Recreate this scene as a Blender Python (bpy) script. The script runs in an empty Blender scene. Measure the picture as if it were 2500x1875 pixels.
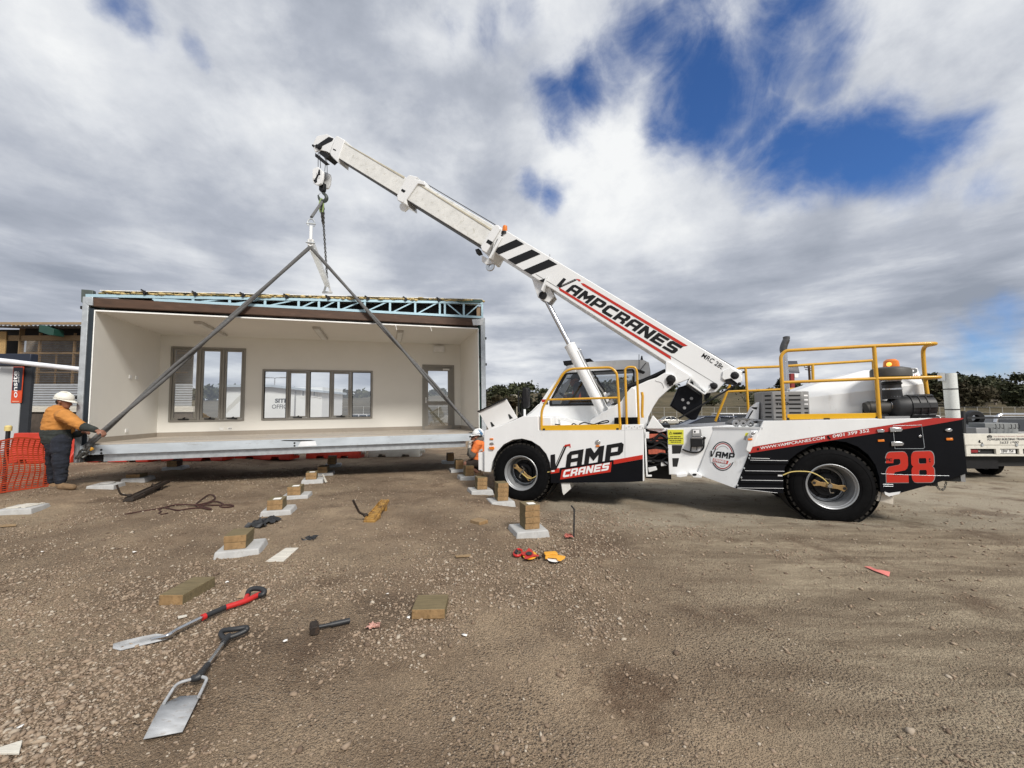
import bpy, bmesh, math, random
import numpy as np
from mathutils import Vector, Matrix, noise
R = math.radians
rnd = random.Random(11)
sc = bpy.context.scene
COL = sc.collection
# ------------------------------------------------------------------ camera
F, CX, CY = 1000.0, 1250.0, 937.5            # focal length and centre in photograph pixels (2500 x 1875)
PITCH = math.atan(62.5 / F)
CAM = Vector((0, 0, 1.65))
cd = bpy.data.cameras.new('camera'); cam = bpy.data.objects.new('camera', cd); COL.objects.link(cam)
cam.location = CAM; cam.rotation_euler = (R(90) + PITCH, 0, 0)
cd.sensor_width = 36; cd.lens = 36 * F / 2500; cd.clip_start = .05; cd.clip_end = 3000
sc.camera = cam
def ray(px, py):
    x = (px - CX) / F; up = (CY - py) / F; c, s = math.cos(PITCH), math.sin(PITCH)
    return Vector((x, c - s * up, s + c * up))
# crops of the photograph used to read off sizes: origin and scale
ZO = dict(Z1=(1100, 750, 3.3183), Z2=(1550, 950, 4.74), Z3=(1850, 780, 3.1908), Z4=(0, 680, 3.0164), Z5=(180, 680, 3.5292), Z6=(600, 680, 3.53),
          B1=(700, 300, 3.949), B2=(1150, 520, 3.16), G1=(0, 1050, 2.07375), G2=(500, 1050, 3.017), G3=(1100, 1050, 4.1475), FR=(1250, 1000, 5.978),
          GX=(1780, 830, 7.213), AC=(2080, 860, 8.848), AR=(1560, 940, 7.373), CB=(1380, 830, 8.508), MA=(1560, 870, 8.193), HK=(730, 320, 9.22),
          MN=(90, 930, 5.925), CR=(1100, 1030, 9.217), UT=(2300, 900, 6.38), SH=(0, 770, 7.214), NO=(1150, 900, 11.06), WH=(1200, 1060, 8.73),
          WN=(650, 880, 8.193), SV=(350, 1400, 3.686), LF=(0, 1050, 7.54), JK=(200, 1060, 6.144), TP=(1250, 1320, 14.747), YJ=(860, 1190, 15.083), S=(0, 0, 1), D=(0, 0, .8848))
def zp(z, X, Y):
    o = ZO[z]; return o[0] + X / o[2], o[1] + Y / o[2]
class Frame:
    def __init__(s, M): s.M = M; s.I = M.inverted(); s.o = s.I @ CAM; s.R3 = s.I.to_3x3()
    def at(s, z, X, Y, ax, val):
        d = s.R3 @ ray(*zp(z, X, Y)); return s.o + d * ((val - s.o[ax]) / d[ax])
    def on(s, z, X, Y, p, n):
        d = s.R3 @ ray(*zp(z, X, Y)); return s.o + d * ((p - s.o).dot(n) / d.dot(n))
    def uw(s, z, pts, v): return [(q[0], q[2]) for q in (s.at(z, x, y, 1, v) for x, y in pts)]
W0 = Frame(Matrix.Identity(4))
def ss(t): t = min(1, max(0, t)); return t * t * (3 - 2 * t)
def gh(x, y):
    z = .12 * ss((-x - 7) / 2) * ss((y - 6.5) / 1.5) - .14 * ss((x + .8) / 1.2) * ss((y - 5.5) / 2)
    if y > 14: z += -.85 * ss((y - 15) / 45)
    if y > 74: z += min((y - 74) * .066, 10) * (1 + .25 * math.sin(x * .011 + .6))
    return z
def gp(z, X, Y):
    """the ground point seen at a pixel"""
    r = ray(*zp(z, X, Y)); h = 0.
    for _ in range(8):
        p = CAM + r * ((h - CAM.z) / r.z); h = gh(p.x, p.y)
    return Vector((p.x, p.y, h))
# ------------------------------------------------------------------ materials
MATS = {}
def nt(m):
    m.use_nodes = True; t = m.node_tree; return t, t.nodes, t.links
def mat(name, col, rough=.5, metal=0., var=.12, scale=4., bump=0., bscale=40., spec=.5, coat=0., dirt=None, dirtf=.0, emit=None, es=1., stretch=None):
    if name in MATS: return MATS[name]
    m = bpy.data.materials.new(name); t, N, L = nt(m)
    b = N['Principled BSDF']; b.inputs['Roughness'].default_value = rough; b.inputs['Metallic'].default_value = metal
    b.inputs['Specular IOR Level'].default_value = spec
    if coat: b.inputs['Coat Weight'].default_value = coat; b.inputs['Coat Roughness'].default_value = .12
    tc = N.new('ShaderNodeTexCoord'); vec = tc.outputs['Object']
    if stretch:
        mp = N.new('ShaderNodeMapping'); mp.inputs['Scale'].default_value = stretch; L.new(vec, mp.inputs[0]); vec = mp.outputs[0]
    n = N.new('ShaderNodeTexNoise'); n.inputs['Scale'].default_value = scale; n.inputs['Detail'].default_value = 6; n.inputs['Roughness'].default_value = .6
    L.new(vec, n.inputs['Vector'])
    mr = N.new('ShaderNodeMapRange'); mr.inputs['From Min'].default_value = .3; mr.inputs['From Max'].default_value = .7
    mr.inputs['To Min'].default_value = 1 - var; mr.inputs['To Max'].default_value = 1 + var; L.new(n.outputs['Fac'], mr.inputs['Value'])
    mx = N.new('ShaderNodeMix'); mx.data_type = 'RGBA'; mx.blend_type = 'MULTIPLY'; mx.inputs['Factor'].default_value = 1
    mx.inputs[6].default_value = (*col, 1); L.new(mr.outputs[0], mx.inputs[7]); out = mx.outputs[2]
    if dirt:
        n2 = N.new('ShaderNodeTexNoise'); n2.inputs['Scale'].default_value = scale * 1.7; n2.inputs['Detail'].default_value = 9; n2.inputs['Roughness'].default_value = .7
        L.new(vec, n2.inputs['Vector'])
        m2 = N.new('ShaderNodeMapRange'); m2.inputs['From Min'].default_value = .62 - .3 * dirtf; m2.inputs['From Max'].default_value = .78 - .2 * dirtf; L.new(n2.outputs['Fac'], m2.inputs['Value'])
        x2 = N.new('ShaderNodeMix'); x2.data_type = 'RGBA'; L.new(m2.outputs[0], x2.inputs['Factor']); L.new(out, x2.inputs[6]); x2.inputs[7].default_value = (*dirt, 1); out = x2.outputs[2]
    L.new(out, b.inputs['Base Color'])
    if bump:
        n3 = N.new('ShaderNodeTexNoise'); n3.inputs['Scale'].default_value = bscale; n3.inputs['Detail'].default_value = 4; L.new(vec, n3.inputs['Vector'])
        bp = N.new('ShaderNodeBump'); bp.inputs['Strength'].default_value = bump; bp.inputs['Distance'].default_value = .01; L.new(n3.outputs['Fac'], bp.inputs['Height']); L.new(bp.outputs[0], b.inputs['Normal'])
    if emit: b.inputs['Emission Color'].default_value = (*emit, 1); b.inputs['Emission Strength'].default_value = es
    MATS[name] = m; return m
def island_mat(name, cols, rough=.8, tint=0):
    """colour picked per loose piece (stones, leaves)"""
    m = bpy.data.materials.new(name); t, N, L = nt(m); b = N['Principled BSDF']; b.inputs['Roughness'].default_value = rough; b.inputs['Specular IOR Level'].default_value = .25
    g = N.new('ShaderNodeNewGeometry'); cr = N.new('ShaderNodeValToRGB'); e = cr.color_ramp.elements
    e[0].color = (*cols[0], 1); e[1].color = (*cols[-1], 1)
    for i, c in enumerate(cols[1:-1]): k = e.new((i + 1) / (len(cols) - 1)); k.color = (*c, 1)
    L.new(g.outputs['Random Per Island'], cr.inputs[0]); L.new(cr.outputs[0], b.inputs['Base Color'])
    if tint: b.inputs['Transmission Weight'].default_value = 0
    return m
def glass_mat(name, tint=(.9, .93, .93), gl=.12, edge=.5):
    m = bpy.data.materials.new(name); t, N, L = nt(m); N.remove(N['Principled BSDF']); o = N['Material Output']
    a = N.new('ShaderNodeBsdfTransparent'); a.inputs[0].default_value = (*tint, 1); g = N.new('ShaderNodeBsdfGlossy'); g.inputs['Roughness'].default_value = .02; g.inputs[0].default_value = (.9, .92, .95, 1)
    lw = N.new('ShaderNodeLayerWeight'); lw.inputs['Blend'].default_value = .35
    mr = N.new('ShaderNodeMapRange'); mr.inputs['To Min'].default_value = gl; mr.inputs['To Max'].default_value = edge; L.new(lw.outputs['Fresnel'], mr.inputs['Value'])
    x = N.new('ShaderNodeMixShader'); L.new(mr.outputs[0], x.inputs[0]); L.new(a.outputs[0], x.inputs[1]); L.new(g.outputs[0], x.inputs[2]); L.new(x.outputs[0], o.inputs[0])
    return m
# ------------------------------------------------------------------ mesh builder
class MB:
    def __init__(s): s.v = []; s.f = []; s.m = []
    def add(s, vs, fs, mi=0):
        o = len(s.v); s.v += [tuple(q) for q in vs]; s.f += [tuple(i + o for i in f) for f in fs]; s.m += [mi] * len(fs); return s
    def box(s, x0, x1, y0, y1, z0, z1, mi=0):
        return s.add([(x0, y0, z0), (x1, y0, z0), (x1, y1, z0), (x0, y1, z0), (x0, y0, z1), (x1, y0, z1), (x1, y1, z1), (x0, y1, z1)],
                     [(0, 3, 2, 1), (4, 5, 6, 7), (0, 1, 5, 4), (1, 2, 6, 5), (2, 3, 7, 6), (3, 0, 4, 7)], mi)
    def loft(s, a, b, mi=0, caps=True):
        n = len(a); fs = [(i, (i + 1) % n, n + (i + 1) % n, n + i) for i in range(n)]
        if caps: fs += [tuple(range(n))[::-1], tuple(range(n, 2 * n))]
        return s.add(list(a) + list(b), fs, mi)
    def slab(s, uw, v0, v1, mi=0): return s.loft([(u, v0, w) for u, w in uw], [(u, v1, w) for u, w in uw], mi)
    def zslab(s, xy, z0, z1, mi=0): return s.loft([(x, y, z0) for x, y in xy], [(x, y, z1) for x, y in xy], mi)
    def beam(s, a, b, w, h, up=(0, 0, 1), mi=0):
        a, b = Vector(a), Vector(b); d = (b - a).normalized(); x = d.cross(Vector(up))
        if x.length < 1e-4: x = d.cross(Vector((1, 0, 0)))
        x.normalize(); y = x.cross(d); q = [x * w / 2 * i + y * h / 2 * j for i, j in ((-1, -1), (1, -1), (1, 1), (-1, 1))]
        return s.loft([a + k for k in q], [b + k for k in q], mi)
    def tube(s, path, r, seg=10, mi=0, caps=True):
        P = [Vector(p) for p in path]; n = len(P); rs = list(r) if hasattr(r, '__len__') else [r] * n
        T = [(P[min(i + 1, n - 1)] - P[max(i - 1, 0)]).normalized() for i in range(n)]
        x = T[0].orthogonal().normalized(); vs = []; fs = []
        for i in range(n):
            x = (x - T[i] * x.dot(T[i])); x = x.normalized() if x.length > 1e-6 else T[i].orthogonal().normalized(); y = T[i].cross(x)
            vs += [P[i] + (x * math.cos(k * 2 * math.pi / seg) + y * math.sin(k * 2 * math.pi / seg)) * rs[i] for k in range(seg)]
        for i in range(n - 1): fs += [(i * seg + k, i * seg + (k + 1) % seg, (i + 1) * seg + (k + 1) % seg, (i + 1) * seg + k) for k in range(seg)]
        if caps: fs += [tuple(range(seg))[::-1], tuple(range((n - 1) * seg, n * seg))]
        return s.add(vs, fs, mi)
    def lathe(s, prof, o, ax, seg=32, mi=0, a0=0., a1=2 * math.pi):
        """prof: (radius, distance along the axis)"""
        o = Vector(o); ax = Vector(ax).normalized(); x = ax.orthogonal().normalized(); y = ax.cross(x); n = len(prof); full = abs(a1 - a0 - 2 * math.pi) < 1e-6
        c = seg if full else seg + 1; vs = []; fs = []
        for r, h in prof: vs += [o + ax * h + (x * math.cos(a0 + (a1 - a0) * k / seg) + y * math.sin(a0 + (a1 - a0) * k / seg)) * r for k in range(c)]
        for i in range(n - 1): fs += [(i * c + k, i * c + (k + 1) % c, (i + 1) * c + (k + 1) % c, (i + 1) * c + k) for k in range(seg)]
        return s.add(vs, fs, mi)
    def cyl(s, a, b, r, seg=20, mi=0):
        return s.tube([a, b], r, seg, mi)
    def ball(s, c, r, seg=14, mi=0):
        rx, ry, rz = r if hasattr(r, '__len__') else (r, r, r); c = Vector(c); n = seg // 2; vs = []; fs = []
        for i in range(n + 1):
            a = math.pi * i / n; vs += [(c.x + rx * math.sin(a) * math.cos(2 * math.pi * k / seg), c.y + ry * math.sin(a) * math.sin(2 * math.pi * k / seg), c.z + rz * math.cos(a)) for k in range(seg)]
        for i in range(n): fs += [(i * seg + k, (i + 1) * seg + k, (i + 1) * seg + (k + 1) % seg, i * seg + (k + 1) % seg) for k in range(seg)]
        return s.add(vs, fs, mi)
    def build(s, name, mats, parent=None, bevel=0., smooth=35, M=None, fix=True, bseg=2):
        me = bpy.data.meshes.new(name); me.from_pydata(s.v, [], s.f)
        for m in (mats if isinstance(mats, (list, tuple)) else [mats]): me.materials.append(m)
        me.polygons.foreach_set('material_index', s.m)
        if fix:
            bm = bmesh.new(); bm.from_mesh(me); bmesh.ops.remove_doubles(bm, verts=bm.verts, dist=1e-5); bmesh.ops.recalc_face_normals(bm, faces=bm.faces); bm.to_mesh(me); bm.free()
        if M is not None: me.transform(M)
        if smooth: me.shade_smooth(); me.set_sharp_from_angle(angle=R(smooth))
        me.update(); o = bpy.data.objects.new(name, me); COL.objects.link(o)
        if parent: o.parent = parent
        if bevel:
            b = o.modifiers.new('bevel', 'BEVEL'); b.width = bevel; b.segments = bseg; b.limit_method = 'ANGLE'; b.angle_limit = R(40); b.harden_normals = False
        return o
def tag(o, label=None, cat=None, group=None, kind=None):
    if label: o['label'] = label
    if cat: o['category'] = cat
    if group: o['group'] = group
    if kind: o['kind'] = kind
    return o
def thing(name, label, cat, M=None, group=None):
    o = bpy.data.objects.new(name, None); COL.objects.link(o); o.empty_display_size = .2
    if M is not None: o.matrix_world = M
    return tag(o, label, cat, group)
def copy_tree(o, parent=None):
    c = o.copy(); COL.objects.link(c)
    if parent: c.parent = parent
    for ch in list(o.children): copy_tree(ch, c)
    return c
def crom(P, n=6):
    P = [Vector(p) for p in P]; Q = [P[0] * 2 - P[1]] + P + [P[-1] * 2 - P[-2]]; out = []
    for i in range(1, len(Q) - 2):
        a, b, c, d = Q[i - 1:i + 3]
        for k in range(n):
            t = k / n; out.append(.5 * ((2 * b) + (c - a) * t + (2 * a - 5 * b + 4 * c - d) * t * t + (3 * b - a - 3 * c + d) * t ** 3))
    return out + [P[-1]]
def rounded(P, r, n=5):
    """a bent-pipe path: corners of a polyline turned into arcs"""
    P = [Vector(p) for p in P]; out = [P[0]]
    for i in range(1, len(P) - 1):
        a, b, c = P[i - 1:i + 2]; d1 = (a - b); d2 = (c - b); k = min(r, d1.length * .48, d2.length * .48); p = b + d1.normalized() * k; q = b + d2.normalized() * k
        for j in range(n + 1): t = j / n; out.append(p * (1 - t) ** 2 + b * 2 * t * (1 - t) + q * t * t)
    return out + [P[-1]]
# ------------------------------------------------------------------ lettering
GL = {
 'A': ([(0, 0), (0, .82), (.18, 1), (1, 1), (1, 0), (.7, 0), (.7, .3), (.3, .3), (.3, 0)], [(.3, .53), (.7, .53), (.7, .76), (.3, .76)]),
 'M': ([(0, 0), (0, 1), (.3, 1), (.55, .64), (.8, 1), (1.1, 1), (1.1, 0), (.82, 0), (.82, .5), (.55, .16), (.28, .5), (.28, 0)],),
 'P': ([(0, 0), (0, 1), (.86, 1), (1, .86), (1, .42), (.84, .27), (.3, .27), (.3, 0)], [(.3, .5), (.7, .5), (.7, .77), (.3, .77)]),
 'V': ([(0, 1), (.28, 1), (.4, .3), (.78, 1.42), (1.0, 1.42), (.5, 0), (.12, 0)], [(.43, .26), (.47, .26), (.86, 1.36), (.82, 1.36)]),
 'C': ([(0, .18), (0, .82), (.18, 1), (1, 1), (1, .73), (.3, .73), (.3, .27), (1, .27), (1, 0), (.18, 0)],),
 'R': ([(0, 0), (0, 1), (.86, 1), (1, .86), (1, .5), (.88, .38), (1, .26), (1, 0), (.7, 0), (.7, .24), (.62, .3), (.3, .3), (.3, 0)], [(.3, .54), (.7, .54), (.7, .77), (.3, .77)]),
 'N': ([(0, 0), (0, 1), (.3, 1), (.7, .46), (.7, 1), (1, 1), (1, 0), (.7, 0), (.3, .54), (.3, 0)],),
 'E': ([(0, 0), (0, 1), (1, 1), (1, .76), (.3, .76), (.3, .62), (.9, .62), (.9, .38), (.3, .38), (.3, .24), (1, .24), (1, 0)],),
 'S': ([(0, 0), (0, .25), (.7, .25), (.7, .38), (.14, .38), (0, .52), (0, .86), (.14, 1), (1, 1), (1, .75), (.3, .75), (.3, .62), (.86, .62), (1, .48), (1, .14), (.86, 0)],),
 'T': ([(.3, 0), (.3, .72), (0, .72), (0, 1), (1, 1), (1, .72), (.65, .72), (.65, 0)],),
 'I': ([(0, 0), (0, 1), (.33, 1), (.33, 0)],),
 'D': ([(0, 0), (0, .55), (.3, .55), (.3, .27), (.62, .27), (.72, .4), (.72, .6), (.62, .74), (0, .74), (0, 1), (.8, 1), (1.05, .75), (1.05, .25), (.8, 0)],),
 '2': ([(0, 0), (0, .36), (.05, .46), (.14, .52), (.6, .58), (.66, .62), (.66, .72), (.62, .77), (.38, .77), (.34, .72), (.34, .64), (0, .64), (0, .82), (.05, .92), (.12, .98), (.22, 1), (.78, 1), (.88, .98), (.95, .92), (1, .82), (1, .56), (.95, .46), (.86, .4), (.4, .34), (.34, .29), (.34, .24), (1, .24), (1, 0)],),
 '8': ([(.2, 0), (.1, .02), (.03, .09), (0, .18), (0, .4), (.03, .47), (.09, .51), (.03, .55), (0, .61), (0, .82), (.03, .91), (.1, .98), (.2, 1), (.8, 1), (.9, .98), (.97, .91), (1, .82), (1, .61), (.97, .55), (.91, .51), (.97, .47), (1, .4), (1, .18), (.97, .09), (.9, .02), (.8, 0)],
       [(.36, .22), (.64, .22), (.67, .26), (.67, .36), (.64, .4), (.36, .4), (.33, .36), (.33, .26)], [(.36, .6), (.64, .6), (.67, .64), (.67, .74), (.64, .78), (.36, .78), (.33, .74), (.33, .64)]),
}
def curve_mesh(cu):
    o = bpy.data.objects.new('tmp', cu); COL.objects.link(o); dg = bpy.context.evaluated_depsgraph_get()
    me = bpy.data.meshes.new_from_object(o.evaluated_get(dg)); bpy.data.objects.remove(o); return me
def glyph_mesh(txt, gap=.14, sp=.5):
    cu = bpy.data.curves.new('g', 'CURVE'); cu.dimensions = '2D'; cu.fill_mode = 'BOTH'; x = 0
    for ch in txt:
        if ch == ' ': x += sp; continue
        for lp in GL[ch]:
            s = cu.splines.new('POLY'); s.points.add(len(lp) - 1); s.use_cyclic_u = True
            for i, (a, b) in enumerate(lp): s.points[i].co = (x + a, b, 0, 1)
        x += max(p[0] for p in GL[ch][0]) * (.93 if ch == 'V' else 1) + gap
    me = curve_mesh(cu); return me, (0, x - gap, 0, 1)
def font_mesh(txt, bold=.0):
    cu = bpy.data.curves.new('t', 'FONT'); cu.body = txt; cu.offset = bold; me = curve_mesh(cu)
    a = np.array([v.co for v in me.vertices]); return me, (a[:, 0].min(), a[:, 0].max(), 0 if not set(txt) & set('gpqy,') else a[:, 1].min(), a[:, 1].max())
def letter(txt, p00, p10, p01, mt, parent, lift=(0, -.004, 0), font=None, bold=.015, name='lettering'):
    """text stretched over the parallelogram p00 p10 p01"""
    me, (x0, x1, y0, y1) = font_mesh(txt, bold) if font else glyph_mesh(txt)
    p00, p10, p01, lift = Vector(p00), Vector(p10), Vector(p01), Vector(lift)
    for v in me.vertices: v.co = p00 + (p10 - p00) * ((v.co.x - x0) / (x1 - x0)) + (p01 - p00) * ((v.co.y - y0) / (y1 - y0)) + lift
    me.materials.clear(); me.materials.append(mt); me.name = name
    o = bpy.data.objects.new(name, me); COL.objects.link(o); o.parent = parent; return o
# ------------------------------------------------------------------ figures: one continuous skin over a set of tapered limbs
def blob(name, caps, mt, parent, voxel=.012, smooth=3, M=None, fold=0.):
    mb = MB()
    for c in caps:
        if len(c) == 2: mb.ball(c[0], c[1], 16); continue
        a, ra, b, rb = c; a, b = Vector(a), Vector(b); d = b - a; L = d.length
        if L < 1e-5: mb.ball(a, ra, 16); continue
        pr = [(ra * math.sin(t), -ra * math.cos(t)) for t in (0.02, .4, .8, 1.2, 1.57)] + [(rb * math.sin(t), L - rb * math.cos(t)) for t in (1.57, 1.95, 2.35, 2.75, 3.12)]
        mb.lathe(pr, a, d, 16)
        n0 = len(mb.v); mb.f += [tuple(range(n0 - 160, n0 - 144))[::-1], tuple(range(n0 - 16, n0))]; mb.m += [0, 0]
    o = mb.build(name, mt, None, smooth=0, fix=True)
    r = o.modifiers.new('r', 'REMESH'); r.mode = 'VOXEL'; r.voxel_size = voxel
    s = o.modifiers.new('s', 'SMOOTH'); s.factor = .5; s.iterations = smooth
    dg = bpy.context.evaluated_depsgraph_get(); me = bpy.data.meshes.new_from_object(o.evaluated_get(dg)); bpy.data.objects.remove(o)
    if fold:                                   # cloth creases, running round the limbs
        nn = [v.normal.copy() for v in me.vertices]
        for v, n in zip(me.vertices, nn):
            q = v.co; a = noise.fractal(Vector((q.x * 5, q.y * 5, q.z * 13)), .8, 2., 3) + .6 * (1 - abs(noise.noise(Vector((q.x * 4 + q.z * 5, q.y * 4, q.z * 11))))) - .35
            v.co = q + n * fold * a
    if M is not None: me.transform(M)
    me.shade_smooth(); me.name = name
    if not me.materials: me.materials.append(mt)
    q = bpy.data.objects.new(name, me); COL.objects.link(q); q.parent = parent; return q
# ------------------------------------------------------------------ palette
WHITE = mat('white_paint', (.8, .81, .81), .34, var=.035, scale=2, coat=.25, dirt=(.58, .56, .51), dirtf=.03, stretch=(1.5, 1.5, .6))
WHITEB = mat('white_boom_paint', (.79, .8, .8), .35, var=.03, scale=1.5, coat=.2)
GRUBBY = mat('weathered_white_paint', (.74, .74, .71), .5, var=.1, scale=5, dirt=(.4, .38, .3), dirtf=.18, stretch=(1, 1, 1.3))
BLACK = mat('black_paint', (.005, .0055, .0075), .4, var=.2, scale=3, spec=.14, dirt=(.03, .027, .024), dirtf=-.08)
DULL = mat('dull_black', (.01, .01, .011), .55, var=.3, scale=8, spec=.3)
GREASE = mat('greasy_black', (.03, .027, .024), .6, var=.4, scale=10)
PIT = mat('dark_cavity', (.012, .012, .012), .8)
RED = mat('red_decal', (.42, .025, .018), .4, var=.05)
RED2 = mat('bright_red_decal', (.5, .022, .009), .4, var=.05)
YEL = mat('yellow_rail_paint', (.62, .33, .02), .38, var=.1, scale=7, coat=.2, dirt=(.4, .27, .1), dirtf=-.05)
YELP = mat('yellow_panel_paint', (.72, .4, .01), .4, var=.05, scale=4)
RUBBER = mat('tyre_rubber', (.0045, .0045, .005), .8, var=.3, scale=14, spec=.1, dirt=(.022, .019, .016), dirtf=-.03, bump=.25, bscale=60)
TREAD = mat('tyre_tread', (.022, .02, .018), .85, var=.3, scale=14, spec=.2, dirt=(.1, .087, .068), dirtf=.32)
RIM = mat('silver_wheel_rim', (.36, .37, .38), .42, .5, var=.1, scale=6)
STEEL = mat('bright_steel', (.6, .61, .62), .22, 1., var=.06)
CHROME = mat('chrome_rod', (.6, .61, .63), .24, 1., var=.02)
GREYP = mat('grey_sheet_metal', (.3, .3, .3), .45, .2, var=.06, scale=5)
BRONZE = mat('bronze_arm', (.34, .22, .09), .45, .3, var=.25, scale=12)
HOSE = mat('yellow_hose', (.6, .47, .16), .5)
AMBER = mat('amber_lens', (.75, .2, .015), .25, coat=.4)
LENS = mat('clear_lens', (.5, .5, .48), .15, .6, var=.3, scale=30)
SIGNY = mat('yellow_sign', (.68, .66, .05), .5, var=.04)
INK = mat('black_ink', (.007, .007, .008), .5, var=.05, spec=.3)
WINK = mat('white_ink', (.82, .82, .82), .5, var=.03)
GREYK = mat('grey_ink', (.1, .1, .1), .5)
GALV = mat('galvanised_steel', (.5, .53, .55), .42, .55, var=.16, scale=9, dirt=(.3, .3, .29), dirtf=.1)
GALVB = mat('blue_galvanised_channel', (.52, .57, .61), .5, .3, var=.12, scale=5, dirt=(.36, .36, .35), dirtf=.1, stretch=(.4, 1, 1))
BTRUSS = mat('blue_truss_steel', (.4, .57, .65), .45, .25, var=.07)
BROWN = mat('brown_steel_beam', (.072, .036, .019), .6, var=.3, scale=6, dirt=(.16, .1, .07), dirtf=.1, stretch=(.5, 1, 2))
PLASTER = mat('cream_plaster', (.79, .775, .72), .85, var=.025, scale=1.4, bump=.06, bscale=160)
CEIL = mat('ceiling_plaster', (.8, .785, .74), .9, var=.02, scale=1.4)
PEDGE = mat('plaster_edge', (.85, .85, .82), .9)
VINYL = mat('beige_vinyl_floor', (.42, .37, .31), .45, var=.07, scale=6)
VINYLD = mat('beige_vinyl_skirting', (.33, .29, .24), .5, var=.05)
ALU = mat('bronze_grey_aluminium', (.27, .255, .225), .45, .2, var=.06)
WPLAS = mat('white_plastic', (.8, .8, .78), .4)
DIFF = mat('light_diffuser', (.75, .75, .72), .5)
INSUL = mat('yellow_insulation', (.55, .43, .2), .95, var=.3, scale=18, bump=.7, bscale=30)
GREENW = mat('dark_green_wrap', (.02, .065, .055), .6, var=.25, scale=10)
SLING = mat('grey_sling', (.12, .12, .12), .85, var=.3, scale=14, bump=.3, bscale=120, stretch=(1, 1, 3))
CHAIN = mat('chain_steel', (.13, .13, .125), .5, .7, var=.3, scale=20)
HOOKM = mat('green_grey_hook', (.06, .07, .065), .5, .3, var=.3, scale=12)
CONC = mat('concrete', (.42, .42, .41), .9, var=.12, scale=8, bump=.25, bscale=90, dirt=(.3, .29, .27), dirtf=.15)
def wood(name, c1, c2, st=(1.5, 14, 14)):
    m = mat(name, c1, .8, var=.25, scale=3, dirt=c2, dirtf=.3, bump=.25, bscale=12, stretch=st, spec=.25); return m
TREATED = wood('treated_pine', (.17, .135, .075), (.085, .072, .036))
PINE = wood('pine_end_grain', (.29, .185, .09), (.14, .09, .04), (5, 5, 5))
PINEL = wood('yellow_pine', (.28, .195, .11), (.19, .125, .065))
GREYW = wood('grey_board', (.6, .57, .5), (.42, .4, .36))
OSB = mat('strand_board', (.4, .26, .11), .8, var=.35, scale=22, stretch=(1, 1, 2))
CORR = mat('zinc_corrugated', (.5, .52, .54), .38, .6, var=.08, scale=4)
PAPER = mat('paper', (.82, .8, .76), .8, var=.05)
ORANGE = mat('orange_mesh_plastic', (.44, .055, .018), .55, var=.15, scale=6)
BARR = mat('red_barrier_plastic', (.48, .035, .015), .45, var=.15, scale=3, dirt=(.3, .1, .06), dirtf=.1)
BARW = mat('white_barrier_plastic', (.62, .6, .54), .5, var=.12, scale=3, dirt=(.4, .37, .32), dirtf=.15)
HUT = mat('pale_grey_hut_panel', (.5, .52, .53), .5, var=.03, scale=2)
NAVY = mat('navy_panel', (.012, .018, .035), .4)
BANR = mat('orange_red_banner', (.6, .07, .02), .5)
RUST = mat('rusty_dark_iron', (.035, .026, .02), .7, .3, var=.5, scale=14, dirt=(.1, .05, .025), dirtf=.25, bump=.4, bscale=50)
RUSTY = mat('rusty_yellow_iron', (.36, .2, .045), .65, var=.35, scale=10, dirt=(.11, .055, .022), dirtf=.6, bump=.4, bscale=40)
ROPE = mat('dark_red_rope', (.05, .018, .014), .9, var=.4, scale=40, bump=.6, bscale=200)
PLBLK = mat('black_plastic', (.02, .021, .023), .5, var=.2, scale=10)
REDP = mat('red_plastic', (.5, .022, .02), .4, var=.1, scale=10)
YELO = mat('yellow_orange_plastic', (.8, .38, .03), .45, var=.1, scale=10)
BLADE = mat('worn_aluminium_blade', (.4, .41, .42), .6, .15, var=.2, scale=9, dirt=(.25, .21, .17), dirtf=.22, stretch=(1, 3, 1))
CARD = mat('cardboard', (.36, .26, .17), .9, var=.1, scale=8)
PINK = mat('pink_ribbon', (.66, .2, .17), .6, var=.1)
SKIN = mat('skin', (.27, .125, .08), .55, var=.12, scale=12)
HIVIS = mat('hi_vis_orange_cloth', (.47, .2, .045), .9, var=.16, scale=9, bump=.4, bscale=22, dirt=(.36, .17, .04), dirtf=.15)
HIVIS2 = mat('bright_hi_vis_orange_cloth', (.8, .2, .05), .9, var=.12, scale=9, bump=.4, bscale=22)
DCLOTH = mat('dark_green_grey_cloth', (.028, .033, .03), .95, var=.35, scale=9, bump=.5, bscale=20)
DENIM = mat('dark_navy_denim', (.013, .016, .025), .95, var=.5, scale=8, bump=.5, bscale=18, dirt=(.06, .06, .06), dirtf=.1)
GREYC = mat('grey_fleece', (.12, .11, .095), .95, var=.25, scale=12, bump=.5, bscale=24)
BROWNC = mat('dark_brown_shorts', (.03, .022, .017), .95, var=.3, scale=9)
BOOT = mat('tan_suede_boot', (.2, .13, .07), .9, var=.3, scale=12)
HELM = mat('white_helmet', (.78, .76, .68), .4, var=.06)
BLUEK = mat('blue_sticker', (.05, .16, .3), .5)
HAIR = mat('dark_hair', (.025, .018, .014), .8, var=.3, scale=30)
REFL = mat('silver_reflective_tape', (.5, .5, .48), .4, .2)
GLASS = glass_mat('window_glass', (.96, .98, .98), .2, .6)
CABGL = glass_mat('tinted_cab_glass', (.72, .74, .75), .05, .5)
POLYC = glass_mat('clear_corrugated_plastic', (.85, .82, .76), .1, .4)
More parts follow.
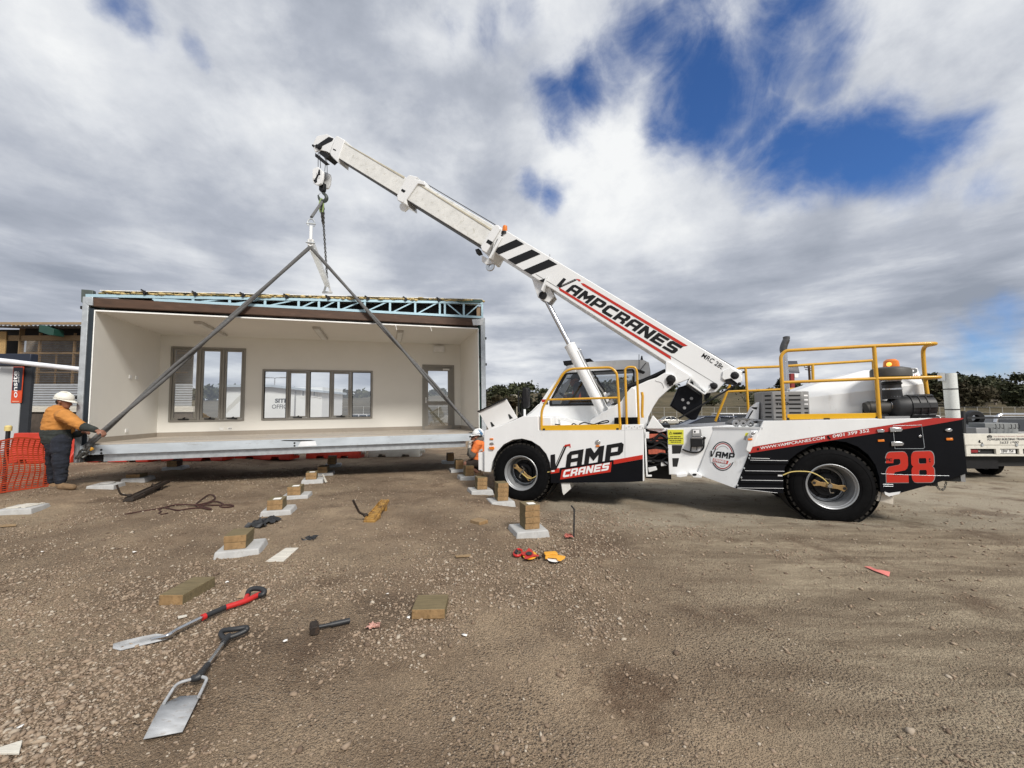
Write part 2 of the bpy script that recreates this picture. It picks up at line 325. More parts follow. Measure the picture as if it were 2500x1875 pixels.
# ------------------------------------------------------------------ sky: a daylight dome with a broken cloud deck, fixed in the world
SUN_EL, SUN_AZ = R(42), Vector((.5, -.86, 0)).normalized()
def sky():
    w = bpy.data.worlds.new('World'); sc.world = w; w.use_nodes = True; w.cycles.sampling_method = 'MANUAL'; w.cycles.sample_map_resolution = 512; t = w.node_tree; N, L = t.nodes, t.links
    bg = N['Background']; ST = .1; bg.inputs['Strength'].default_value = ST
    sk = N.new('ShaderNodeTexSky'); sk.sky_type = 'NISHITA'; sk.sun_disc = False; sk.sun_elevation = SUN_EL; sk.sun_rotation = math.atan2(SUN_AZ.x, SUN_AZ.y)
    sk.air_density = 1.0; sk.dust_density = .4; sk.ozone_density = 3.
    def math_(op, a, b=None, c=None):
        n = N.new('ShaderNodeMath'); n.operation = op
        for i, q in enumerate((a, b, c)):
            if q is None: continue
            if isinstance(q, (int, float)): n.inputs[i].default_value = q
            else: L.new(q, n.inputs[i])
        return n.outputs[0]
    def vm(op, a, b):
        n = N.new('ShaderNodeVectorMath'); n.operation = op
        for i, q in enumerate((a, b)):
            if isinstance(q, (tuple, Vector)): n.inputs[i].default_value = q
            else: L.new(q, n.inputs[i])
        return n.outputs['Value'] if op == 'DISTANCE' else n.outputs[0]
    def noi(vec, scale, det=8, rough=.55, dist=0., out='Fac'):
        n = N.new('ShaderNodeTexNoise'); n.inputs['Scale'].default_value = scale; n.inputs['Detail'].default_value = det; n.inputs['Roughness'].default_value = rough; n.inputs['Distortion'].default_value = dist
        L.new(vec, n.inputs['Vector']); return n.outputs[out]
    def mr(v, a, b, c=0., d=1., sm=True):
        n = N.new('ShaderNodeMapRange'); n.interpolation_type = 'SMOOTHSTEP' if sm else 'LINEAR'
        for k, q in zip(('From Min', 'From Max', 'To Min', 'To Max'), (a, b, c, d)): n.inputs[k].default_value = q
        L.new(v, n.inputs['Value']); return n.outputs[0]
    tc = N.new('ShaderNodeTexCoord'); d = tc.outputs['Generated']
    sx = N.new('ShaderNodeSeparateXYZ'); L.new(d, sx.inputs[0]); zz = math_('ADD', math_('MAXIMUM', sx.outputs[2], 0.), .3)
    cb = N.new('ShaderNodeCombineXYZ'); L.new(math_('DIVIDE', sx.outputs[0], zz), cb.inputs[0]); L.new(math_('DIVIDE', sx.outputs[1], zz), cb.inputs[1]); L.new(math_('MULTIPLY', sx.outputs[2], 1.2), cb.inputs[2]); pl = cb.outputs[0]
    wn = noi(d, 3.2, 7, .6, out='Color'); wd = vm('ADD', d, vm('MULTIPLY', vm('SUBTRACT', wn, (.5, .5, .5)), (.17, .17, .17)))
    def blobs(lst, vec=wd):
        acc = None
        for x, y, r, s in lst:
            c = ray(x / .8848, y / .8848).normalized(); r = r / .8848 / F * .85
            v = mr(vm('DISTANCE', vec, c), r * 1.55, r * .15, 0., s); acc = v if acc is None else math_('MAXIMUM', acc, v)
        return acc
    # gaps in the cloud
    hole = blobs([(1395, 110, 105, 1), (1470, 80, 95, .95), (1480, 150, 120, 1.1), (1540, 215, 140, 1.15), (1680, 140, 95, .9), (1640, 60, 80, .8), (1455, 245, 85, .95), (1600, 150, 120, 1.), (1620, 285, 110, 1.), (1330, 170, 90, .9), (1270, 205, 90, .95), (1215, 225, 80, .9),
                  (1700, 325, 105, .95), (1790, 320, 110, 1.05), (1880, 300, 110, 1.1), (1970, 325, 95, 1), (2045, 300, 80, .9), (1700, 40, 80, .8), (1745, 110, 80, .85), (1750, 190, 70, .7), (1660, 215, 75, .7), (1500, 350, 60, .6), (1150, 395, 55, .75), (1200, 400, 55, .8),
                  (235, 0, 48, .8), (285, 30, 48, .75), (425, 98, 34, .6), (2110, 745, 85, .8), (2040, 775, 60, .7), (2190, 730, 60, .55), (1140, 40, 60, .5), (1080, 80, 60, .4), (960, 60, 50, .35), (2150, 385, 60, .5), (1610, 640, 50, .3)])
    f1 = noi(d, 6.5, 8, .58, .6)
    f3 = noi(d, 16, 6, .65, .8); h = math_('ADD', math_('ADD', hole, math_('MULTIPLY', math_('SUBTRACT', f1, .5), 1.15)), math_('MULTIPLY', math_('SUBTRACT', f3, .5), .28)); blue = mr(h, .24, 1.06)
    # brightness of the deck: billows, grey bases and sunlit rims
    dk = blobs([(120, 500, 260, .6), (420, 430, 240, .6), (560, 560, 200, .35), (60, 300, 200, .35), (1650, 480, 230, .75), (1950, 470, 230, .6), (2150, 560, 180, .55), (1420, 560, 160, .6), (1250, 480, 130, .3), (700, 120, 240, .35), (950, 260, 200, .3),
                (2100, 130, 220, .4), (1550, 600, 180, .5), (1850, 600, 200, .5), (1120, 690, 110, .35), (300, 300, 200, .3), (150, 640, 160, .5), (850, 620, 200, .3), (1950, 690, 160, .5), (1650, 700, 160, .45)])
    br = blobs([(1260, 330, 150, .9), (1330, 400, 150, .7), (1150, 330, 120, .5), (1500, 440, 140, .8), (1700, 410, 130, .8), (1900, 395, 140, .75), (2120, 330, 120, .6), (1150, 560, 120, .6), (760, 620, 120, .5), (520, 570, 110, .4), (380, 250, 200, .5), (620, 200, 180, .45),
                (560, 330, 160, .35), (90, 110, 180, .5), (1950, 120, 150, .5), (1100, 760, 100, .4), (1650, 170, 70, .5), (1980, 220, 110, .55), (960, 470, 130, .3)])
    def stretched(kz):
        c = N.new('ShaderNodeCombineXYZ'); L.new(sx.outputs[0], c.inputs[0]); L.new(sx.outputs[1], c.inputs[1]); L.new(math_('MULTIPLY', sx.outputs[2], kz), c.inputs[2]); return c.outputs[0]
    def puffs(kz, scale, warp):
        b = stretched(kz); q = vm('ADD', b, vm('MULTIPLY', vm('SUBTRACT', noi(b, scale * .8, 7, .62, out='Color'), (.5, .5, .5)), (warp,) * 3))
        n = N.new('ShaderNodeTexVoronoi'); n.feature = 'SMOOTH_F1'; n.inputs['Scale'].default_value = scale; n.inputs['Smoothness'].default_value = .55; L.new(q, n.inputs['Vector']); return math_('SUBTRACT', .5, n.outputs['Distance'])
    low = mr(sx.outputs[2], .46, .1)
    hi_ = math_('ADD', math_('MULTIPLY', puffs(1.5, 3.6, .4), 1.25), math_('MULTIPLY', math_('SUBTRACT', noi(stretched(1.5), 5, 8, .6, .2), .5), 1.5))
    lo_ = math_('ADD', math_('MULTIPLY', puffs(4.4, 5.2, .34), 1.15), math_('MULTIPLY', math_('SUBTRACT', noi(stretched(4.4), 8, 7, .6, .2), .5), 1.3))
    g = math_('ADD', math_('MULTIPLY', hi_, math_('SUBTRACT', 1., low)), math_('MULTIPLY', lo_, low))
    v = math_('ADD', math_('ADD', math_('SUBTRACT', .565, math_('MULTIPLY', dk, .46)), math_('MULTIPLY', br, .4)), math_('MULTIPLY', g, .62))
    cr = N.new('ShaderNodeValToRGB'); e = cr.color_ramp.elements; k = 1 / ST
    e[0].position = .08; e[0].color = (.235 * k, .262 * k, .315 * k, 1); e[1].position = .98; e[1].color = (.72 * k, .73 * k, .735 * k, 1)
    q = e.new(.4); q.color = (.36 * k, .386 * k, .442 * k, 1); q = e.new(.68); q.color = (.55 * k, .57 * k, .605 * k, 1)
    L.new(v, cr.inputs[0])
    sm = N.new('ShaderNodeMix'); sm.data_type = 'RGBA'; sm.blend_type = 'MULTIPLY'; sm.inputs['Factor'].default_value = 1; L.new(sk.outputs[0], sm.inputs[6]); sm.inputs[7].default_value = (.42, .66, 1.0, 1)
    mx = N.new('ShaderNodeMix'); mx.data_type = 'RGBA'; L.new(blue, mx.inputs['Factor']); L.new(cr.outputs[0], mx.inputs[6]); L.new(sm.outputs[2], mx.inputs[7]); L.new(mx.outputs[2], bg.inputs['Color'])
    s = bpy.data.lights.new('sun', 'SUN'); s.energy = 2.9; s.angle = R(14); s.color = (1., .95, .88); so = bpy.data.objects.new('sun', s); COL.objects.link(so)
    dr = SUN_AZ * math.cos(SUN_EL) + Vector((0, 0, math.sin(SUN_EL))); so.rotation_euler = dr.to_track_quat('Z', 'Y').to_euler()
sky()
vs = sc.view_settings; vs.view_transform = 'Standard'; vs.look = 'None'; vs.gamma = 1; vs.exposure = 0.36; vs.use_curve_mapping = False
sc.cycles.max_bounces = 8; sc.cycles.transparent_max_bounces = 16; sc.cycles.caustics_reflective = False; sc.cycles.caustics_refractive = False
# ------------------------------------------------------------------ ground
def vnoise(x, y, seed):
    xi, yi = np.floor(x).astype(np.int64), np.floor(y).astype(np.int64); fx, fy = x - xi, y - yi; fx = fx * fx * (3 - 2 * fx); fy = fy * fy * (3 - 2 * fy)
    def hs(a, b):
        n = (a * 374761393 + b * 668265263 + seed * 974711) & 0x7fffffff; n = ((n ^ (n >> 13)) * 1274126177) & 0x7fffffff; return ((n ^ (n >> 16)) & 0xffff) / 65535.
    return (hs(xi, yi) * (1 - fx) + hs(xi + 1, yi) * fx) * (1 - fy) + (hs(xi, yi + 1) * (1 - fx) + hs(xi + 1, yi + 1) * fx) * fy
def micro(x, y):
    near = np.clip((22 - y) / 8, 0, 1)
    z = (vnoise(x / 1.3, y / 1.3, 1) - .5) * .035 + (vnoise(x / .45, y / .45, 2) - .5) * .02 + (vnoise(x / .17, y / .17, 3) - .5) * .013 + (vnoise(x / .08, y / .08, 4) - .5) * .006
    # wheel tracks worn along the way the crane came
    t = x * .6 + y; al = x - y * .6; tr = np.clip((x - .6) / 2., 0, 1); z += tr * ((vnoise(t / .14, al / 1.3, 6) - .5) * .012 + (vnoise(t / .5, al / 4., 7) - .5) * .02)
    z += .05 * np.exp(-(((x - 1.0) / 1.3) ** 2 + ((y - 7.05) / .28) ** 2))          # lip of gravel in front of the crane's front wheel
    return z * near
def ground():
    def axis(a, b, st, lo, hi, g):
        c = list(np.arange(a, b, st)); s = st; x = b
        while x < hi: c.append(x); s *= g; x += s
        c.append(hi); s = st; x = a - st
        while x > lo: c.insert(0, x); s *= g; x -= s
        return np.array([lo] + c)
    X = axis(-8, 8, .055, -460, 460, 1.055); Y = axis(.7, 11, .05, -60, 900, 1.045)
    gx, gy = np.meshgrid(X, Y); z = np.vectorize(gh)(gx, gy) + micro(gx, gy)
    nx, ny = len(X), len(Y); i = np.arange(nx * ny).reshape(ny, nx)
    q = np.stack([i[:-1, :-1], i[:-1, 1:], i[1:, 1:], i[1:, :-1]], -1).reshape(-1, 4)
    me = bpy.data.meshes.new('ground'); me.from_pydata(np.stack([gx, gy, z], -1).reshape(-1, 3).tolist(), [], q.tolist()); me.shade_smooth()
    o = bpy.data.objects.new('ground', me); COL.objects.link(o); o['kind'] = 'structure'
    m = bpy.data.materials.new('gravelly_earth'); t, N, L = nt(m); b = N['Principled BSDF']; b.inputs['Roughness'].default_value = .95; b.inputs['Specular IOR Level'].default_value = .15
    g = N.new('ShaderNodeNewGeometry'); P = g.outputs['Position']; sx = N.new('ShaderNodeSeparateXYZ'); L.new(P, sx.inputs[0])
    def noi(s, det=6, rough=.6, vec=P):
        n = N.new('ShaderNodeTexNoise'); n.inputs['Scale'].default_value = s; n.inputs['Detail'].default_value = det; n.inputs['Roughness'].default_value = rough; L.new(vec, n.inputs['Vector']); return n.outputs['Fac']
    def mr(v, a, b_, c=0., d=1.):
        n = N.new('ShaderNodeMapRange'); n.interpolation_type = 'SMOOTHSTEP'
        for k, q in zip(('From Min', 'From Max', 'To Min', 'To Max'), (a, b_, c, d)): n.inputs[k].default_value = q
        L.new(v, n.inputs['Value']); return n.outputs[0]
    def mix(f, a, c, bl='MIX'):
        n = N.new('ShaderNodeMix'); n.data_type = 'RGBA'; n.blend_type = bl
        if isinstance(f, float): n.inputs['Factor'].default_value = f
        else: L.new(f, n.inputs['Factor'])
        for i, q in ((6, a), (7, c)):
            if isinstance(q, tuple): n.inputs[i].default_value = (*q, 1)
            else: L.new(q, n.inputs[i])
        return n.outputs[2]
    def mt(op, a, b_):
        n = N.new('ShaderNodeMath'); n.operation = op
        for i, q in enumerate((a, b_)):
            if isinstance(q, (int, float)): n.inputs[i].default_value = q
            else: L.new(q, n.inputs[i])
        return n.outputs[0]
    mp = N.new('ShaderNodeMapping'); mp.inputs['Rotation'].default_value = (0, 0, R(33)); mp.inputs['Scale'].default_value = (.5, 2.4, 1); L.new(P, mp.inputs[0])
    col = mix(mr(noi(.55, 7), .38, .64), (.21, .15, .1), (.43, .326, .22))
    col = mix(mr(noi(2.6, 7, .65), .42, .7), col, (.3, .225, .155))
    col = mix(mr(noi(.28, 5), .52, .66, 0., .6), col, (.4, .315, .215))
    rt = mr(sx.outputs[0], .2, 3.2)
    gry = mix(mr(noi(1.3, 9, .68, mp.outputs[0]), .36, .66), (.225, .177, .123), (.45, .373, .265)); gry = mix(mr(noi(9, 6, .7, mp.outputs[0]), .5, .74, 0., .45), gry, (.17, .128, .086))
    col = mix(rt, col, gry)
    # pale gravel strip under the crane
    strip = mt('MULTIPLY', mr(sx.outputs[0], .2, 1.), mr(sx.outputs[1], 5.4, 6.4)); strip = mt('MULTIPLY', strip, mr(noi(1.1, 6), .36, .56, .25, .85)); col = mix(strip, col, (.46, .4, .305))
    col = mix(mr(noi(.9, 6, .65), .54, .68, 0., .7), col, (.13, .086, .057))
    # stones
    vo = N.new('ShaderNodeTexVoronoi'); vo.inputs['Scale'].default_value = 58; L.new(P, vo.inputs['Vector']); v2 = N.new('ShaderNodeTexVoronoi'); v2.inputs['Scale'].default_value = 130; L.new(P, v2.inputs['Vector'])
    bw = N.new('ShaderNodeRGBToBW'); L.new(vo.outputs['Color'], bw.inputs[0]); bw2 = N.new('ShaderNodeRGBToBW'); L.new(v2.outputs['Color'], bw2.inputs[0])
    st = mix(mr(bw.outputs[0], .25, .8), (.17, .122, .088), (.47, .38, .285)); st2 = mix(mr(bw2.outputs[0], .25, .8), (.15, .107, .076), (.47, .37, .27))
    gm = mr(noi(.8, 7, .66), .36, .56); gm = mt('MULTIPLY', gm, mr(sx.outputs[0], 1., 5., 1., .4))
    col = mix(mt('MULTIPLY', mr(vo.outputs['Distance'], .42, .25), gm), col, st); col = mix(mt('MULTIPLY', mr(v2.outputs['Distance'], .45, .25), mr(noi(1.7, 5), .4, .6, .15, .7)), col, st2)
    # damp and dug patches, each where it lies
    for px, py, r, cc, f in ((1540, 1690, .3, (.12, .074, .048), .7), (1440, 1330, .55, (.13, .085, .058), .65), (1390, 1345, .3, (.12, .078, .052), .6), (960, 1480, .32, (.12, .085, .06), .6), (800, 1560, .3, (.14, .095, .066), .5), (640, 1560, .25, (.14, .1, .07), .5)):
        q = gp('S', px, py); dn = N.new('ShaderNodeVectorMath'); dn.operation = 'DISTANCE'; L.new(P, dn.inputs[0]); dn.inputs[1].default_value = q
        col = mix(mt('MULTIPLY', mr(mt('ADD', dn.outputs['Value'], mt('MULTIPLY', mt('SUBTRACT', noi(4.5, 9, .75), .5), r * 3.4)), r * 1.3, r * .3, 0., f), mr(noi(14, 5, .7), .3, .55, .35, 1.)), col, cc)
    # beyond the site: dry paddock
    far = mr(sx.outputs[1], 40, 84); grass = mix(mr(noi(.05, 8, .7), .35, .65), (.075, .062, .038), (.13, .106, .064)); grass = mix(mr(noi(.6, 6), .45, .7), grass, (.05, .046, .026)); col = mix(far, col, grass)
    L.new(col, b.inputs['Base Color'])
    hgt = mt('ADD', mt('MULTIPLY', mt('MULTIPLY', mr(vo.outputs['Distance'], .6, .0), gm), .8), mt('ADD', mt('MULTIPLY', mr(v2.outputs['Distance'], .6, .0), .35), mt('MULTIPLY', noi(26, 7, .7), .9)))
    bp = N.new('ShaderNodeBump'); bp.inputs['Strength'].default_value = 1.; bp.inputs['Distance'].default_value = .03; L.new(hgt, bp.inputs['Height']); L.new(bp.outputs[0], b.inputs['Normal'])
    me.materials.append(m)
ground()
def gravel():
    """loose stones lying on the pad: one uncountable scatter"""
    t = (1 + 5 ** .5) / 2; V1 = np.array([(-1, t, 0), (1, t, 0), (-1, -t, 0), (1, -t, 0), (0, -1, t), (0, 1, t), (0, -1, -t), (0, 1, -t), (t, 0, -1), (t, 0, 1), (-t, 0, -1), (-t, 0, 1)]) / 1.9
    F1 = np.array([(0, 11, 5), (0, 5, 1), (0, 1, 7), (0, 7, 10), (0, 10, 11), (1, 5, 9), (5, 11, 4), (11, 10, 2), (10, 7, 6), (7, 1, 8), (3, 9, 4), (3, 4, 2), (3, 2, 6), (3, 6, 8), (3, 8, 9), (4, 9, 5), (2, 4, 11), (6, 2, 10), (8, 6, 7), (9, 8, 1)])
    V2 = np.array([(1, 0, 0), (-1, 0, 0), (0, 1, 0), (0, -1, 0), (0, 0, 1), (0, 0, -1)]) * 1.1; F2 = np.array([(0, 2, 4), (2, 1, 4), (1, 3, 4), (3, 0, 4), (2, 0, 5), (1, 2, 5), (3, 1, 5), (0, 3, 5)])
    vs, fs, off = [], [], 0; gv = np.vectorize(gh)
    for (V, Fc, n, y0, y1, s0, seed) in ((V1, F1, 170000, 1.2, 4.6, .0044, 5), (V2, F2, 130000, 3.0, 12.5, .0052, 6)):
        rs = np.random.RandomState(seed); u = rs.rand(n); yy = 1 / (u / y0 + (1 - u) / y1); xx = (rs.rand(n) * 2.7 - 1.35) * (yy + .2)
        pat = vnoise(xx / .8, yy / .8, 21) * .5 + vnoise(xx / .3, yy / .3, 22) * .3 + vnoise(xx / 2.5, yy / 2.5, 23) * .4 - np.clip((xx - .5) / 5, 0, .34)
        fade = np.clip((4.6 - yy) / 1.6, 0, 1) if y0 < 2 else np.clip((yy - 3.) / 1.6, 0, 1); calm = 1 - .72 * np.clip((yy - 4.2) / .8, 0, 1) * np.clip((xx + 4.6) / 1., 0, 1) * np.clip((.6 - xx) / .8, 0, 1); pat = pat + .3 * np.exp(-((xx - 1.6) / 1.6) ** 2 - ((yy - 6.3) / .8) ** 2); keep = rs.rand(n) < np.clip((pat - .42) * 3.4, .05, 1) * fade * calm; xx, yy = xx[keep], yy[keep]; n = len(xx)
        s = np.clip(np.exp(rs.randn(n) * .5) * s0 * (1 + .1 * (yy - 1.2)), .003, .017)
        a = rs.rand(n) * 6.283; sc3 = np.stack([s * (.8 + rs.rand(n) * .9), s * (.7 + rs.rand(n) * .5), s * (.4 + rs.rand(n) * .5)], -1)
        v = V[None] * (1 + (rs.rand(n, len(V), 1) - .5) * .85) * sc3[:, None]; c, si = np.cos(a)[:, None], np.sin(a)[:, None]
        v = np.stack([v[..., 0] * c - v[..., 1] * si, v[..., 0] * si + v[..., 1] * c, v[..., 2]], -1)
        v += np.stack([xx, yy, gv(xx, yy) + micro(xx, yy) + sc3[:, 2] * .4], -1)[:, None]
        vs.append(v.reshape(-1, 3)); fs.append((Fc[None] + (np.arange(n) * len(V))[:, None, None]).reshape(-1, 3) + off); off += n * len(V)
    v = np.concatenate(vs); f = np.concatenate(fs)
    me = bpy.data.meshes.new('gravel'); me.vertices.add(len(v)); me.vertices.foreach_set('co', v.astype(np.float32).ravel()); me.loops.add(len(f) * 3); me.loops.foreach_set('vertex_index', f.ravel().astype(np.int32))
    me.polygons.add(len(f)); me.polygons.foreach_set('loop_start', np.arange(0, len(f) * 3, 3, dtype=np.int32)); me.update(calc_edges=True)
    me.materials.append(island_mat('loose_stone', [(.14, .1, .072), (.25, .185, .13), (.33, .25, .18), (.2, .142, .1), (.38, .3, .22), (.28, .21, .15), (.3, .235, .175), (.46, .4, .32)], .9))
    o = bpy.data.objects.new('gravel', me); COL.objects.link(o); o['kind'] = 'stuff'; o['label'] = 'loose brown and grey gravel scattered over the bare earth'
gravel()
# ------------------------------------------------------------------ mobile crane
YAW = R(-19)
CM = Matrix.Translation((.169, 8.05, -.14)) @ Matrix.Rotation(YAW, 4, 'Z')
C = Frame(CM)
crane = thing('mobile_crane', 'white, black and red mobile crane with its boom raised over the open room', 'crane', CM)
def cslab(name, z, pts, v0, v1, m, parent=crane, bevel=.008, vp=None, **k):
    return MB().slab(C.uw(z, pts, v0 if vp is None else vp), v0, v1).build(name, m, parent, bevel=bevel, **k)
def ctube(z, pts, v, r, rad=.12, seg=10, mb=None, smooth=False):
    P = [C.at(z, p[0], p[1], 1, p[2] if len(p) > 2 else v) for p in pts]; mb = mb or MB()
    mb.tube(crom(P) if smooth else rounded(P, rad), r, seg); return mb
W = 2.4
# ---- front body: side plates with wheel arches, deck, bonnet
arch = [(322, 1337), (338, 1250), (375, 1172), (430, 1112), (505, 1075), (580, 1066), (655, 1085), (722, 1128), (775, 1190), (803, 1258), (812, 1340), (813, 1424)]
fp = [(272, 1335), (272, 1000), (395, 965), (590, 882), (708, 881), (714, 1000), (1384, 995), (1388, 952), (1562, 950), (1570, 1405), (1560, 1411)]
body = cslab('front_body', 'Z1', fp + arch[::-1], 0, .05, WHITE)
body2 = MB().slab(C.uw('Z1', fp + arch[::-1], 0), W - .05, W).build('far_side_panel', WHITE, body, bevel=.008)
a = [C.at('Z1', x, y, 1, 0) for x, y in fp]; u0, u1 = a[0].x, a[8].x; zt, zd, zb = a[3].z, a[6].z, C.at('Z1', 900, 1422, 1, 0).z
ch = MB(); ch.box(u0 + .75, u1 - .02, .5, W - .5, zb + .05, zd - .02); ch.box(u0 + 1.05, u1 - .02, .055, W - .055, zb + .12, zd - .14); ch.build('chassis', DULL, crane, smooth=0)
wa = MB(); c0 = C.at('Z1', 583, 1340, 1, 0); rr = (C.at('Z1', 813, 1340, 1, 0).x - C.at('Z1', 325, 1337, 1, 0).x) / 2
wa.lathe([(rr + .012, .05), (rr + .012, .62)], c0, (0, 1, 0), 40); wa.build('wheel_well', PIT, body, smooth=40)
dk = MB(); dk.box(u0 + .5, u1 - .03, .06, W - .06, zd - .06, zd - .01); dk.build('deck', WHITE, body, bevel=.006)
nose = MB(); nose.slab([(u0 + .01, a[1].z - .02), (a[2].x, a[2].z - .02), (a[3].x, a[3].z - .015), (a[3].x + .55, a[3].z - .015), (a[3].x + .55, zd), (u0 + .01, zd - .35)], .055, W - .055); nose.build('bonnet', WHITE, body, bevel=.02)
fr = MB(); fr.box(u0 - .0, u0 + .06, .055, W - .055, a[0].z, a[1].z - .03); fr.build('front_panel', WHITE, body, bevel=.01)
# front bumper
bp_ = C.uw('CR', [(622, 692), (752, 690), (752, 1115), (690, 1108), (690, 1090), (625, 1085)], .06)
MB().slab(bp_, .06, W - .06).build('bumper', WHITE, crane, bevel=.02)
# black skirt and red stripes painted along the side
def decal(name, z, pts, m, parent, v=0., t=.0035): return MB().slab(C.uw(z, pts, v), v - t, v - t * .3).build(name, m, parent, smooth=0)
decal('black_skirt', 'FR', [(567, 935), (690, 919), (697, 852), (800, 837), (1455, 736), (1485, 735), (1483, 797), (1910, 722), (1910, 1046), (1700, 1058), (567, 1070)], BLACK, body)
decal('red_stripe', 'FR', [(1483, 735), (1908, 659), (1908, 720), (1483, 797)], RED2, body, t=.005)
decal('red_stripe', 'FR', [(567, 870), (692, 852), (690, 918), (567, 935)], RED2, body, t=.005)
decal('red_panel', 'FR', [(728, 880), (1457, 765), (1440, 910), (703, 1020)], RED2, body, t=.006)
def q3(z, v, *pts): return [C.at(z, x, y, 1, v) for x, y in pts]
letter('VAMP', *q3('FR', 0, (535, 893), (1605, 718), (565, 660)), INK, body, lift=(0, -.008, 0))
letter('CRANES', *q3('FR', 0, (738, 990), (1405, 882), (762, 882)), WINK, body, lift=(0, -.009, 0))
decal('red_hook_emblem', 'FR', [(757, 541), (778, 512), (850, 499), (858, 552), (846, 552), (843, 530)], RED2, body, t=.009)
decal('small_label', 'FR', [(578, 886), (622, 882), (622, 905), (578, 909)], WINK, body, t=.009)
SEAM = mat('panel_seam_grey', (.42, .42, .42), .6)
for sm in ([(1643, 228), (1648, 228), (1652, 705), (1647, 706)], [(1648, 296), (1922, 290), (1922, 293), (1648, 299)], [(376, 310), (1640, 304), (1640, 306), (376, 312)]): decal('panel_seam', 'FR', sm, SEAM, body, t=.0015)
for i_ in range(7): MB().lathe([(0, -.006), (.009, -.005), (.011, 0)], C.at('FR', 1668 + i_ * 40, 250 if i_ % 2 else 268, 1, 0), (0, 1, 0), 8).build('rivet', SEAM, body)
# lamps of the side plate
def lamp(z, pts, m, parent, v=0., t=.014, name='marker_light'): return MB().slab(C.uw(z, pts, v), v - t, v).build(name, m, parent, bevel=.004)
def oval(cx, cy, rx, ry, n=14): return [(cx + rx * math.cos(k * 2 * math.pi / n), cy + ry * math.sin(k * 2 * math.pi / n)) for k in range(n)]
lamp('Z1', [(319, 1061), (347, 1061), (347, 1074), (319, 1074)], AMBER, body)
lamp('Z1', oval(335, 1105, 19, 10), CHROME, body)
lamp('Z1', [(314, 1131), (352, 1128), (358, 1140), (352, 1154), (318, 1152)], AMBER, body, t=.03)
lamp('FR', oval(1253, 478, 38, 36), CHROME, body); lamp('FR', oval(1253, 478, 26, 24), LENS, body, t=.02)
lamp('FR', [(1226, 520), (1278, 518), (1278, 541), (1226, 543)], AMBER, body, t=.02)
# raised flap at the nose, mirror, front mud flap
fl = cslab('nose_flap', 'NO', [(195, 1160), (945, 815), (1215, 1275), (1250, 1335), (490, 1685), (455, 1612)], .3, .33, mat('flap_white_paint', (.72, .71, .69), .5, var=.04), bevel=.004)
MB().slab(C.uw('NO', [(182, 1150), (935, 800), (955, 828), (200, 1175)], .3), .26, .36).build('black_edge', DULL, fl)
for sl in ([(1000, 1235), (1035, 1228), (1130, 1335), (1045, 1368)], [(520, 1445), (555, 1440), (640, 1545), (560, 1580)]): MB().slab(C.uw('NO', sl, .3), .296, .3).build('slot', PIT, fl)
mi = cslab('mirror', 'NO', [(1395, 520), (1470, 495), (1535, 530), (1545, 1040), (1480, 1065), (1380, 1050), (1375, 560)], .55, .72, DULL, bevel=.03)
m2 = MB(); [m2.tube(rounded(q3('NO', .62, *p), .05), .014, 8) for p in ([(1300, 600), (1280, 620), (1280, 1080), (1330, 1230), (1400, 1270)], [(1290, 800), (1400, 800)], [(1390, 600), (1370, 1150), (1400, 1260)], [(1290, 620), (1370, 600)])]; m2.build('bracket', DULL, mi)
MB().cyl(*q3('NO', .6, (1445, 1095), (1445, 1290)), .026).build('post', WHITE, mi)
cslab('mud_flap', 'Z1', [(895, 1424), (967, 1420), (970, 1475), (915, 1525), (905, 1500)], .02, .5, mat('mud_flap_white', (.7, .69, .66), .5), bevel=.006)
# ---- cab: hollow shell on the far half of the front body
v0, v1 = 1.2, 2.3
cb = [(612, 880), (660, 845), (715, 790), (800, 660), (945, 478), (1130, 447), (1400, 432), (1560, 431), (1602, 452), (1613, 520), (1612, 640), (1600, 985), (700, 985)]
cwin = [(806, 800), (800, 768), (865, 640), (925, 535), (1130, 517), (1478, 500), (1490, 515), (1492, 700), (1470, 760), (1380, 790), (1130, 797)]
def ring(outer, hole, v, t, name, m, parent, bevel=0):
    cu = bpy.data.curves.new('g', 'CURVE'); cu.dimensions = '2D'; cu.fill_mode = 'BOTH'; cu.extrude = t / 2
    for lp in (outer, hole):
        s = cu.splines.new('POLY'); s.points.add(len(lp) - 1); s.use_cyclic_u = True
        for i, (x, y) in enumerate(lp): s.points[i].co = (x, y, 0, 1)
    me = curve_mesh(cu); me.transform(Matrix(((1, 0, 0, 0), (0, 0, 1, v + t / 2), (0, 1, 0, 0), (0, 0, 0, 1)))); me.materials.clear(); me.materials.append(m); me.name = name
    o = bpy.data.objects.new(name, me); COL.objects.link(o); o.parent = parent; return o
co, cw = C.uw('Z1', cb, v0), C.uw('Z1', cwin, v0)
cab = ring(co, cw, v0, .05, 'cab', WHITE, crane)
ring(co, cw, v1 - .05, .05, 'far_cab_side', WHITE, cab)
sh = MB(); N_ = len(co)
for i in (4, 5, 6, 7, 8, 9, 10): p, q = co[i], co[i + 1]; sh.add([(p[0], v0 + .02, p[1]), (q[0], v0 + .02, q[1]), (q[0], v1 - .02, q[1]), (p[0], v1 - .02, p[1])], [(0, 1, 2, 3)])
sh.add([(co[0][0], v0, co[0][1]), (co[1][0], v0, co[1][1]), (co[1][0], v1, co[1][1]), (co[0][0], v1, co[0][1])], [(0, 1, 2, 3)]); sh.add([(co[1][0], v0, co[1][1]), (co[2][0], v0, co[2][1]), (co[2][0], v1, co[2][1]), (co[1][0], v1, co[1][1])], [(0, 1, 2, 3)])
so_ = sh.build('roof', WHITE, cab); sd = so_.modifiers.new('t', 'SOLIDIFY'); sd.thickness = .03; sd.offset = 0
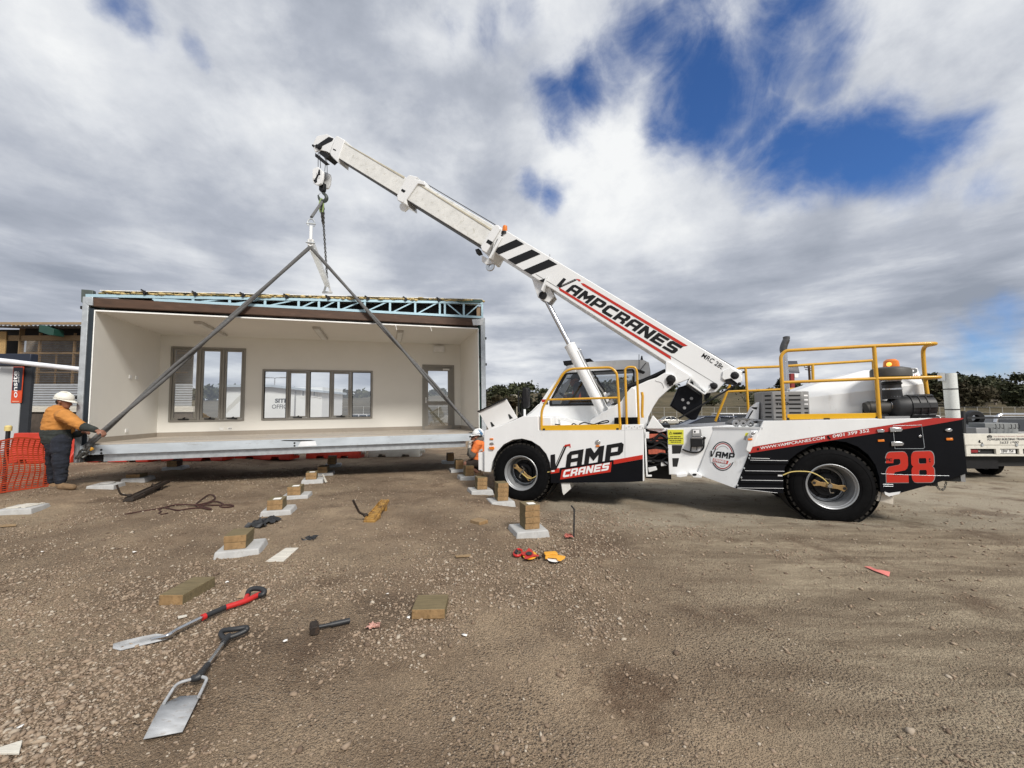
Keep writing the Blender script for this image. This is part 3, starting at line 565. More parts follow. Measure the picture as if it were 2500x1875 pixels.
cf = [cw[i] for i in range(len(cw))]; cin = [(x + (.045 if x < sum(p[0] for p in cw) / len(cw) else -.03), z + (.04 if z < sum(p[1] for p in cw) / len(cw) else -.03)) for x, z in cw]
ring(cf, cin, v0 - .012, .05, 'window_frame', DULL, cab)
MB().add([(x, v0 + .015, z) for x, z in cin], [tuple(range(len(cin)))]).build('window_glass', CABGL, cab, fix=False); MB().add([(x, v1 - .02, z) for x, z in cin], [tuple(range(len(cin)))]).build('far_window_glass', CABGL, cab, fix=False)
p, q = co[2], co[4]; MB().add([(p[0], v0 + .03, p[1]), (q[0], v0 + .03, q[1]), (q[0], v1 - .03, q[1]), (p[0], v1 - .03, p[1])], [(0, 1, 2, 3)]).build('windscreen', CABGL, cab, fix=False)
bar = MB(); bar.beam(*[Vector((C.at('CB', x, y, 1, v0).x, v0 + .02, C.at('CB', x, y, 1, v0).z)) for x, y in ((560, 650), (870, 1130))], .05, .03); bar.build('window_pillar', DULL, cab)
it = MB(); zz = C.at('Z1', 1000, 800, 1, v0).z; it.box(cw[2][0] - .1, cw[6][0], v0 + .06, v1 - .06, zd, zz - .04); sx_ = C.at('Z1', 1120, 700, 1, 1.7).x
it.box(sx_, sx_ + .12, 1.5, 1.95, zz - .1, zz + .42); it.box(sx_ - .4, sx_ + .1, 1.5, 1.95, zz - .12, zz - .02)
it.beam((cw[1][0] + .1, 1.72, zz - .1), (cw[1][0] + .25, 1.72, zz + .18), .05, .05); it.lathe([(.19, -.012), (.2, 0), (.19, .012), (.17, 0), (.19, -.012)], (cw[1][0] + .27, 1.72, zz + .2), (.6, 0, .8), 20); it.build('cab_interior', PIT, cab)
MB().slab(C.uw('Z1', [(910, 436), (1130, 414), (1165, 446), (1060, 452), (930, 466), (920, 470)], 1.3), 1.3, 2.2).build('sun_visor', DULL, cab, bevel=.004)
an = MB(); an.tube(q3('CB', 1.15, (1532, 600), (1532, 300)), .006, 6); an.tube(q3('CB', 1.15, (1545, 640), (1672, 480)), .008, 6); an.tube(q3('CB', 1.4, (1588, 420), (1590, 330)), [.03, .012], 8); an.build('aerial', DULL, cab)
MB().slab(C.uw('CB', [(1460, 640), (1490, 600), (1640, 650), (1660, 670), (1620, 705), (1540, 680)], 1.05), 1.02, 1.1).build('work_light', DULL, cab, bevel=.006)
decal('red_flag_sticker', 'Z1', [(738, 748), (770, 746), (770, 768), (740, 770)], RED, cab, v=v0); decal('sticker', 'Z1', [(748, 778), (788, 762), (790, 788), (750, 788)], INK, cab, v=v0)
# ---- front handrails
gr = MB(); T = .024
ctube('Z1', [(737, 992), (737, 830), (785, 745), (918, 528), (975, 500), (1300, 488), (1347, 530), (1362, 735), (1375, 992)], .04, T, .12, mb=gr); ctube('Z1', [(777, 750), (1362, 733)], .04, T * .85, mb=gr)
ctube('Z1', [(1428, 955), (1414, 500), (1440, 484), (1495, 486), (1510, 520), (1526, 955)], .05, T * .9, .08, mb=gr); ctube('Z1', [(1550, 688), (1556, 720), (1552, 860), (1556, 895)], .05, T, .02, mb=gr)
hr = gr.build('handrail', YEL, crane, smooth=60)
kp = MB(); kp.slab(C.uw('FR', [(432, 232), (1600, 212), (1600, 296), (432, 302)], .03), .02, .034); kp.build('kick_plate', YELP, hr, bevel=.003)
for q in ([(448, 277), (482, 275), (482, 302), (448, 303)], [(1522, 270), (1558, 268), (1558, 296), (1522, 297)]): MB().slab(C.uw('FR', q, .02), .014, .0195).build('slot', PIT, hr)
cl = MB(); [cl.tube(crom(q3('FR', .35, *p)), .012, 6) for p in ([(560, 222), (620, 215), (700, 222)], [(870, 222), (900, 205), (940, 222)])]; cl.build('deck_cables', DULL, crane, fix=False); cl = MB(); [cl.tube(crom(q3('FR', .35, *p)), .012, 6) for p in ([(980, 215), (1050, 190), (1130, 205), (1200, 215), (1300, 180), (1390, 160), (1400, 185), (1250, 210)],)]; cl.build('coiled_cable', DULL, crane, fix=False); cl = MB()
[cl.slab(C.uw('FR', p, .45), .4, .5) for p in ([(390, 120), (430, 120), (430, 290), (390, 290)], [(450, 150), (520, 140), (520, 220), (450, 220)])]; cl.build('deck_fittings', DULL, crane)
MB().slab(C.uw('FR', [(1495, 118), (1835, 112), (1840, 210), (1495, 210)], .25), .2, .6).build('step_box', BLACK, crane, bevel=.006)
ra = MB(); ra.slab(C.uw('FR', [(540, 85), (600, 90), (1110, 190), (1110, 222), (990, 222), (540, 105)], .7), .62, .75); ra.build('deck_ramp', WHITE, crane, bevel=.006)
# ---- rear tower that carries the boom
tw = [(1130, 985), (1130, 915), (1240, 850), (1380, 765), (1430, 690), (1475, 648), (1600, 592), (1668, 570), (1735, 530), (1800, 540), (1835, 590), (1820, 618), (1690, 735), (1640, 810), (1602, 890), (1585, 960), (1640, 985)]
tower = cslab('boom_tower', 'Z1', tw, .58, .68, WHITE, bevel=.012); t2 = MB().slab(C.uw('Z1', tw, .58), 1.22, 1.32).build('far_tower_plate', WHITE, tower, bevel=.01)
MB().slab(C.uw('Z1', [(1150, 985), (1150, 930), (1400, 790), (1560, 640), (1600, 720), (1560, 985)], .6), .68, 1.22).build('tower_core', WHITE, tower)
MB().slab(C.uw('Z1', [(1428, 690), (1470, 645), (1500, 665), (1510, 985), (1420, 985)], .5), .5, .6).build('rail_bracket', WHITE, tower, bevel=.01)
mb = MB(); mb.loft([C.at('Z1', x, y, 1, .45) for x, y in [(1582, 985), (1640, 875), (1735, 985)]], [C.at('Z1', x, y, 1, .6) for x, y in [(1582, 985), (1640, 875), (1735, 985)]]); mb.build('gusset', WHITE, tower, bevel=.01)
def pin(z, x, y, v, r, m=DULL, parent=crane, tail=None, name='pivot_pin'):
    p = C.at(z, x, y, 1, v); b = MB().lathe([(0, -.05), (r * .6, -.05), (r, -.035), (r, 0)], p, (0, 1, 0), 24); b.lathe([(0, -.06), (r * .45, -.06), (r * .5, -.05)], p, (0, 1, 0), 20)
    if tail: t = C.at(z, tail[0], tail[1], 1, v); b.beam(p + Vector((0, -.012, 0)), t + Vector((0, -.012, 0)), r * 1.3, .02, up=(0, 1, 0)); b.lathe([(0, -.03), (r * .3, -.03), (r * .32, 0)], t, (0, 1, 0), 12)
    return b.build(name, m, parent, smooth=35)
pin('Z1', 1785, 585, .58, .085, parent=tower, tail=(1778, 628))
ws = MB(); ws.tube(crom([p_ + Vector((0, -.002, 0)) for p_ in q3('CB', .58, (1870, 840), (1900, 860), (1960, 870), (2010, 900), (2040, 960), (2045, 1000))]), .006, 6); ws.build('weld_bead', SEAM, tower)
# ---- lift cylinder
cy = MB(); p, q = C.at('Z1', 1238, 845, 1, .95), C.at('Z1', 965, 305, 1, .95); d = (q - p).normalized(); cy.cyl(p - d * .25, q, .118, 28); cy.lathe([(.118, -.03), (.124, -.028), (.124, 0), (.055, .006)], q, d, 28)
lift = cy.build('lift_cylinder', WHITE, crane, smooth=40)
pe = C.at('B2', 570, 652, 1, .95); MB().cyl(q - d * .1, pe - d * .06, .052, 24).build('piston_rod', CHROME, lift)
MB().cyl(pe + Vector((0, -.2, 0)), pe + Vector((0, .2, 0)), .085, 24).build('rod_end', DULL, lift)
vv = MB(); [vv.beam(*q3('CB', .78, *k), .07, .07) for k in ([(880, 1110), (900, 1150)], [(940, 1240), (980, 1320)], [(900, 1310), (930, 1370)])]; vv.tube(crom(q3('CB', .84, (270, 170), (320, 210), (345, 300), (620, 830), (760, 1030), (800, 1090))), .012, 6); vv.build('valve_block', STEEL, lift)
MB().slab(C.uw('CB', [(790, 1100), (840, 1080), (910, 1270), (870, 1300)], .8), .78, .84).build('valve_cover', WHITE, lift, bevel=.004)
# ---- telescopic boom
b0, b1 = .7, 1.2
bs = [(160, 290), (200, 92), (282, 150), (2040, 1197), (2096, 1222), (2098, 1300), (2060, 1322), (2000, 1300), (1945, 1322), (1880, 1385), (1815, 1395), (1690, 1270), (1590, 1300), (1590, 1310), (1506, 1215), (1506, 1150)]
bs = [(160, 290), (200, 92), (2040, 1197), (2096, 1222), (2094, 1300), (2062, 1320), (1950, 1280), (1945, 1322), (1890, 1382), (1815, 1392), (1690, 1272), (1590, 1302), (1552, 1282), (1506, 1216), (1503, 1150)]
boom = cslab('boom_base_section', 'B2', bs, b0, b1, WHITEB, bevel=.018, bseg=3)
def bslab(name, z, pts, v0_, v1_, m, parent=boom, bevel=.004, vp=b0): return MB().slab(C.uw(z, pts, vp), v0_, v1_).build(name, m, parent, bevel=bevel)
for k, s4 in enumerate(([(163, 286), (350, 203), (410, 240), (216, 320)], [(282, 360), (470, 281), (537, 317), (343, 398)], [(404, 440), (600, 357), (666, 396), (465, 476)], [(523, 521), (592, 497), (572, 545)])): bslab('warning_stripe', 'B2', s4, b0 - .004, b0 - .001, INK, bevel=0)
bslab('red_stripe', 'B2', [(848, 541), (870, 543), (1672, 1024), (1638, 1030), (862, 560)], b0 - .004, b0 - .001, RED2, bevel=0)
bslab('red_stripe', 'B2', [(678, 573), (1540, 1106), (1543, 1131), (683, 597)], b0 - .004, b0 - .001, RED2, bevel=0)
letter('VAMPCRANES', *q3('B2', b0, (650, 556), (1560, 1090), (714, 500)), INK, boom, lift=(0, -.004, 0))
bslab('red_hook_emblem', 'B2', [(806, 508), (840, 512), (846, 526), (836, 528)], b0 - .005, b0 - .001, RED2, bevel=0)
letter('MRC 28t', *q3('B2', b0, (1775, 1108), (1932, 1206), (1797, 1079)), INK, boom, font=1, bold=.012)
bslab('weld_seam', 'B2', [(500, 470), (1503, 1078), (1890, 1315), (1888, 1319), (1500, 1083), (498, 475)], b0 - .002, b0 + .001, GREYP, bevel=0)
# foot plates of the boom
fo = bslab('boom_foot', 'B2', [(1503, 1150), (1525, 1148), (1700, 1260), (1690, 1278), (1590, 1318), (1520, 1345), (1490, 1300), (1500, 1220)], b0 - .05, b0 + .06, WHITE, bevel=.01)
ft = MB(); ft.slab(C.uw('MA', [(1030, 400), (1410, 640), (1310, 755), (968, 535)], b0), b0 + .06, b1 - .06); ft.build('cylinder_bracket', WHITE, boom, bevel=.008)
ft = MB(); [ft.slab(C.uw('MA', k, .64), .6, .72) for k in ([(1030, 400), (1060, 400), (992, 535), (968, 535)], [(1400, 630), (1430, 640), (1320, 765), (1295, 745)], [(968, 535), (985, 515), (1315, 735), (1305, 765)])]; ft.build('bracket_rib', WHITE, boom, bevel=.004)
for c_ in ((1055, 545), (1275, 690)): MB().slab(C.uw('MA', oval(c_[0], c_[1], 34, 48), b0 + .06), b0 + .05, b0 + .062).build('bracket_hole', PIT, boom)
pin('MA', 1500, 595, b0, .06, parent=boom, tail=(1445, 555)); pin('MA', 1910, 385, b0, .07, parent=boom, tail=(1855, 350))
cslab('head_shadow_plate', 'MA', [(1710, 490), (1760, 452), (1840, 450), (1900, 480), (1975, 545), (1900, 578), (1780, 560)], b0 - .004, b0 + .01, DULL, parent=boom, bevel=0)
pt = bslab('boom_pivot_lug', 'MA', [(1820, 225), (2000, 330), (2045, 420), (2020, 530), (1990, 560), (1900, 490), (1830, 440), (1700, 470), (1660, 430), (1675, 300)], b0 - .03, b0 - .002, WHITE)
tb = MB(); tb.tube(rounded(q3('MA', .62, (2015, 548), (1920, 585), (1270, 965), (800, 1240)), .05), .016, 8); tb.ball(C.at('MA', 2010, 550, 1, .62), .03); tb.ball(C.at('MA', 2095, 315, 1, .7), .022); tb.build('return_hose', DULL, boom)
hs = MB(); [hs.tube(crom(q3('CB', vv_, (1290, 980 + k), (1430, 930 + k), (1560, 880 + k), (1760, 800 + k), (2080, 650 + k))), .03, 8) for k, vv_ in ((0, .95), (40, 1.0), (-25, 1.05), (70, .9))]; hs.build('hydraulic_hoses', DULL, boom)
# cylinder head lug under the boom
lg = bslab('cylinder_lug', 'B2', [(470, 510), (590, 545), (640, 640), (600, 690), (530, 660), (515, 650)], .8, .86, WHITE, vp=.8); bslab('cylinder_lug', 'B2', [(470, 510), (590, 545), (640, 640), (600, 690), (530, 660), (515, 650)], 1.04, 1.1, WHITE, vp=.8)
bslab('lug_plate', 'B2', [(545, 600), (585, 500), (592, 505), (560, 610)], .62, .8, WHITE, vp=.7)
# collar at the end of the base section
def collar(z, pts, v0_, v1_, par, name='boom_collar', t=.05):
    return MB().slab(C.uw(z, pts, v0_), v0_, v1_).build(name, WHITEB, par, bevel=.015)
collar('B1', [(1868, 1190), (1990, 1000), (2010, 980), (2042, 985), (2060, 1020), (1925, 1255), (1880, 1230)], b0 - .05, b1 + .05, boom)
collar('B1', [(1950, 1285), (2052, 1085), (2078, 1098), (1965, 1310), (1940, 1310)], b0 - .05, b1 + .05, boom)
decal('black_patch', 'B1', [(1940, 1122), (1990, 1150), (1968, 1180), (1922, 1152)], INK, boom, v=b0 - .05)
lg2 = bslab('sheave_lug', 'B1', [(1880, 1275), (1960, 1320), (2010, 1350), (1925, 1365), (1880, 1335)], .85, .95, WHITE, vp=.85); MB().lathe([(.03, -.02), (.1, -.02), (.11, -.01), (.1, 0), (.11, .01), (.1, .02), (.03, .02)], C.at('B1', 1962, 1385, 1, .9), (0, 1, 0), 24).build('sheave', STEEL, lg2)
bslab('roller_guide', 'B1', [(1815, 1220), (1850, 1210), (1868, 1250), (1830, 1262)], .8, .95, DULL, vp=.8)
bk = MB(); p = C.at('B1', 2100, 1050, 1, .74); k_ = (C.at('B1', 2105, 1020, 1, .74) - p).normalized(); bk.lathe([(0, .0), (.055, 0), (.06, .05), (.05, .13), (.02, .15), (0, .15)], p + Vector((0, 0, 0)), (.1, 0, 1), 20); bc = bk.build('beacon', AMBER, boom)
MB().lathe([(0, -.06), (.075, -.06), (.07, .0), (0, .0)], p, (.1, 0, 1), 20).build('beacon_base', DULL, bc); MB().tube(q3('B1', .68, (2085, 1075), (2030, 1130), (1960, 1290)), .012, 6).build('cable', DULL, bc)
# middle and inner sections
mid = [(1145, 730), (1225, 535), (1330, 565), (2000, 985), (1945, 1240)]
mid = bslab('boom_middle_section', 'B1', [(1150, 735), (1235, 545), (2030, 1010), (1930, 1215)], .735, 1.165, GRUBBY, parent=boom, bevel=.014, vp=.735)
tip = bslab('boom_inner_section', 'B1', [(470, 322), (535, 185), (1180, 545), (1110, 715)], .765, 1.135, GRUBBY, parent=boom, bevel=.012, vp=.765)
MB().slab(C.uw('B1', [(1160, 742), (1925, 1217), (1925, 1224), (1160, 749)], .735), .74, 1.16).build('boom_underside', GREASE, mid); MB().slab(C.uw('B1', [(485, 330), (1105, 716), (1105, 722), (485, 336)], .765), .77, 1.13).build('boom_underside', GREASE, tip)
for s_, z_, m_, pv in (([(555, 195), (575, 200), (1140, 520), (1130, 535)], 'B1', tip, .765), ([(1270, 595), (1290, 596), (1985, 1025), (1975, 1042)], 'B1', mid, .735)): MB().slab(C.uw(z_, s_, pv), pv - .012, pv + .002).build('guide_rail', mat('cream_grubby_rail', (.55, .51, .4), .6, var=.2), m_, bevel=.004)
c2 = collar('B1', [(1062, 700), (1078, 660), (1160, 515), (1185, 500), (1262, 520), (1225, 560), (1135, 740), (1120, 770), (1066, 745)], .70, 1.2, mid); collar('B1', [(1128, 730), (1230, 540), (1330, 560), (1330, 600), (1265, 585), (1150, 745), (1155, 790), (1122, 775)], .70, 1.2, mid)
decal('black_patch', 'B1', [(1112, 634), (1148, 655), (1132, 675), (1102, 655)], INK, mid, v=.70)
MB().slab(C.uw('B1', [(1090, 780), (1125, 775), (1170, 810), (1130, 848), (1098, 838), (1085, 810)], .9), .9, .98).build('rope_lug', WHITE, mid, bevel=.006)
collar('B1', [(415, 290), (470, 130), (490, 125), (560, 165), (495, 345), (490, 380), (425, 315)], .74, 1.16, tip); decal('black_patch', 'B1', [(450, 247), (478, 262), (472, 272), (446, 258)], INK, tip, v=.74)
hd = bslab('boom_head', 'B1', [(250, 210), (290, 125), (388, 107), (460, 150), (412, 290), (385, 275), (330, 262), (272, 280), (262, 260)], .755, .79, WHITE, parent=tip, vp=.755, bevel=.008)
bslab('boom_head', 'B1', [(250, 210), (290, 125), (388, 107), (460, 150), (412, 290), (385, 275), (330, 262), (272, 280), (262, 260)], 1.11, 1.145, WHITE, parent=tip, vp=.755, bevel=.008)
MB().slab(C.uw('B1', [(265, 205), (300, 140), (385, 122), (440, 150), (400, 262), (330, 250), (290, 255)], .8), .79, 1.11).build('head_core', mat('head_grey', (.5, .5, .5), .5), hd)
decal('black_stripe', 'B1', [(300, 205), (405, 135), (452, 150), (440, 175), (340, 225)], INK, hd, v=.755)
pin('B1', 320, 235, .755, .075, parent=hd, tail=(285, 225)); pin('B1', 262, 225, .755, .03, parent=hd)
MB().slab(C.uw('HK', [(430, 490), (515, 425), (690, 550), (610, 625)], .78), .78, 1.1).build('rope_guide', DULL, hd); MB().slab(C.uw('HK', [(375, 500), (435, 540), (665, 730), (580, 750), (370, 580)], .8), .78, .86).build('trip_bar', DULL, hd, bevel=.006)
MB().tube(q3('B1', .95, (1325, 575), (2015, 985)), .01, 6).build('hoist_rope', GREASE, boom); MB().tube(q3('B2', .95, (285, 150), (1065, 625), (2030, 1190)), .01, 6).build('hoist_rope', GREASE, boom)
for x, y in ((608, 318), (635, 352), (1425, 815)): MB().tube(q3('B2', .95, (x, y + 30), (x, y)), .01, 6).build('rope_roller', GREYP, boom)
rp = MB(); [rp.tube([C.at('HK', x0, y0, 1, vq), C.at('HK', x1, y1, 1, vq)], .008, 6) for x0, y0, x1, y1, vq in ((432, 480, 430, 820, .9), (470, 530, 485, 830, .92), (605, 600, 580, 900, 1.0), (625, 590, 635, 940, 1.02))]; rp.build('hoist_rope', GREASE, tip)
# black winch guard hanging below the boom foot
wi = bslab('winch_housing', 'MA', [(790, 610), (860, 600), (960, 560), (1275, 760), (1270, 1000), (1150, 1270), (1050, 1275), (620, 990), (700, 830)], .75, 1.15, BLACK, vp=.75, bevel=.03)
for x, y in ((1050, 842), (983, 932), (908, 1033), (875, 870)): MB().lathe([(0, -.015), (.025, -.015), (.03, 0)], C.at('MA', x, y, 1, .75), (0, 1, 0), 12).build('bolt', GREYP, wi)
MB().slab(C.uw('MA', [(1330, 760), (1400, 680), (1440, 740), (1400, 820), (1330, 880)], .85), .8, 1.1).build('winch_motor', DULL, wi, bevel=.02)
# ---- articulated joint
v2 = .42
jt = MB(); jp = C.uw('Z2', [(372, 458), (915, 430), (1470, 395), (1470, 470), (1470, 900), (1080, 1100), (770, 1012), (620, 1000), (440, 990), (395, 990)], v2)
joint = MB().slab(jp, v2, v2 + .08).build('articulation_panel', WHITE, crane, bevel=.008)
MB().slab([jp[0], jp[2], (jp[2][0], jp[2][1] - .12), (jp[0][0], jp[0][1] - .12)], v2 + .08, W - v2).build('articulation_deck', GREYP, joint)
MB().slab(C.uw('Z2', [(400, 560), (1300, 560), (1300, 980), (700, 960), (400, 950)], v2), v2 + .5, W - v2 - .5).build('articulation_core', PIT, crane)
for k in ([(428, 648), (552, 648), (525, 745), (432, 748)], [(433, 798), (512, 798), (490, 898), (438, 898)]): MB().slab(C.uw('Z2', k, v2), v2 - .002, v2 + .002).build('cutout', PIT, joint)
sg = decal('warning_sign', 'AR', [(515, 805), (802, 805), (806, 1066), (527, 1066)], SIGNY, joint, v=v2, t=.01)
def ql(z, v, p00, p10, p01, **k): return q3(z, v, p00, p10, p01)
letter('WARNING', *q3('AR', v2, (612, 886), (775, 882), (612, 852)), INK, sg, lift=(0, -.013, 0), font=1, bold=.04)
tri = MB(); [tri.beam(C.at('AR', *p_, 1, v2) + Vector((0, -.0115, 0)), C.at('AR', *q_, 1, v2) + Vector((0, -.0115, 0)), .006, .001, up=(0, 1, 0)) for p_, q_ in (((540, 885), (598, 884)), ((598, 884), (569, 838)), ((569, 838), (540, 885)), ((569, 855), (569, 872)))]; tri.build('warning_triangle', INK, sg)
wl = MB()
for j, (x0, x1, y) in enumerate(((560, 760, 930), (540, 785, 962), (548, 780, 995), (572, 758, 1027))):
    x = x0
    while x < x1 - 12: e_ = min(x1, x + rnd.choice((22, 34, 46, 58))); wl.slab(C.uw('AR', [(x, y - 7), (e_, y - 7), (e_, y + 6), (x, y + 6)], v2), v2 - .0125, v2 - .0105); x = e_ + 8
wl.build('warning_text_lines', INK, sg)
bx = MB().slab(C.uw('AR', [(948, 790), (1108, 788), (1122, 918), (948, 920)], v2), v2 - .09, v2).build('control_box', GREYP, joint, bevel=.008); MB().slab(C.uw('AR', [(920, 960), (1130, 955), (1142, 1100), (925, 1108)], v2), v2 - .12, v2).build('socket_box', DULL, joint, bevel=.01)
MB().slab(C.uw('AR', [(945, 925), (1125, 922), (1132, 955), (940, 960)], v2), v2 - .1, v2).build('box_collar', STEEL, joint, bevel=.004)
decal('box_label', 'AR', [(975, 808), (1085, 806), (1086, 870), (976, 872)], WINK, bx, v=v2 - .09); MB().slab(C.uw('AR', oval(1005, 840, 16, 20), v2 - .09), v2 - .096, v2 - .0945).build('box_label_mark', INK, bx)
cb_ = MB(); cb_.tube(crom(q3('AR', v2 - .03, (780, 1155), (860, 1190), (970, 1215), (1090, 1200), (1160, 1130), (1170, 990))), .014, 8); cb_.tube(q3('AR', v2 - .03, (940, 1105), (930, 1190)), .012, 8); cb_.tube(q3('AR', v2 - .03, (1040, 1105), (1040, 1178)), .006, 6); cb_.beam(*q3('AR', v2 - .05, (1150, 990), (1190, 935)), .05, .04); cb_.build('cable', DULL, joint)
# hinge between the two halves: plates, hoses, pins
hg = MB(); [hg.slab(C.uw('Z2', k, .1), .06, .1) for k in ([(105, 455), (125, 470), (150, 1005), (130, 1005)], [(110, 495), (165, 495), (165, 570), (110, 570)], [(130, 990), (195, 990), (195, 1010), (130, 1010)])]; hg.build('hinge_plate', WHITE, crane, bevel=.004)
hz = MB(); hz.box(C.at('Z2', 110, 700, 1, .5).x, C.at('Z2', 420, 700, 1, .5).x, .75, W - .75, zb + .05, zd + .08); [hz.slab(C.uw('Z2', k, .5), .45, .6) for k in ([(150, 575), (300, 560), (370, 590), (370, 640), (150, 620)], [(150, 650), (360, 670), (365, 720), (240, 715), (150, 690)])]
for i in range(14):
    y0 = rnd.uniform(560, 930); hz.tube(crom(q3('Z2', rnd.uniform(.35, .7), (120, y0), (200, y0 + rnd.uniform(-40, 60)), (290, y0 + rnd.uniform(-60, 40)), (385, y0 + rnd.uniform(-40, 40)))), rnd.choice((.014, .02, .028)), 7)
hz.build('hinge_hoses', DULL, crane)
hw = MB(); [hw.slab(C.uw('Z2', k, .55), .5, .7) for k in ([(150, 455), (380, 450), (380, 480), (280, 500), (240, 485), (150, 470)], [(145, 815), (220, 825), (225, 850), (150, 850)], [(300, 830), (380, 840), (380, 880), (300, 890)], [(150, 905), (240, 890), (260, 930), (160, 960)])]; hw.build('hinge_knuckle', WHITE, crane, bevel=.006)
hr_ = MB(); [hr_.slab(C.uw('Z2', k, .48), .44, .5) for k in ([(160, 520), (330, 515), (368, 540), (360, 575), (165, 565)], [(155, 700), (240, 690), (350, 705), (355, 745), (160, 750)], [(148, 592), (270, 592), (270, 600), (148, 602)])]; hr_.build('hinge_bracket', mat('orange_red_primer', (.5, .12, .07), .6, var=.3, scale=20), crane)
ty = MB(); ty.slab(C.uw('Z2', [(480, 985), (595, 965), (600, 1000), (520, 1012), (480, 1005)], .4), .3, .5); ty.slab(C.uw('Z2', [(630, 970), (710, 955), (770, 990), (765, 1018), (670, 1012)], .35), .25, .45); ty.build('tie_down_lug', WHITE, joint, bevel=.006)
MB().slab(C.uw('Z2', oval(690, 990, 26, 14), .25), .245, .252).build('lug_hole', PIT, joint)
# flared panel with the round emblem
P1, P2, P3, P4 = C.at('Z2', 918, 452, 1, v2 - .003), C.at('Z2', 1478, 462, 1, .0), C.at('Z2', 1160, 1146, 1, 0.), C.at('Z2', 722, 985, 1, v2 - .003)
Nn = (P2 - P1).cross(P3 - P1).normalized(); P4 = C.on('Z2', 722, 985, P1, Nn); fp_ = MB(); off = Vector((.02, .03, 0)); fp_.add([P1, P4, Vector((P4.x + .05, v2 + .02, P4.z)), Vector((P1.x + .05, v2 + .02, P1.z))], [(0, 1, 2, 3)]); fp_.loft([P1, P2, P3, P4], [p_ + off for p_ in (P1, P2, P3, P4)]); flare = fp_.build('flared_panel', WHITE, crane)
top = MB(); top.add([P1, P2, P2 + Vector((0, 1.0, .0)), P1 + Vector((0, .9, 0))], [(0, 1, 2, 3)]); top.loft([P1 + Vector((-.02, -.01, 0)), P2 + Vector((0, -.012, 0)), P2 + Vector((0, -.012, .03)), P1 + Vector((-.02, -.01, .03))], [P1 + Vector((-.02, .05, 0)), P2 + Vector((0, .05, 0)), P2 + Vector((0, .05, .03)), P1 + Vector((-.02, .05, .03))]); top.build('panel_ledge', WHITE, flare)
Nn = (P2 - P1).cross(P4 - P1).normalized(); Nn = Nn if Nn.y < 0 else -Nn
def onf(x, y, l=.0): return C.on('Z2', x, y, P1 + Nn * l, Nn)
def ringf(cx, cy, rx, ry, w, m, l, name, a0=0, a1=360):
    b = MB(); n = 44; vs = []; k = [R(a0 + (a1 - a0) * i / n) for i in range(n + 1)]
    for a_ in k: vs += [onf(cx + rx * math.cos(a_), cy + ry * math.sin(a_), l), onf(cx + (rx - w) * math.cos(a_), cy + (ry - w) * math.sin(a_), l)]
    b.add(vs, [(2 * i, 2 * i + 1, 2 * i + 3, 2 * i + 2) for i in range(n)]); return b.build(name, m, flare, fix=False, smooth=0)
ringf(1017, 775, 136, 170, 11, INK, .003, 'emblem_ring'); ringf(1017, 775, 118, 150, 10, RED, .003, 'emblem_ring')
b = MB(); n = 40; b.add([onf(1017 + 106 * math.cos(i * 2 * math.pi / n), 775 + 138 * math.sin(i * 2 * math.pi / n), .005) for i in range(n)], [tuple(range(n))]); b.build('emblem_disc', WHITE, flare, fix=False)
b = MB(); b.add([onf(*p_, .007) for p_ in ((875, 712), (925, 695), (1185, 755), (1170, 830), (1085, 870), (880, 845), (872, 740))], [tuple(range(7))]); b.build('emblem_disc', WHITE, flare, fix=False)
letter('VAMP', onf(868, 780, .0), onf(1150, 815, .0), onf(880, 712, .0), INK, flare, lift=Nn * .010)
b = MB(); b.add([onf(*p_, .010) for p_ in ((905, 800), (1085, 832), (1070, 868), (900, 838))], [(0, 1, 2, 3)]); b.build('red_panel', RED2, flare, fix=False)
letter('CRANES', onf(912, 834, 0), onf(1060, 862, 0), onf(918, 806, 0), WINK, flare, lift=Nn * .013)
ringf(1017, 775, 88, 118, 4, GREYK, .007, 'emblem_text_arc', 215, 318); ringf(1017, 775, 88, 118, 4, GREYK, .009, 'emblem_text_arc', 70, 110)
lp = MB().slab(C.uw('Z2', [(1330, 478), (1415, 478), (1402, 560), (1325, 730), (1285, 715), (1275, 690)], .04), -.02, .03).build('lamp_bracket', WHITE, crane, bevel=.01)
lamp('Z2', oval(1371, 508, 24, 14), CHROME, lp, v=-.02); lamp('Z2', oval(1345, 544, 24, 13), CHROME, lp, v=-.02); lamp('Z2', [(1305, 570), (1360, 569), (1358, 591), (1304, 592)], AMBER, lp, v=-.02)
lamp('Z2', [(1282, 505), (1318, 505), (1300, 540), (1270, 540)], SIGNY, lp, v=.05, t=.004, name='sticker'); lamp('Z2', [(1270, 540), (1300, 540), (1282, 592), (1255, 585)], GREYP, lp, v=.05, t=.004, name='sticker')
# ---- rear body
def j(z, pts): return C.uw(z, pts, 0)
rarch = [(1300, 1340), (955, 1345), (948, 1230), (918, 1135), (860, 1052), (780, 990), (690, 955), (600, 944), (500, 955), (400, 988), (310, 1040), (250, 1090), (212, 1150), (196, 1230), (196, 1352)]
TL = j('Z2', [(1490, 367), (1345, 672), (1320, 742), (1165, 1146), (1720, 1207)]); TR = j('Z3', [(1370, 768), (1605, 768), (1632, 1200), (1300, 1300), (1020, 1376), (985, 1345)])
lo = j('Z3', [(1290, 832), (920, 887)]); st0, st1 = TL[2], TL[1]
white = MB().slab([TL[0], TR[0], TL[1]], 0, .05).build('rear_body', WHITE, crane, bevel=.006)
blk = MB().slab([TL[2], lo[1], lo[0], j('Z3', [(1590, 780)])[0], TR[2], TR[3], TR[4], TR[5]] + j('Z3', rarch[1:14]) + [TL[4], TL[3]], .0, .05).build('black_side', BLACK, white)
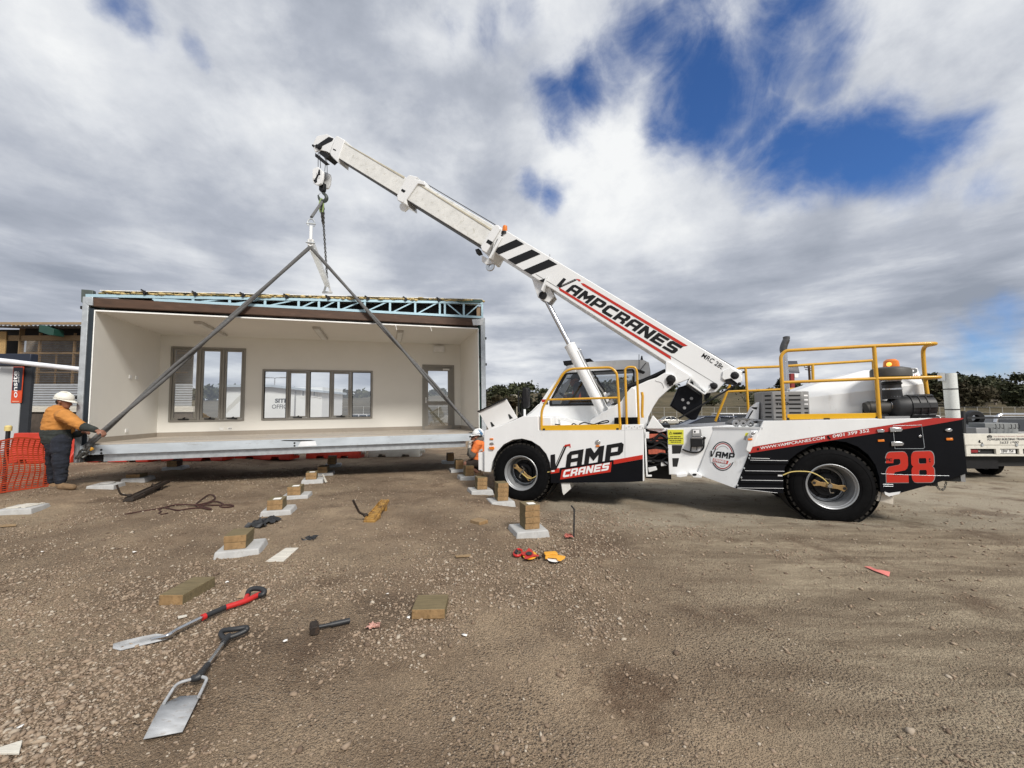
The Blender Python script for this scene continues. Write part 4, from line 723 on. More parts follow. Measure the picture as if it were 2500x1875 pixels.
red = MB().slab([TL[1], TR[0], TR[1], j('Z3', [(1590, 780)])[0], lo[0], lo[1], TL[2]], -.001, .05).build('red_stripe', RED, white)
letter('WWW.VAMPCRANES.COM', *q3('Z3', 0, (20, 1013), (522, 930), (18, 992)), WINK, white, font=1, bold=.012); letter('0401 399 352', *q3('Z3', 0, (584, 921), (868, 875), (582, 897)), WINK, white, font=1, bold=.012)
ph = MB(); ph.tube(crom([p_ + Vector((0, -.004, 0)) for p_ in q3('Z3', 0, (546, 905), (552, 920), (566, 930))]), .012, 6); ph.slab(C.uw('Z3', oval(2, 1010, 9, 10), 0), -.005, -.002); ph.build('phone_symbol', INK, white)
letter('28', *q3('Z3', 0, (1003, 1271), (1378, 1268), (995, 1034)), RED2, white, lift=(0, -.004, 0)); letter('28', *q3('Z3', 0, (998, 1275), (1384, 1272), (990, 1030)), GREYP, white, lift=(0, -.002, 0))
letter('PC', *q3('Z3', 0, (992, 1103), (1046, 1104), (992, 1082)), INK, white, lift=(0, -.006, 0)); letter('t', *q3('Z3', 0, (1330, 1110), (1346, 1110), (1330, 1078)), INK, white, lift=(0, -.006, 0), font=1)
zrt, zrb = TL[0][1], TR[4][1]; ur0, ur1 = TL[0][0], TR[1][0]
rb = MB(); rb.slab([TL[0], TR[1], TR[2], TR[3], TL[3]], W - .05, W); rb.build('far_rear_side', WHITE, white); rk = MB(); rk.box(ur0 + .02, ur1 - .01, .055, W - .055, zrt - .1, zrt - .02); rk.box(ur1 - .05, ur1 + .005, .055, W - .055, zrb + .25, zrt - .1); rk.build('rear_deck', GREYP, white, bevel=.004)
rcore = MB(); rcore.box(P3.x + .1, ur1 - .06, .55, W - .55, zrb + .1, zrt - .1); uw_ = j('Z3', [(955, 1300)])[0][0]; rcore.box(uw_ + .02, ur1 - .06, .055, W - .055, zrb + .25, zrt - .1); rcore.box(ur0 + .1, j('Z3', [(190, 1200)])[0][0], .055, W - .055, zrb + .1, zrt - .1); rcore.build('rear_chassis', PIT, crane)
cR = C.at('Z3', 575, 1290, 1, 0); rR = (j('Z3', [(955, 1300)])[0][0] - j('Z3', [(196, 1300)])[0][0]) / 2; MB().lathe([(rR + .02, .05), (rR + .02, .6)], (cR.x, 0, cR.z), (0, 1, 0), 40).build('wheel_well', PIT, white, smooth=40)
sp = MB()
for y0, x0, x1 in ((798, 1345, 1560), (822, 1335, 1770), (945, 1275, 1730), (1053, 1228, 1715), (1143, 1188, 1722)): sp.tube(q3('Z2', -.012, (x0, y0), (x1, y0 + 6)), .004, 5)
sp.tube(q3('Z2', -.004, (1180, 1150), (1650, 1201)), .003, 5); sp.build('step_edge', mat('sky_glint_edge', (.6, .6, .6), .4, .4), white)  # bent step edges in light grey: the sky's reflection put into their colour
st_ = MB(); [st_.slab(C.uw('Z2', [(x0 + 6, y0 + 3), (x1, y0 + 8), (x1, y0 + 40), (x0 - 8, y0 + 34)], 0), -.02, .0) for y0, x0, x1 in ((822, 1335, 1770), (945, 1275, 1730), (1053, 1228, 1715))]; st_.build('side_step', BLACK, white, bevel=.004)
ck = MB(); [ck.slab(C.uw('Z2', oval(x, y, 9, 12, 8), -.02), -.03, 0) for x, y in ((1328, 765), (1322, 798), (1265, 915), (1232, 1022), (1188, 1112))]; ck.build('step_clip', GALV, white)
dr = MB(); fr_ = [(1052, 830), (1275, 822), (1298, 995), (1288, 1006), (1068, 1006)]; pp = [C.at('Z3', x, y, 1, 0) + Vector((0, -.003, 0)) for x, y in fr_]; dr.tube(pp + [pp[0]], .004, 5); door = dr.build('locker_door', GALV, white)
for x, y in ((1065, 858), (1075, 968)): MB().slab(C.uw('Z3', [(x - 40, y - 18), (x - 20, y - 18), (x + 50, y - 14), (x + 62, y), (x + 48, y + 16), (x - 38, y + 18)], 0), -.02, 0).build('hinge', STEEL, door, bevel=.005)
lamp('Z3', oval(1262, 910, 12, 10), STEEL, door, name='lock'); lamp('Z3', [(925, 858), (965, 853), (985, 862), (980, 880), (930, 880)], CHROME, white, t=.02); lamp('Z3', oval(1487, 862, 28, 14), CHROME, white, t=.01); lamp('Z3', oval(1475, 862, 22, 8), LENS, white, t=.02)
lamp('Z3', [(932, 936), (983, 934), (985, 951), (934, 953)], AMBER, white); lamp('Z3', [(1464, 923), (1516, 922), (1518, 941), (1466, 942)], AMBER, white)
wl = MB(); wl.tube(q3('Z3', -.004, (960, 1201), (1080, 1207), (1380, 1216), (1490, 1217)), .0022, 5); wl.tube(q3('Z3', -.004, (975, 1283), (1055, 1285)), .004, 5); wl.tube(q3('Z3', -.004, (978, 1298), (1055, 1300)), .004, 5); wl.build('tie_wire', GALV, white)
MB().slab(C.uw('Z3', [(985, 1340), (1020, 1352), (1110, 1340), (1100, 1358), (1020, 1378), (990, 1362)], 0), -.01, .06).build('lower_edge', WHITE, white)
MB().slab(C.uw('Z3', [(935, 1335), (985, 1350), (1020, 1378), (1052, 1380), (1050, 1440), (915, 1408)], .08), .06, .5).build('mud_flap', mat('cream_mud_flap', (.55, .5, .42), .6, var=.2), crane, bevel=.004)
chn = MB(); [chn.lathe([(.012 + .005 * math.cos(a_), .005 * math.sin(a_)) for a_ in [k * 1.05 for k in range(7)]], C.at('Z3', x, y, 1, .1), ((1, .3, .2) if i % 2 else (.2, 1, .3)), 10) for i, (x, y) in enumerate(((1345, 1290), (1395, 1285), (1398, 1300), (1408, 1315), (1422, 1324), (1438, 1327), (1450, 1318), (1458, 1303), (1463, 1286), (1466, 1270)))]; chn.build('tow_chain', CHAIN, crane)
# ---- rear deck: engine hood, grille, exhaust, air cleaner, rails
e0, e1 = .5, 1.9
lo_ = C.uw('Z3', [(285, 560), (400, 605), (925, 545), (1290, 498), (1322, 760), (230, 760)], e0); hi_ = C.uw('Z3', [(285, 556), (830, 396), (1245, 375), (1268, 400)], e0 + .28)
lo_ = C.uw('Z3', [(400, 606), (925, 546), (1290, 500)], e0); up_ = C.uw('Z3', [(285, 558), (575, 462), (830, 396), (1245, 376)], e0 + .25); bt = C.uw('Z3', [(230, 765), (1325, 765)], e0)
def hoodring(v, ins): return None
hv = []; n_ = 0; hm = MB()
A = [Vector((lo_[0][0], e0, lo_[0][1])), Vector((lo_[1][0], e0, lo_[1][1])), Vector((lo_[2][0], e0, lo_[2][1]))]; B_ = [Vector((bt[0][0], e0, bt[0][1])), Vector((bt[1][0], e0, bt[1][1]))]; U = [Vector((x, e0 + .25, z)) for x, z in up_]
mir = lambda p_: Vector((p_.x, e0 + e1 - p_.y, p_.z)); pts_ = B_ + A + U; allp = pts_ + [mir(p_) for p_ in pts_]
# 0,1 base; 2,3,4 crease; 5,6,7,8 top; +9 mirrored
fa = [(0, 1, 4, 3, 2), (2, 5, 0), (2, 3, 7, 6, 5), (3, 4, 8, 7)]; fb = [tuple(i + 9 for i in f)[::-1] for f in fa]; fc = [(5, 6, 15, 14), (6, 7, 16, 15), (7, 8, 17, 16), (1, 10, 13, 17, 8, 4), (0, 5, 14, 9)]
hm.add(allp, fa + fb + fc); hood = hm.build('engine_hood', WHITE, crane, bevel=.012)
Hn = (A[2] - A[1]).cross(U[3] - A[1]).normalized(); Hn = Hn if Hn.y < 0 else -Hn; oh = lambda x, y: C.on('AC', x, y, A[2], Hn)
letter('TIDD', oh(625, 486), oh(1405, 462), oh(640, 376), GREYK, hood, lift=Hn * .006)
rl = MB(); [rl.loft([oh(*p_) + Hn * .004 for p_ in ((x, 490), (x + w_, 489), (x + w_, 521), (x, 522))], [oh(*p_) + Hn * .007 for p_ in ((x, 490), (x + w_, 489), (x + w_, 521), (x, 522))]) for x, w_ in ((1155, 12), (1170, 36), (1300, 12), (1345, 12), (1395, 14))]; rl.build('lettering', RED, hood)
MB().slab(C.uw('AC', [(225, 1310), (225, 1190), (260, 1140), (330, 1112), (400, 1130), (440, 1180), (440, 1310)], e0), e0 - .004, e0 - .001).build('intake_hole', PIT, hood)
sh2 = MB(); sh2.slab(C.uw('GX', [(300, 1395), (390, 1190), (520, 1085), (505, 1415)], .6), .5, .75); fnd = sh2.build('exhaust_fairing', WHITE, crane, bevel=.02); decal('fairing_slot', 'GX', [(385, 1180), (500, 1185), (485, 1225), (430, 1215)], INK, fnd, v=.5); decal('fairing_slot', 'GX', [(405, 1235), (430, 1240), (350, 1370), (310, 1395)], INK, fnd, v=.5)
eb = MB(); eb.slab(C.uw('GX', [(40, 1480), (60, 1520), (390, 1515), (520, 1510), (390, 1400), (300, 1380), (180, 1400)], .45), .45, 1.2); eb.build('engine_block', mat('grey_cast_metal', (.16, .155, .145), .6, .3, var=.6, scale=16), crane, bevel=.02)
for x, y in ((120, 1470), (245, 1470), (370, 1470)): MB().lathe([(.02, -.03), (.06, -.03), (.065, 0)], C.at('GX', x, y, 1, .45), (0, 1, 0), 14).build('engine_port', STEEL, crane)
gz0, gz1 = C.at('GX', 780, 1412, 1, .28).z, C.at('GX', 780, 906, 1, .28).z
gpt = [C.at('GX', x, 1200, 1, v) for x, v in ((515, .62), (590, .42), (775, .28), (1300, .28), (1415, .4))]; gl = [(p_.x, p_.y) for p_ in gpt]; gl += [(gl[-1][0], .7), (gl[0][0], .9)]
gri = MB().zslab(gl, gz0, gz1).build('exhaust_guard', GREYP, crane, bevel=.01)
for i_, (a_, b__) in enumerate(((1, 2), (2, 3), (3, 4))):
    A_, B2_ = Vector((*gl[a_], 0)), Vector((*gl[b__], 0)); dd = B2_ - A_; nn = Vector((dd.y, -dd.x, 0)).normalized(); spans = {1: [(.25, .85)], 2: [(.09, .44), (.54, .93)], 3: [(.2, .8)]}[i_ + 1]
    for r_ in range(6):
        z_ = gz1 - (gz1 - gz0) * (.15 + .148 * r_)
        for s0, s1 in spans:
            if i_ == 1 and r_ == 2 and s0 < .2: continue
            m_ = WINK if (i_ == 2 and r_ < 3) else PIT
            p_, q_ = A_ + dd * s0 + nn * .003, A_ + dd * s1 + nn * .003; MB().add([(p_.x, p_.y, z_ - .013), (q_.x, q_.y, z_ - .013), (q_.x, q_.y, z_ + .013), (p_.x, p_.y, z_ + .013)], [(0, 1, 2, 3)]).build('vent_slot', m_, gri, fix=False, smooth=0)
letter('TIDD', *q3('GX', .28, (818, 1150), (1048, 1144), (818, 1105)), INK, gri)
ex = MB(); xv = .75; ex.tube(crom(q3('Z3', xv, (222, 560), (214, 420), (203, 270), (200, 225), (208, 195), (226, 150))), .052, 18, caps=False); exh = ex.build('exhaust_pipe', CHROME, crane, smooth=60); sd = exh.modifiers.new('t', 'SOLIDIFY'); sd.thickness = .006
MB().tube(crom(q3('Z3', xv, (203, 255), (199, 228), (207, 195), (222, 158), (222, 130))), [.058] * 12 + [.056] * 6 + [.054] * 6 + [.02], 18).build('exhaust_elbow', mat('burnt_steel', (.1, .1, .1), .35, .7, var=.3), exh, smooth=60)
av = .32; ac = MB(); p, q = C.at('AC', 775, 1190, 1, av), C.at('AC', 1740, 1165, 1, av); ax = (q - p).normalized(); L_ = (q - p).length; r0 = .175
ac.lathe([(0, 0), (r0 * .5, .0), (r0 * .93, .05), (r0, .09), (r0, L_ * .43), (r0 * 1.06, L_ * .43), (r0 * 1.06, L_ * .46), (r0, L_ * .47), (r0, L_ * .6), (r0 * 1.06, L_ * .6), (r0 * 1.06, L_ * .63), (r0, L_ * .64), (r0, L_ * .76), (r0 * 1.06, L_ * .76), (r0 * 1.06, L_ * .79), (r0 * .97, L_ * .8), (r0 * .92, L_ * .97), (r0 * .7, L_), (0, L_)], p, ax, 36)
for s_ in (.52, .7, .86): [ac.beam(p + ax * (L_ * s_ - .05) + Vector((0, -math.cos(t_) * r0 * 1.01, math.sin(t_) * r0 * 1.01)), p + ax * (L_ * s_ + .05) + Vector((0, -math.cos(t_) * r0 * 1.01, math.sin(t_) * r0 * 1.01)), .07, .02, up=(0, -math.cos(t_), math.sin(t_))) for t_ in (-.9, .1, 1.2, 1.55)]
air = ac.build('air_cleaner', PLBLK, crane, smooth=40)
el = MB(); el.tube(crom(q3('AC', av, (300, 1220, ), (400, 1200), (560, 1190), (830, 1185))), .1, 18); el.lathe([(.107, -.02), (.107, .02)], C.at('AC', 380, 1205, 1, av), (1, 0, 0), 18); el.build('intake_elbow', mat('grey_rubber', (.045, .042, .038), .6), air, smooth=50)
MB().lathe([(.108, -.025), (.112, -.02), (.112, .02), (.108, .025)], C.at('AC', 838, 1180, 1, av), ax, 20).build('hose_clamp', STEEL, air)
s_ = MB(); p, q = C.at('AC', 880, 1010, 1, av), C.at('AC', 845, 600, 1, av); s_.lathe([(.125, 0), (.118, .1), (.112, .22), (.13, .24), (.112, .27), (.128, .3), (.11, .33), (.11, (q - p).length)], p, q - p, 26); s_.build('intake_stack', PLBLK, air, smooth=40)
for t_ in (.1, .52, .97): k_ = p + (q - p) * t_; MB().lathe([(.119, -.014), (.122, -.01), (.122, .01), (.119, .014)], k_, q - p, 22).build('hose_clamp', STEEL, air)
mc = MB(); p = C.at('AC', 840, 600, 1, av); mc.lathe([(0, 0), (.12, 0), (.2, .025), (.25, .05), (.25, .15), (.235, .175), (.15, .2), (0, .21)], p, (0, 0, 1), 36); mc.build('rain_cap', mat('black_grey_cap', (.06, .058, .052), .55, var=.2), air, smooth=40)
pb = C.at('AC', 850, 335, 1, .75); bc = MB().lathe([(.1, 0), (.105, .03), (.095, .11), (.06, .14), (0, .145)], pb, (0, 0, 1), 20).build('beacon', AMBER, crane); MB().lathe([(0, -.04), (.11, -.04), (.11, 0), (0, 0)], pb, (0, 0, 1), 20).build('beacon_base', DULL, bc)
MB().ball(pb + Vector((-.06, -.075, .05)), .035).build('lit_bulb', mat('lit_bulb', (1, .5, .1), .3, emit=(1, .42, .06), es=1.3), bc)
wt = MB(); p, q = C.at('Z3', 1521, 772, 1, .9), C.at('Z3', 1492, 420, 1, .9); wt.cyl(p, q, .085, 22); tube_ = wt.build('white_stand_tube', mat('speckled_white_tube', (.66, .69, .67), .5, var=.12, scale=60), crane, smooth=40)
for t_ in (.2, .65): MB().lathe([(.087, -.008), (.09, -.006), (.09, .006), (.087, .008)], p + (q - p) * t_, q - p, 22).build('strap', DULL, tube_)
MB().box(q.x - .14, q.x - .08, .85, .92, q.z - .12, q.z + .01).build('latch', GALV, tube_)
rg = MB(); T2 = .027
def pt3(x, y, v, z='Z3'): return C.at(z, x, y, 1, v)
rg.tube(rounded([pt3(207, 785, .04), pt3(178, 285, .04), pt3(215, 243, .04), pt3(905, 206, .04), pt3(1412, 184, .04), pt3(1285, 210, .42), pt3(1300, 440, .42), pt3(1325, 612, .42)], .12), T2, 10)
rg.tube(rounded([pt3(196, 490, .04), pt3(925, 461, .04), pt3(1438, 448, .04), pt3(1310, 458, .42)], .08), T2 * .9, 10); rg.tube([pt3(905, 206, .04), pt3(948, 772, .04)], T2, 10)
fv = 2.3; rg2 = MB(); rg2.tube(rounded([pt3(930, 372, fv, 'Z2'), pt3(120, 525, fv, 'GX'), pt3(185, 494, fv, 'GX'), pt3(890, 468, fv, 'GX'), pt3(860, 322, fv), pt3(900, 318, fv), pt3(905, 420, fv)], .1), T2, 10)
rg2.tube([pt3(290, 494, fv, 'GX'), pt3(340, 1290, fv, 'GX')], T2, 10); rg2.tube([pt3(1470, 430, fv, 'GX'), pt3(1480, 780, fv, 'GX')], T2, 10); rg2.tube([pt3(-60, 912, fv, 'GX'), pt3(1210, 858, fv, 'GX')], T2 * .9, 10)
rr_ = rg.build('deck_handrail', YEL, crane, smooth=60); rg2.build('deck_handrail', YEL, crane, smooth=60)
MB().slab(C.uw('Z3', [(228, 738), (935, 728), (935, 768), (232, 780)], .05), .04, .052).build('kick_plate', YELP, rr_, bevel=.003)
for k_ in ([(513, 768), (560, 768), (560, 780), (513, 780)], [(226, 766), (246, 766), (246, 782), (226, 782)], [(918, 756), (938, 756), (938, 770), (918, 770)]): MB().slab(C.uw('Z3', k_, .04), .033, .0395).build('slot', PIT, rr_)
MB().slab(C.uw('Z3', [(985, 755), (1180, 752), (1180, 772), (985, 772)], .1), .08, .5).build('air_cleaner_tray', GREYP, crane)
# ---- wheels
def wheel():
    w = bpy.data.objects.new('wheel', None); COL.objects.link(w); w.parent = crane; rt = .598
    t = MB(); t.lathe([(.315, .02), (.335, .0), (.36, -.012), (.43, -.022), (.5, -.012), (.54, .008), (.556, .03), (.56, .06)], (0, 0, 0), (0, 1, 0), 64); t.lathe([(.553, .05), (.556, .45), (.5, .49), (.32, .47)], (0, 0, 0), (0, 1, 0), 64)
    t.lathe([(.3735, -.017), (.376, -.019), (.3785, -.017)], (0, 0, 0), (0, 1, 0), 64); t.lathe([(.49, -.016), (.4925, -.018), (.495, -.016)], (0, 0, 0), (0, 1, 0), 64); o = t.build('tyre', RUBBER, w, smooth=50)
    b = MB(); n = 40
    for i in range(n):
        for k, (a, c_) in enumerate(((.026, .165), (.19, .31), (.335, .46))):
            t0 = 2 * math.pi * (i + .5 * (k == 1)) / n; dt = 2 * math.pi / n * .66; sk = .04 * (k - 1); vs = []
            for rr2 in (.545, rt):
                for (h_, q_) in ((a, 0), (c_, 0), (c_, 1), (a, 1)):
                    an_ = t0 + dt * q_ + sk * (h_ - a) * 4; r2 = rr2 - (.022 if (h_ in (.026, .46) and rr2 == rt) else 0); vs.append((r2 * math.cos(an_), h_, r2 * math.sin(an_)))
            b.add(vs, [(0, 1, 2, 3), (4, 7, 6, 5), (0, 4, 5, 1), (1, 5, 6, 2), (2, 6, 7, 3), (3, 7, 4, 0)])
    b.build('tyre_tread', TREAD, w, smooth=0)
    r_ = MB(); r_.lathe([(.318, .03), (.335, .006), (.338, -.008), (.33, -.014), (.318, -.006), (.312, .02), (.3, .03), (.292, .1), (.28, .12), (.275, .28), (.262, .3), (.255, .3)], (0, 0, 0), (0, 1, 0), 56); r_.lathe([(.262, .24), (.25, .235), (.245, .26), (.2, .275), (.12, .27), (.115, .3)], (0, 0, 0), (0, 1, 0), 48); r_.build('rim', RIM, w, smooth=40)
    h = MB(); h.lathe([(.23, .262), (.2, .25), (.17, .255), (.17, .2), (.14, .18), (.1, .18), (.09, .14), (0, .14)], (0, 0, 0), (0, 1, 0), 36); h.lathe([(.26, .31), (.0, .312)], (0, 0, 0), (0, 1, 0), 36)
    for i in range(10): a = i * .628; h.cyl((.205 * math.cos(a), .26, .205 * math.sin(a)), (.205 * math.cos(a), .215, .205 * math.sin(a)), .016, 8)
    h.build('hub', DULL, w, smooth=40)
    ba = MB(); a = R(-38); dx, dz = math.cos(a), math.sin(a)
    for s in (-1, 1): ba.loft([Vector((s * dx * x * 1.15 - dz * y * 1.3, .09, s * dz * x * 1.15 + dx * y * 1.3)) for x, y in ((0, -.03), (.1, -.022), (.17, -.04), (.2, 0), (.17, .04), (.1, .022), (0, .03))], [Vector((s * dx * x * 1.15 - dz * y * 1.3, .13, s * dz * x * 1.15 + dx * y * 1.3)) for x, y in ((0, -.03), (.1, -.022), (.17, -.04), (.2, 0), (.17, .04), (.1, .022), (0, .03))])
    ba.build('spindle_arm', BRONZE, w, bevel=.004); ca = MB(); ca.lathe([(0, .05), (.03, .05), (.038, .07), (.038, .13)], (0, 0, 0), (0, 1, 0), 16)
    ca.tube([(.03, .06, .03), (.05, .06, .09), (.02, .06, .1), (.0, .06, .13)], .008, 6); ca.tube([(-.03, .06, -.03), (-.05, .06, -.09), (-.01, .06, -.11)], .008, 6); ca.build('air_fitting', STEEL, w)
    for s in (-1, 1): MB().lathe([(.022, -.002), (0, -.002)], (s * dx * .195, .088, s * dz * .195), (0, 1, 0), 14).build('arm_hole', PIT, w)
    return w
w1 = wheel(); cF = C.at('Z1', 567, 1352, 1, 0); cR2 = C.at('Z3', 580, 1296, 1, 0)
w1.location = (cF.x, .02, .555); w1.rotation_euler = (0, 0, 0)
for k_, (u_, v_, ry) in enumerate(((cR2.x, .02, -.5), (cF.x, W - .02, .4), (cR2.x, W - .02, 1.))):
    w = copy_tree(w1, crane); w.location = (u_, v_, .6 if k_ != 1 else .555); w.rotation_euler = (0, ry if v_ < 1 else 0, 0 if v_ < 1 else math.pi); w.scale = (1.03,) * 3 if k_ != 1 else (1,) * 3
hb = MB(); hb.tube(crom(q3('Z1', .03, (578, 1345), (620, 1380), (660, 1385), (705, 1362), (750, 1342), (812, 1333))), .0085, 8); hb.build('tyre_inflation_hose', HOSE, crane); hb = MB(); hb.tube(crom(q3('Z3', -.05, (196, 1212), (260, 1188), (340, 1183), (420, 1192), (500, 1232), (548, 1278))), .0085, 8); hb.build('tyre_inflation_hose', HOSE, crane)
decal('hose_label', 'Z3', [(156, 1206), (192, 1208), (192, 1222), (156, 1220)], WINK, white, t=.006)
# ---- hook block hung from the boom
HM = CM; hk = thing('hook_block', 'white hook block with a green grey hook hanging from ropes under the boom tip', 'hook block', HM)
HV = .95
for nm, pts, va, vb_ in (('block_cheek', [(335, 860), (440, 812), (470, 850), (560, 920), (555, 1060), (520, 1190), (470, 1215), (430, 1230), (345, 1190), (318, 1110), (318, 900)], .8, .86), ('block_cheek', [(330, 860), (440, 812), (560, 870), (575, 960), (560, 1100), (520, 1190), (420, 1225), (345, 1190), (318, 1110), (318, 900)], 1.04, 1.1)):
    o = MB().slab(C.uw('HK', pts, .83), va, vb_).build(nm, WHITE, hk, bevel=.012)
    if va < .9:
        MB().slab(C.uw('HK', [(452, 850), (475, 880), (480, 990), (440, 1000), (405, 1100), (410, 1150), (360, 1175), (325, 1110), (370, 1060), (420, 960)], .8), .797, .7995).build('black_patch', INK, o)
        for x, y in ((405, 958), (455, 1035), (340, 1070)): MB().lathe([(.014, -.008), (.03, -.008), (.032, 0)], C.at('HK', x, y, 1, .797), (0, 1, 0), 14).build('bolt', WHITE, o)
for v_ in (.9, .96, 1.01): MB().lathe([(.03, -.02), (.12, -.02), (.135, -.022), (.12, 0), (.135, .022), (.12, .02), (.03, .02)], C.at('HK', 470, 1010, 1, v_), (0, 1, 0), 26).build('sheave', GREASE, hk)
MB().slab(C.uw('HK', [(480, 1180), (590, 1180), (585, 1340), (555, 1385), (500, 1375), (475, 1340)], HV), .9, 1.0).build('swivel', DULL, hk, bevel=.012)
hc = [C.at('HK', x, y, 1, HV) for x, y in ((525, 1375), (545, 1400), (600, 1445), (620, 1510), (590, 1565), (530, 1580), (470, 1545), (445, 1490), (432, 1450))]; cc = crom(hc); n = len(cc)
hkk = MB(); hkk.tube(cc, [.022 + .03 * math.sin(math.pi * min(1, i / (n - 1) * 1.05)) for i in range(n)], 12); hkk.build('hook', HOOKM, hk, smooth=60); MB().tube(q3('HK', HV, (500, 1385), (425, 1448)), .009, 6).build('safety_latch', STEEL, hk)
HOOKP = CM @ C.at('HK', 520, 1560, 1, HV)
# ------------------------------------------------------------------ open-fronted room module in the air
SCL = 2.72 / 2.55
def Rm(a, b, c): return Matrix.Rotation(a, 4, 'Z') @ Matrix.Rotation(b, 4, 'X') @ Matrix.Rotation(c, 4, 'Y')
BM = Matrix.Translation((-8.0194 * SCL, 7.802 * SCL, 1.65 - .6441 * SCL)) @ Rm(.3047, -.01115, -.01303)
B = Frame(BM); BL, BW, BH = 7.5625 * SCL, 2.4673 * SCL, 2.72
bld = thing('modular_building', 'open fronted cream modular room on a galvanised steel frame, hanging from slings above the ground', 'building', BM)
def bx(name, x0, x1, y0, y1, z0, z1, m, parent=bld, bevel=0): return MB().box(x0, x1, y0, y1, z0, z1).build(name, m, parent, bevel=bevel, smooth=0)
def buw(z, pts, y): return B.uw(z, pts, y)
def bslabp(name, z, pts, y0, y1, m, parent=bld, bevel=0, vp=None): return MB().slab(buw(z, pts, y0 if vp is None else vp), y0, y1).build(name, m, parent, bevel=bevel)
def brect(z, quad, y):
    p = buw(z, quad, y); xs = [q[0] for q in p]; zs = [q[1] for q in p]
    return ((p[0][0] + p[3][0]) / 2, (p[1][0] + p[2][0]) / 2, (p[2][1] + p[3][1]) / 2, (p[0][1] + p[1][1]) / 2)
w1r = brect('Z5', [(840, 588), (1487, 600), (1468, 1226), (815, 1237)], BW); w2r = brect('Z6', [(146, 780), (1096, 797), (1090, 1206), (133, 1221)], BW); drr = brect('Z6', [(1520, 742), (1797, 747), (1797, 1330), (1522, 1330)], BW); drr = (drr[0], drr[1], 0.0, drr[3])
fl = bx('floor', 0, BL, .0, BW, -.03, 0, VINYL)
wl = MB(); hs_ = [w1r, w2r, drr]; xs = sorted({0, BL, *[h[0] for h in hs_], *[h[1] for h in hs_]}); zs = sorted({0, BH, *[h[2] for h in hs_], *[h[3] for h in hs_]}); T = .1
inh = lambda x, z: any(h[0] < x < h[1] and h[2] < z < h[3] for h in hs_)
for i in range(len(xs) - 1):
    for k in range(len(zs) - 1):
        if inh((xs[i] + xs[i + 1]) / 2, (zs[k] + zs[k + 1]) / 2): continue
        wl.add([(xs[i], BW, zs[k]), (xs[i + 1], BW, zs[k]), (xs[i + 1], BW, zs[k + 1]), (xs[i], BW, zs[k + 1])], [(0, 1, 2, 3)]); wl.add([(xs[i], BW + T, zs[k]), (xs[i + 1], BW + T, zs[k]), (xs[i + 1], BW + T, zs[k + 1]), (xs[i], BW + T, zs[k + 1])], [(3, 2, 1, 0)])
for x0, x1, z0, z1 in hs_:
    wl.add([(x0, BW, z0), (x1, BW, z0), (x1, BW, z1), (x0, BW, z1), (x0, BW + T, z0), (x1, BW + T, z0), (x1, BW + T, z1), (x0, BW + T, z1)], [(0, 1, 5, 4), (1, 2, 6, 5), (2, 3, 7, 6), (3, 0, 4, 7)])
wl.build('back_wall', PLASTER, bld, smooth=0, fix=False)
bx('left_wall', -.013, 0, .0, BW - .001, -.02, BH, PLASTER); bx('right_wall', BL, BL + .013, .0, BW - .001, -.02, BH, PLASTER)
bx('plaster_edge', -.016, .003, -.006, .0, -.02, BH + .02, PEDGE); bx('plaster_edge', BL - .003, BL + .016, -.006, 0, -.02, BH, PEDGE)
bx('ceiling', -.012, BL + .012, .0, BW + .01, BH, BH + .014, CEIL); bx('plaster_edge', .004, BL - .004, -.006, .0, BH - .006, BH + .022, PEDGE)
bx('outer_left_wall', -.19, -.1, .1, BW + .15, -.2, BH + .3, GREENW); bx('wall_wrap', -.1, -.014, .06, BW, -.2, BH + .1, PIT); bx('outer_right_wall', BL + .1, BL + .17, .1, BW + .15, -.2, BH + .55, GREENW); bx('wall_wrap', BL + .014, BL + .06, .04, BW, -.2, BH + .1, GREENW)
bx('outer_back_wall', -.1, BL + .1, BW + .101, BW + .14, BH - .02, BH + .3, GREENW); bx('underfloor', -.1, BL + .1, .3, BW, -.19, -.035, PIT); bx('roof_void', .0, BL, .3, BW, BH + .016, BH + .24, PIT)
# skirting, coved up the walls
bx('skirting', 0, BL, BW - .008, BW, .0, .11, VINYLD); bx('skirting', .0, .008, .02, BW - .009, .0, .11, VINYLD); bx('skirting', BL - .008, BL, .02, BW - .009, .0, .11, VINYLD)
# floor beams: galvanised channel with a darker beam set back beneath
chn_ = MB(); cpts = B.at('Z5', 300, 1440, 1, -.04), B.at('Z5', 300, 1518, 1, -.04); zt_, zb_ = -.032, -.032 - .19
chn_.box(-.1, BL + .02, -.05, -.04, zb_, zt_); chn_.box(-.1, BL + .02, -.04, .05, zt_ - .01, zt_); chn_.box(-.1, BL + .02, -.04, .05, zb_, zb_ + .01); fc = chn_.build('floor_channel', GALVB, bld, bevel=.004)
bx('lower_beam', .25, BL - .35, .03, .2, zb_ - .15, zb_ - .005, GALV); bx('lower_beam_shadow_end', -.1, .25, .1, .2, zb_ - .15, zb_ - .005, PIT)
bx('joist', -.1, BL + .1, BW - .1, BW + .05, zb_ - .15, zb_, GALV)
for z, x, y in (('Z5', 237, 1477), ('Z5', 237, 1505), ('Z6', 420, 1418), ('Z6', 420, 1442), ('Z6', 1938, 1362)): MB().lathe([(0, -.004), (.02, -.004), (.022, 0)], B.at(z, x, y, 1, -.05), (0, 1, 0), 10).build('bolt_hole', PIT, fc)
bslabp('pale_patch', 'Z6', [(470, 1410), (500, 1392), (600, 1398), (612, 1440), (450, 1448)], -.053, -.0505, mat('pale_primer', (.72, .74, .76), .6), fc)
bslabp('torn_floor_edge', 'Z6', [(300, 1398), (330, 1392), (560, 1392), (600, 1398), (480, 1403)], -.056, -.03, PIT, fc)
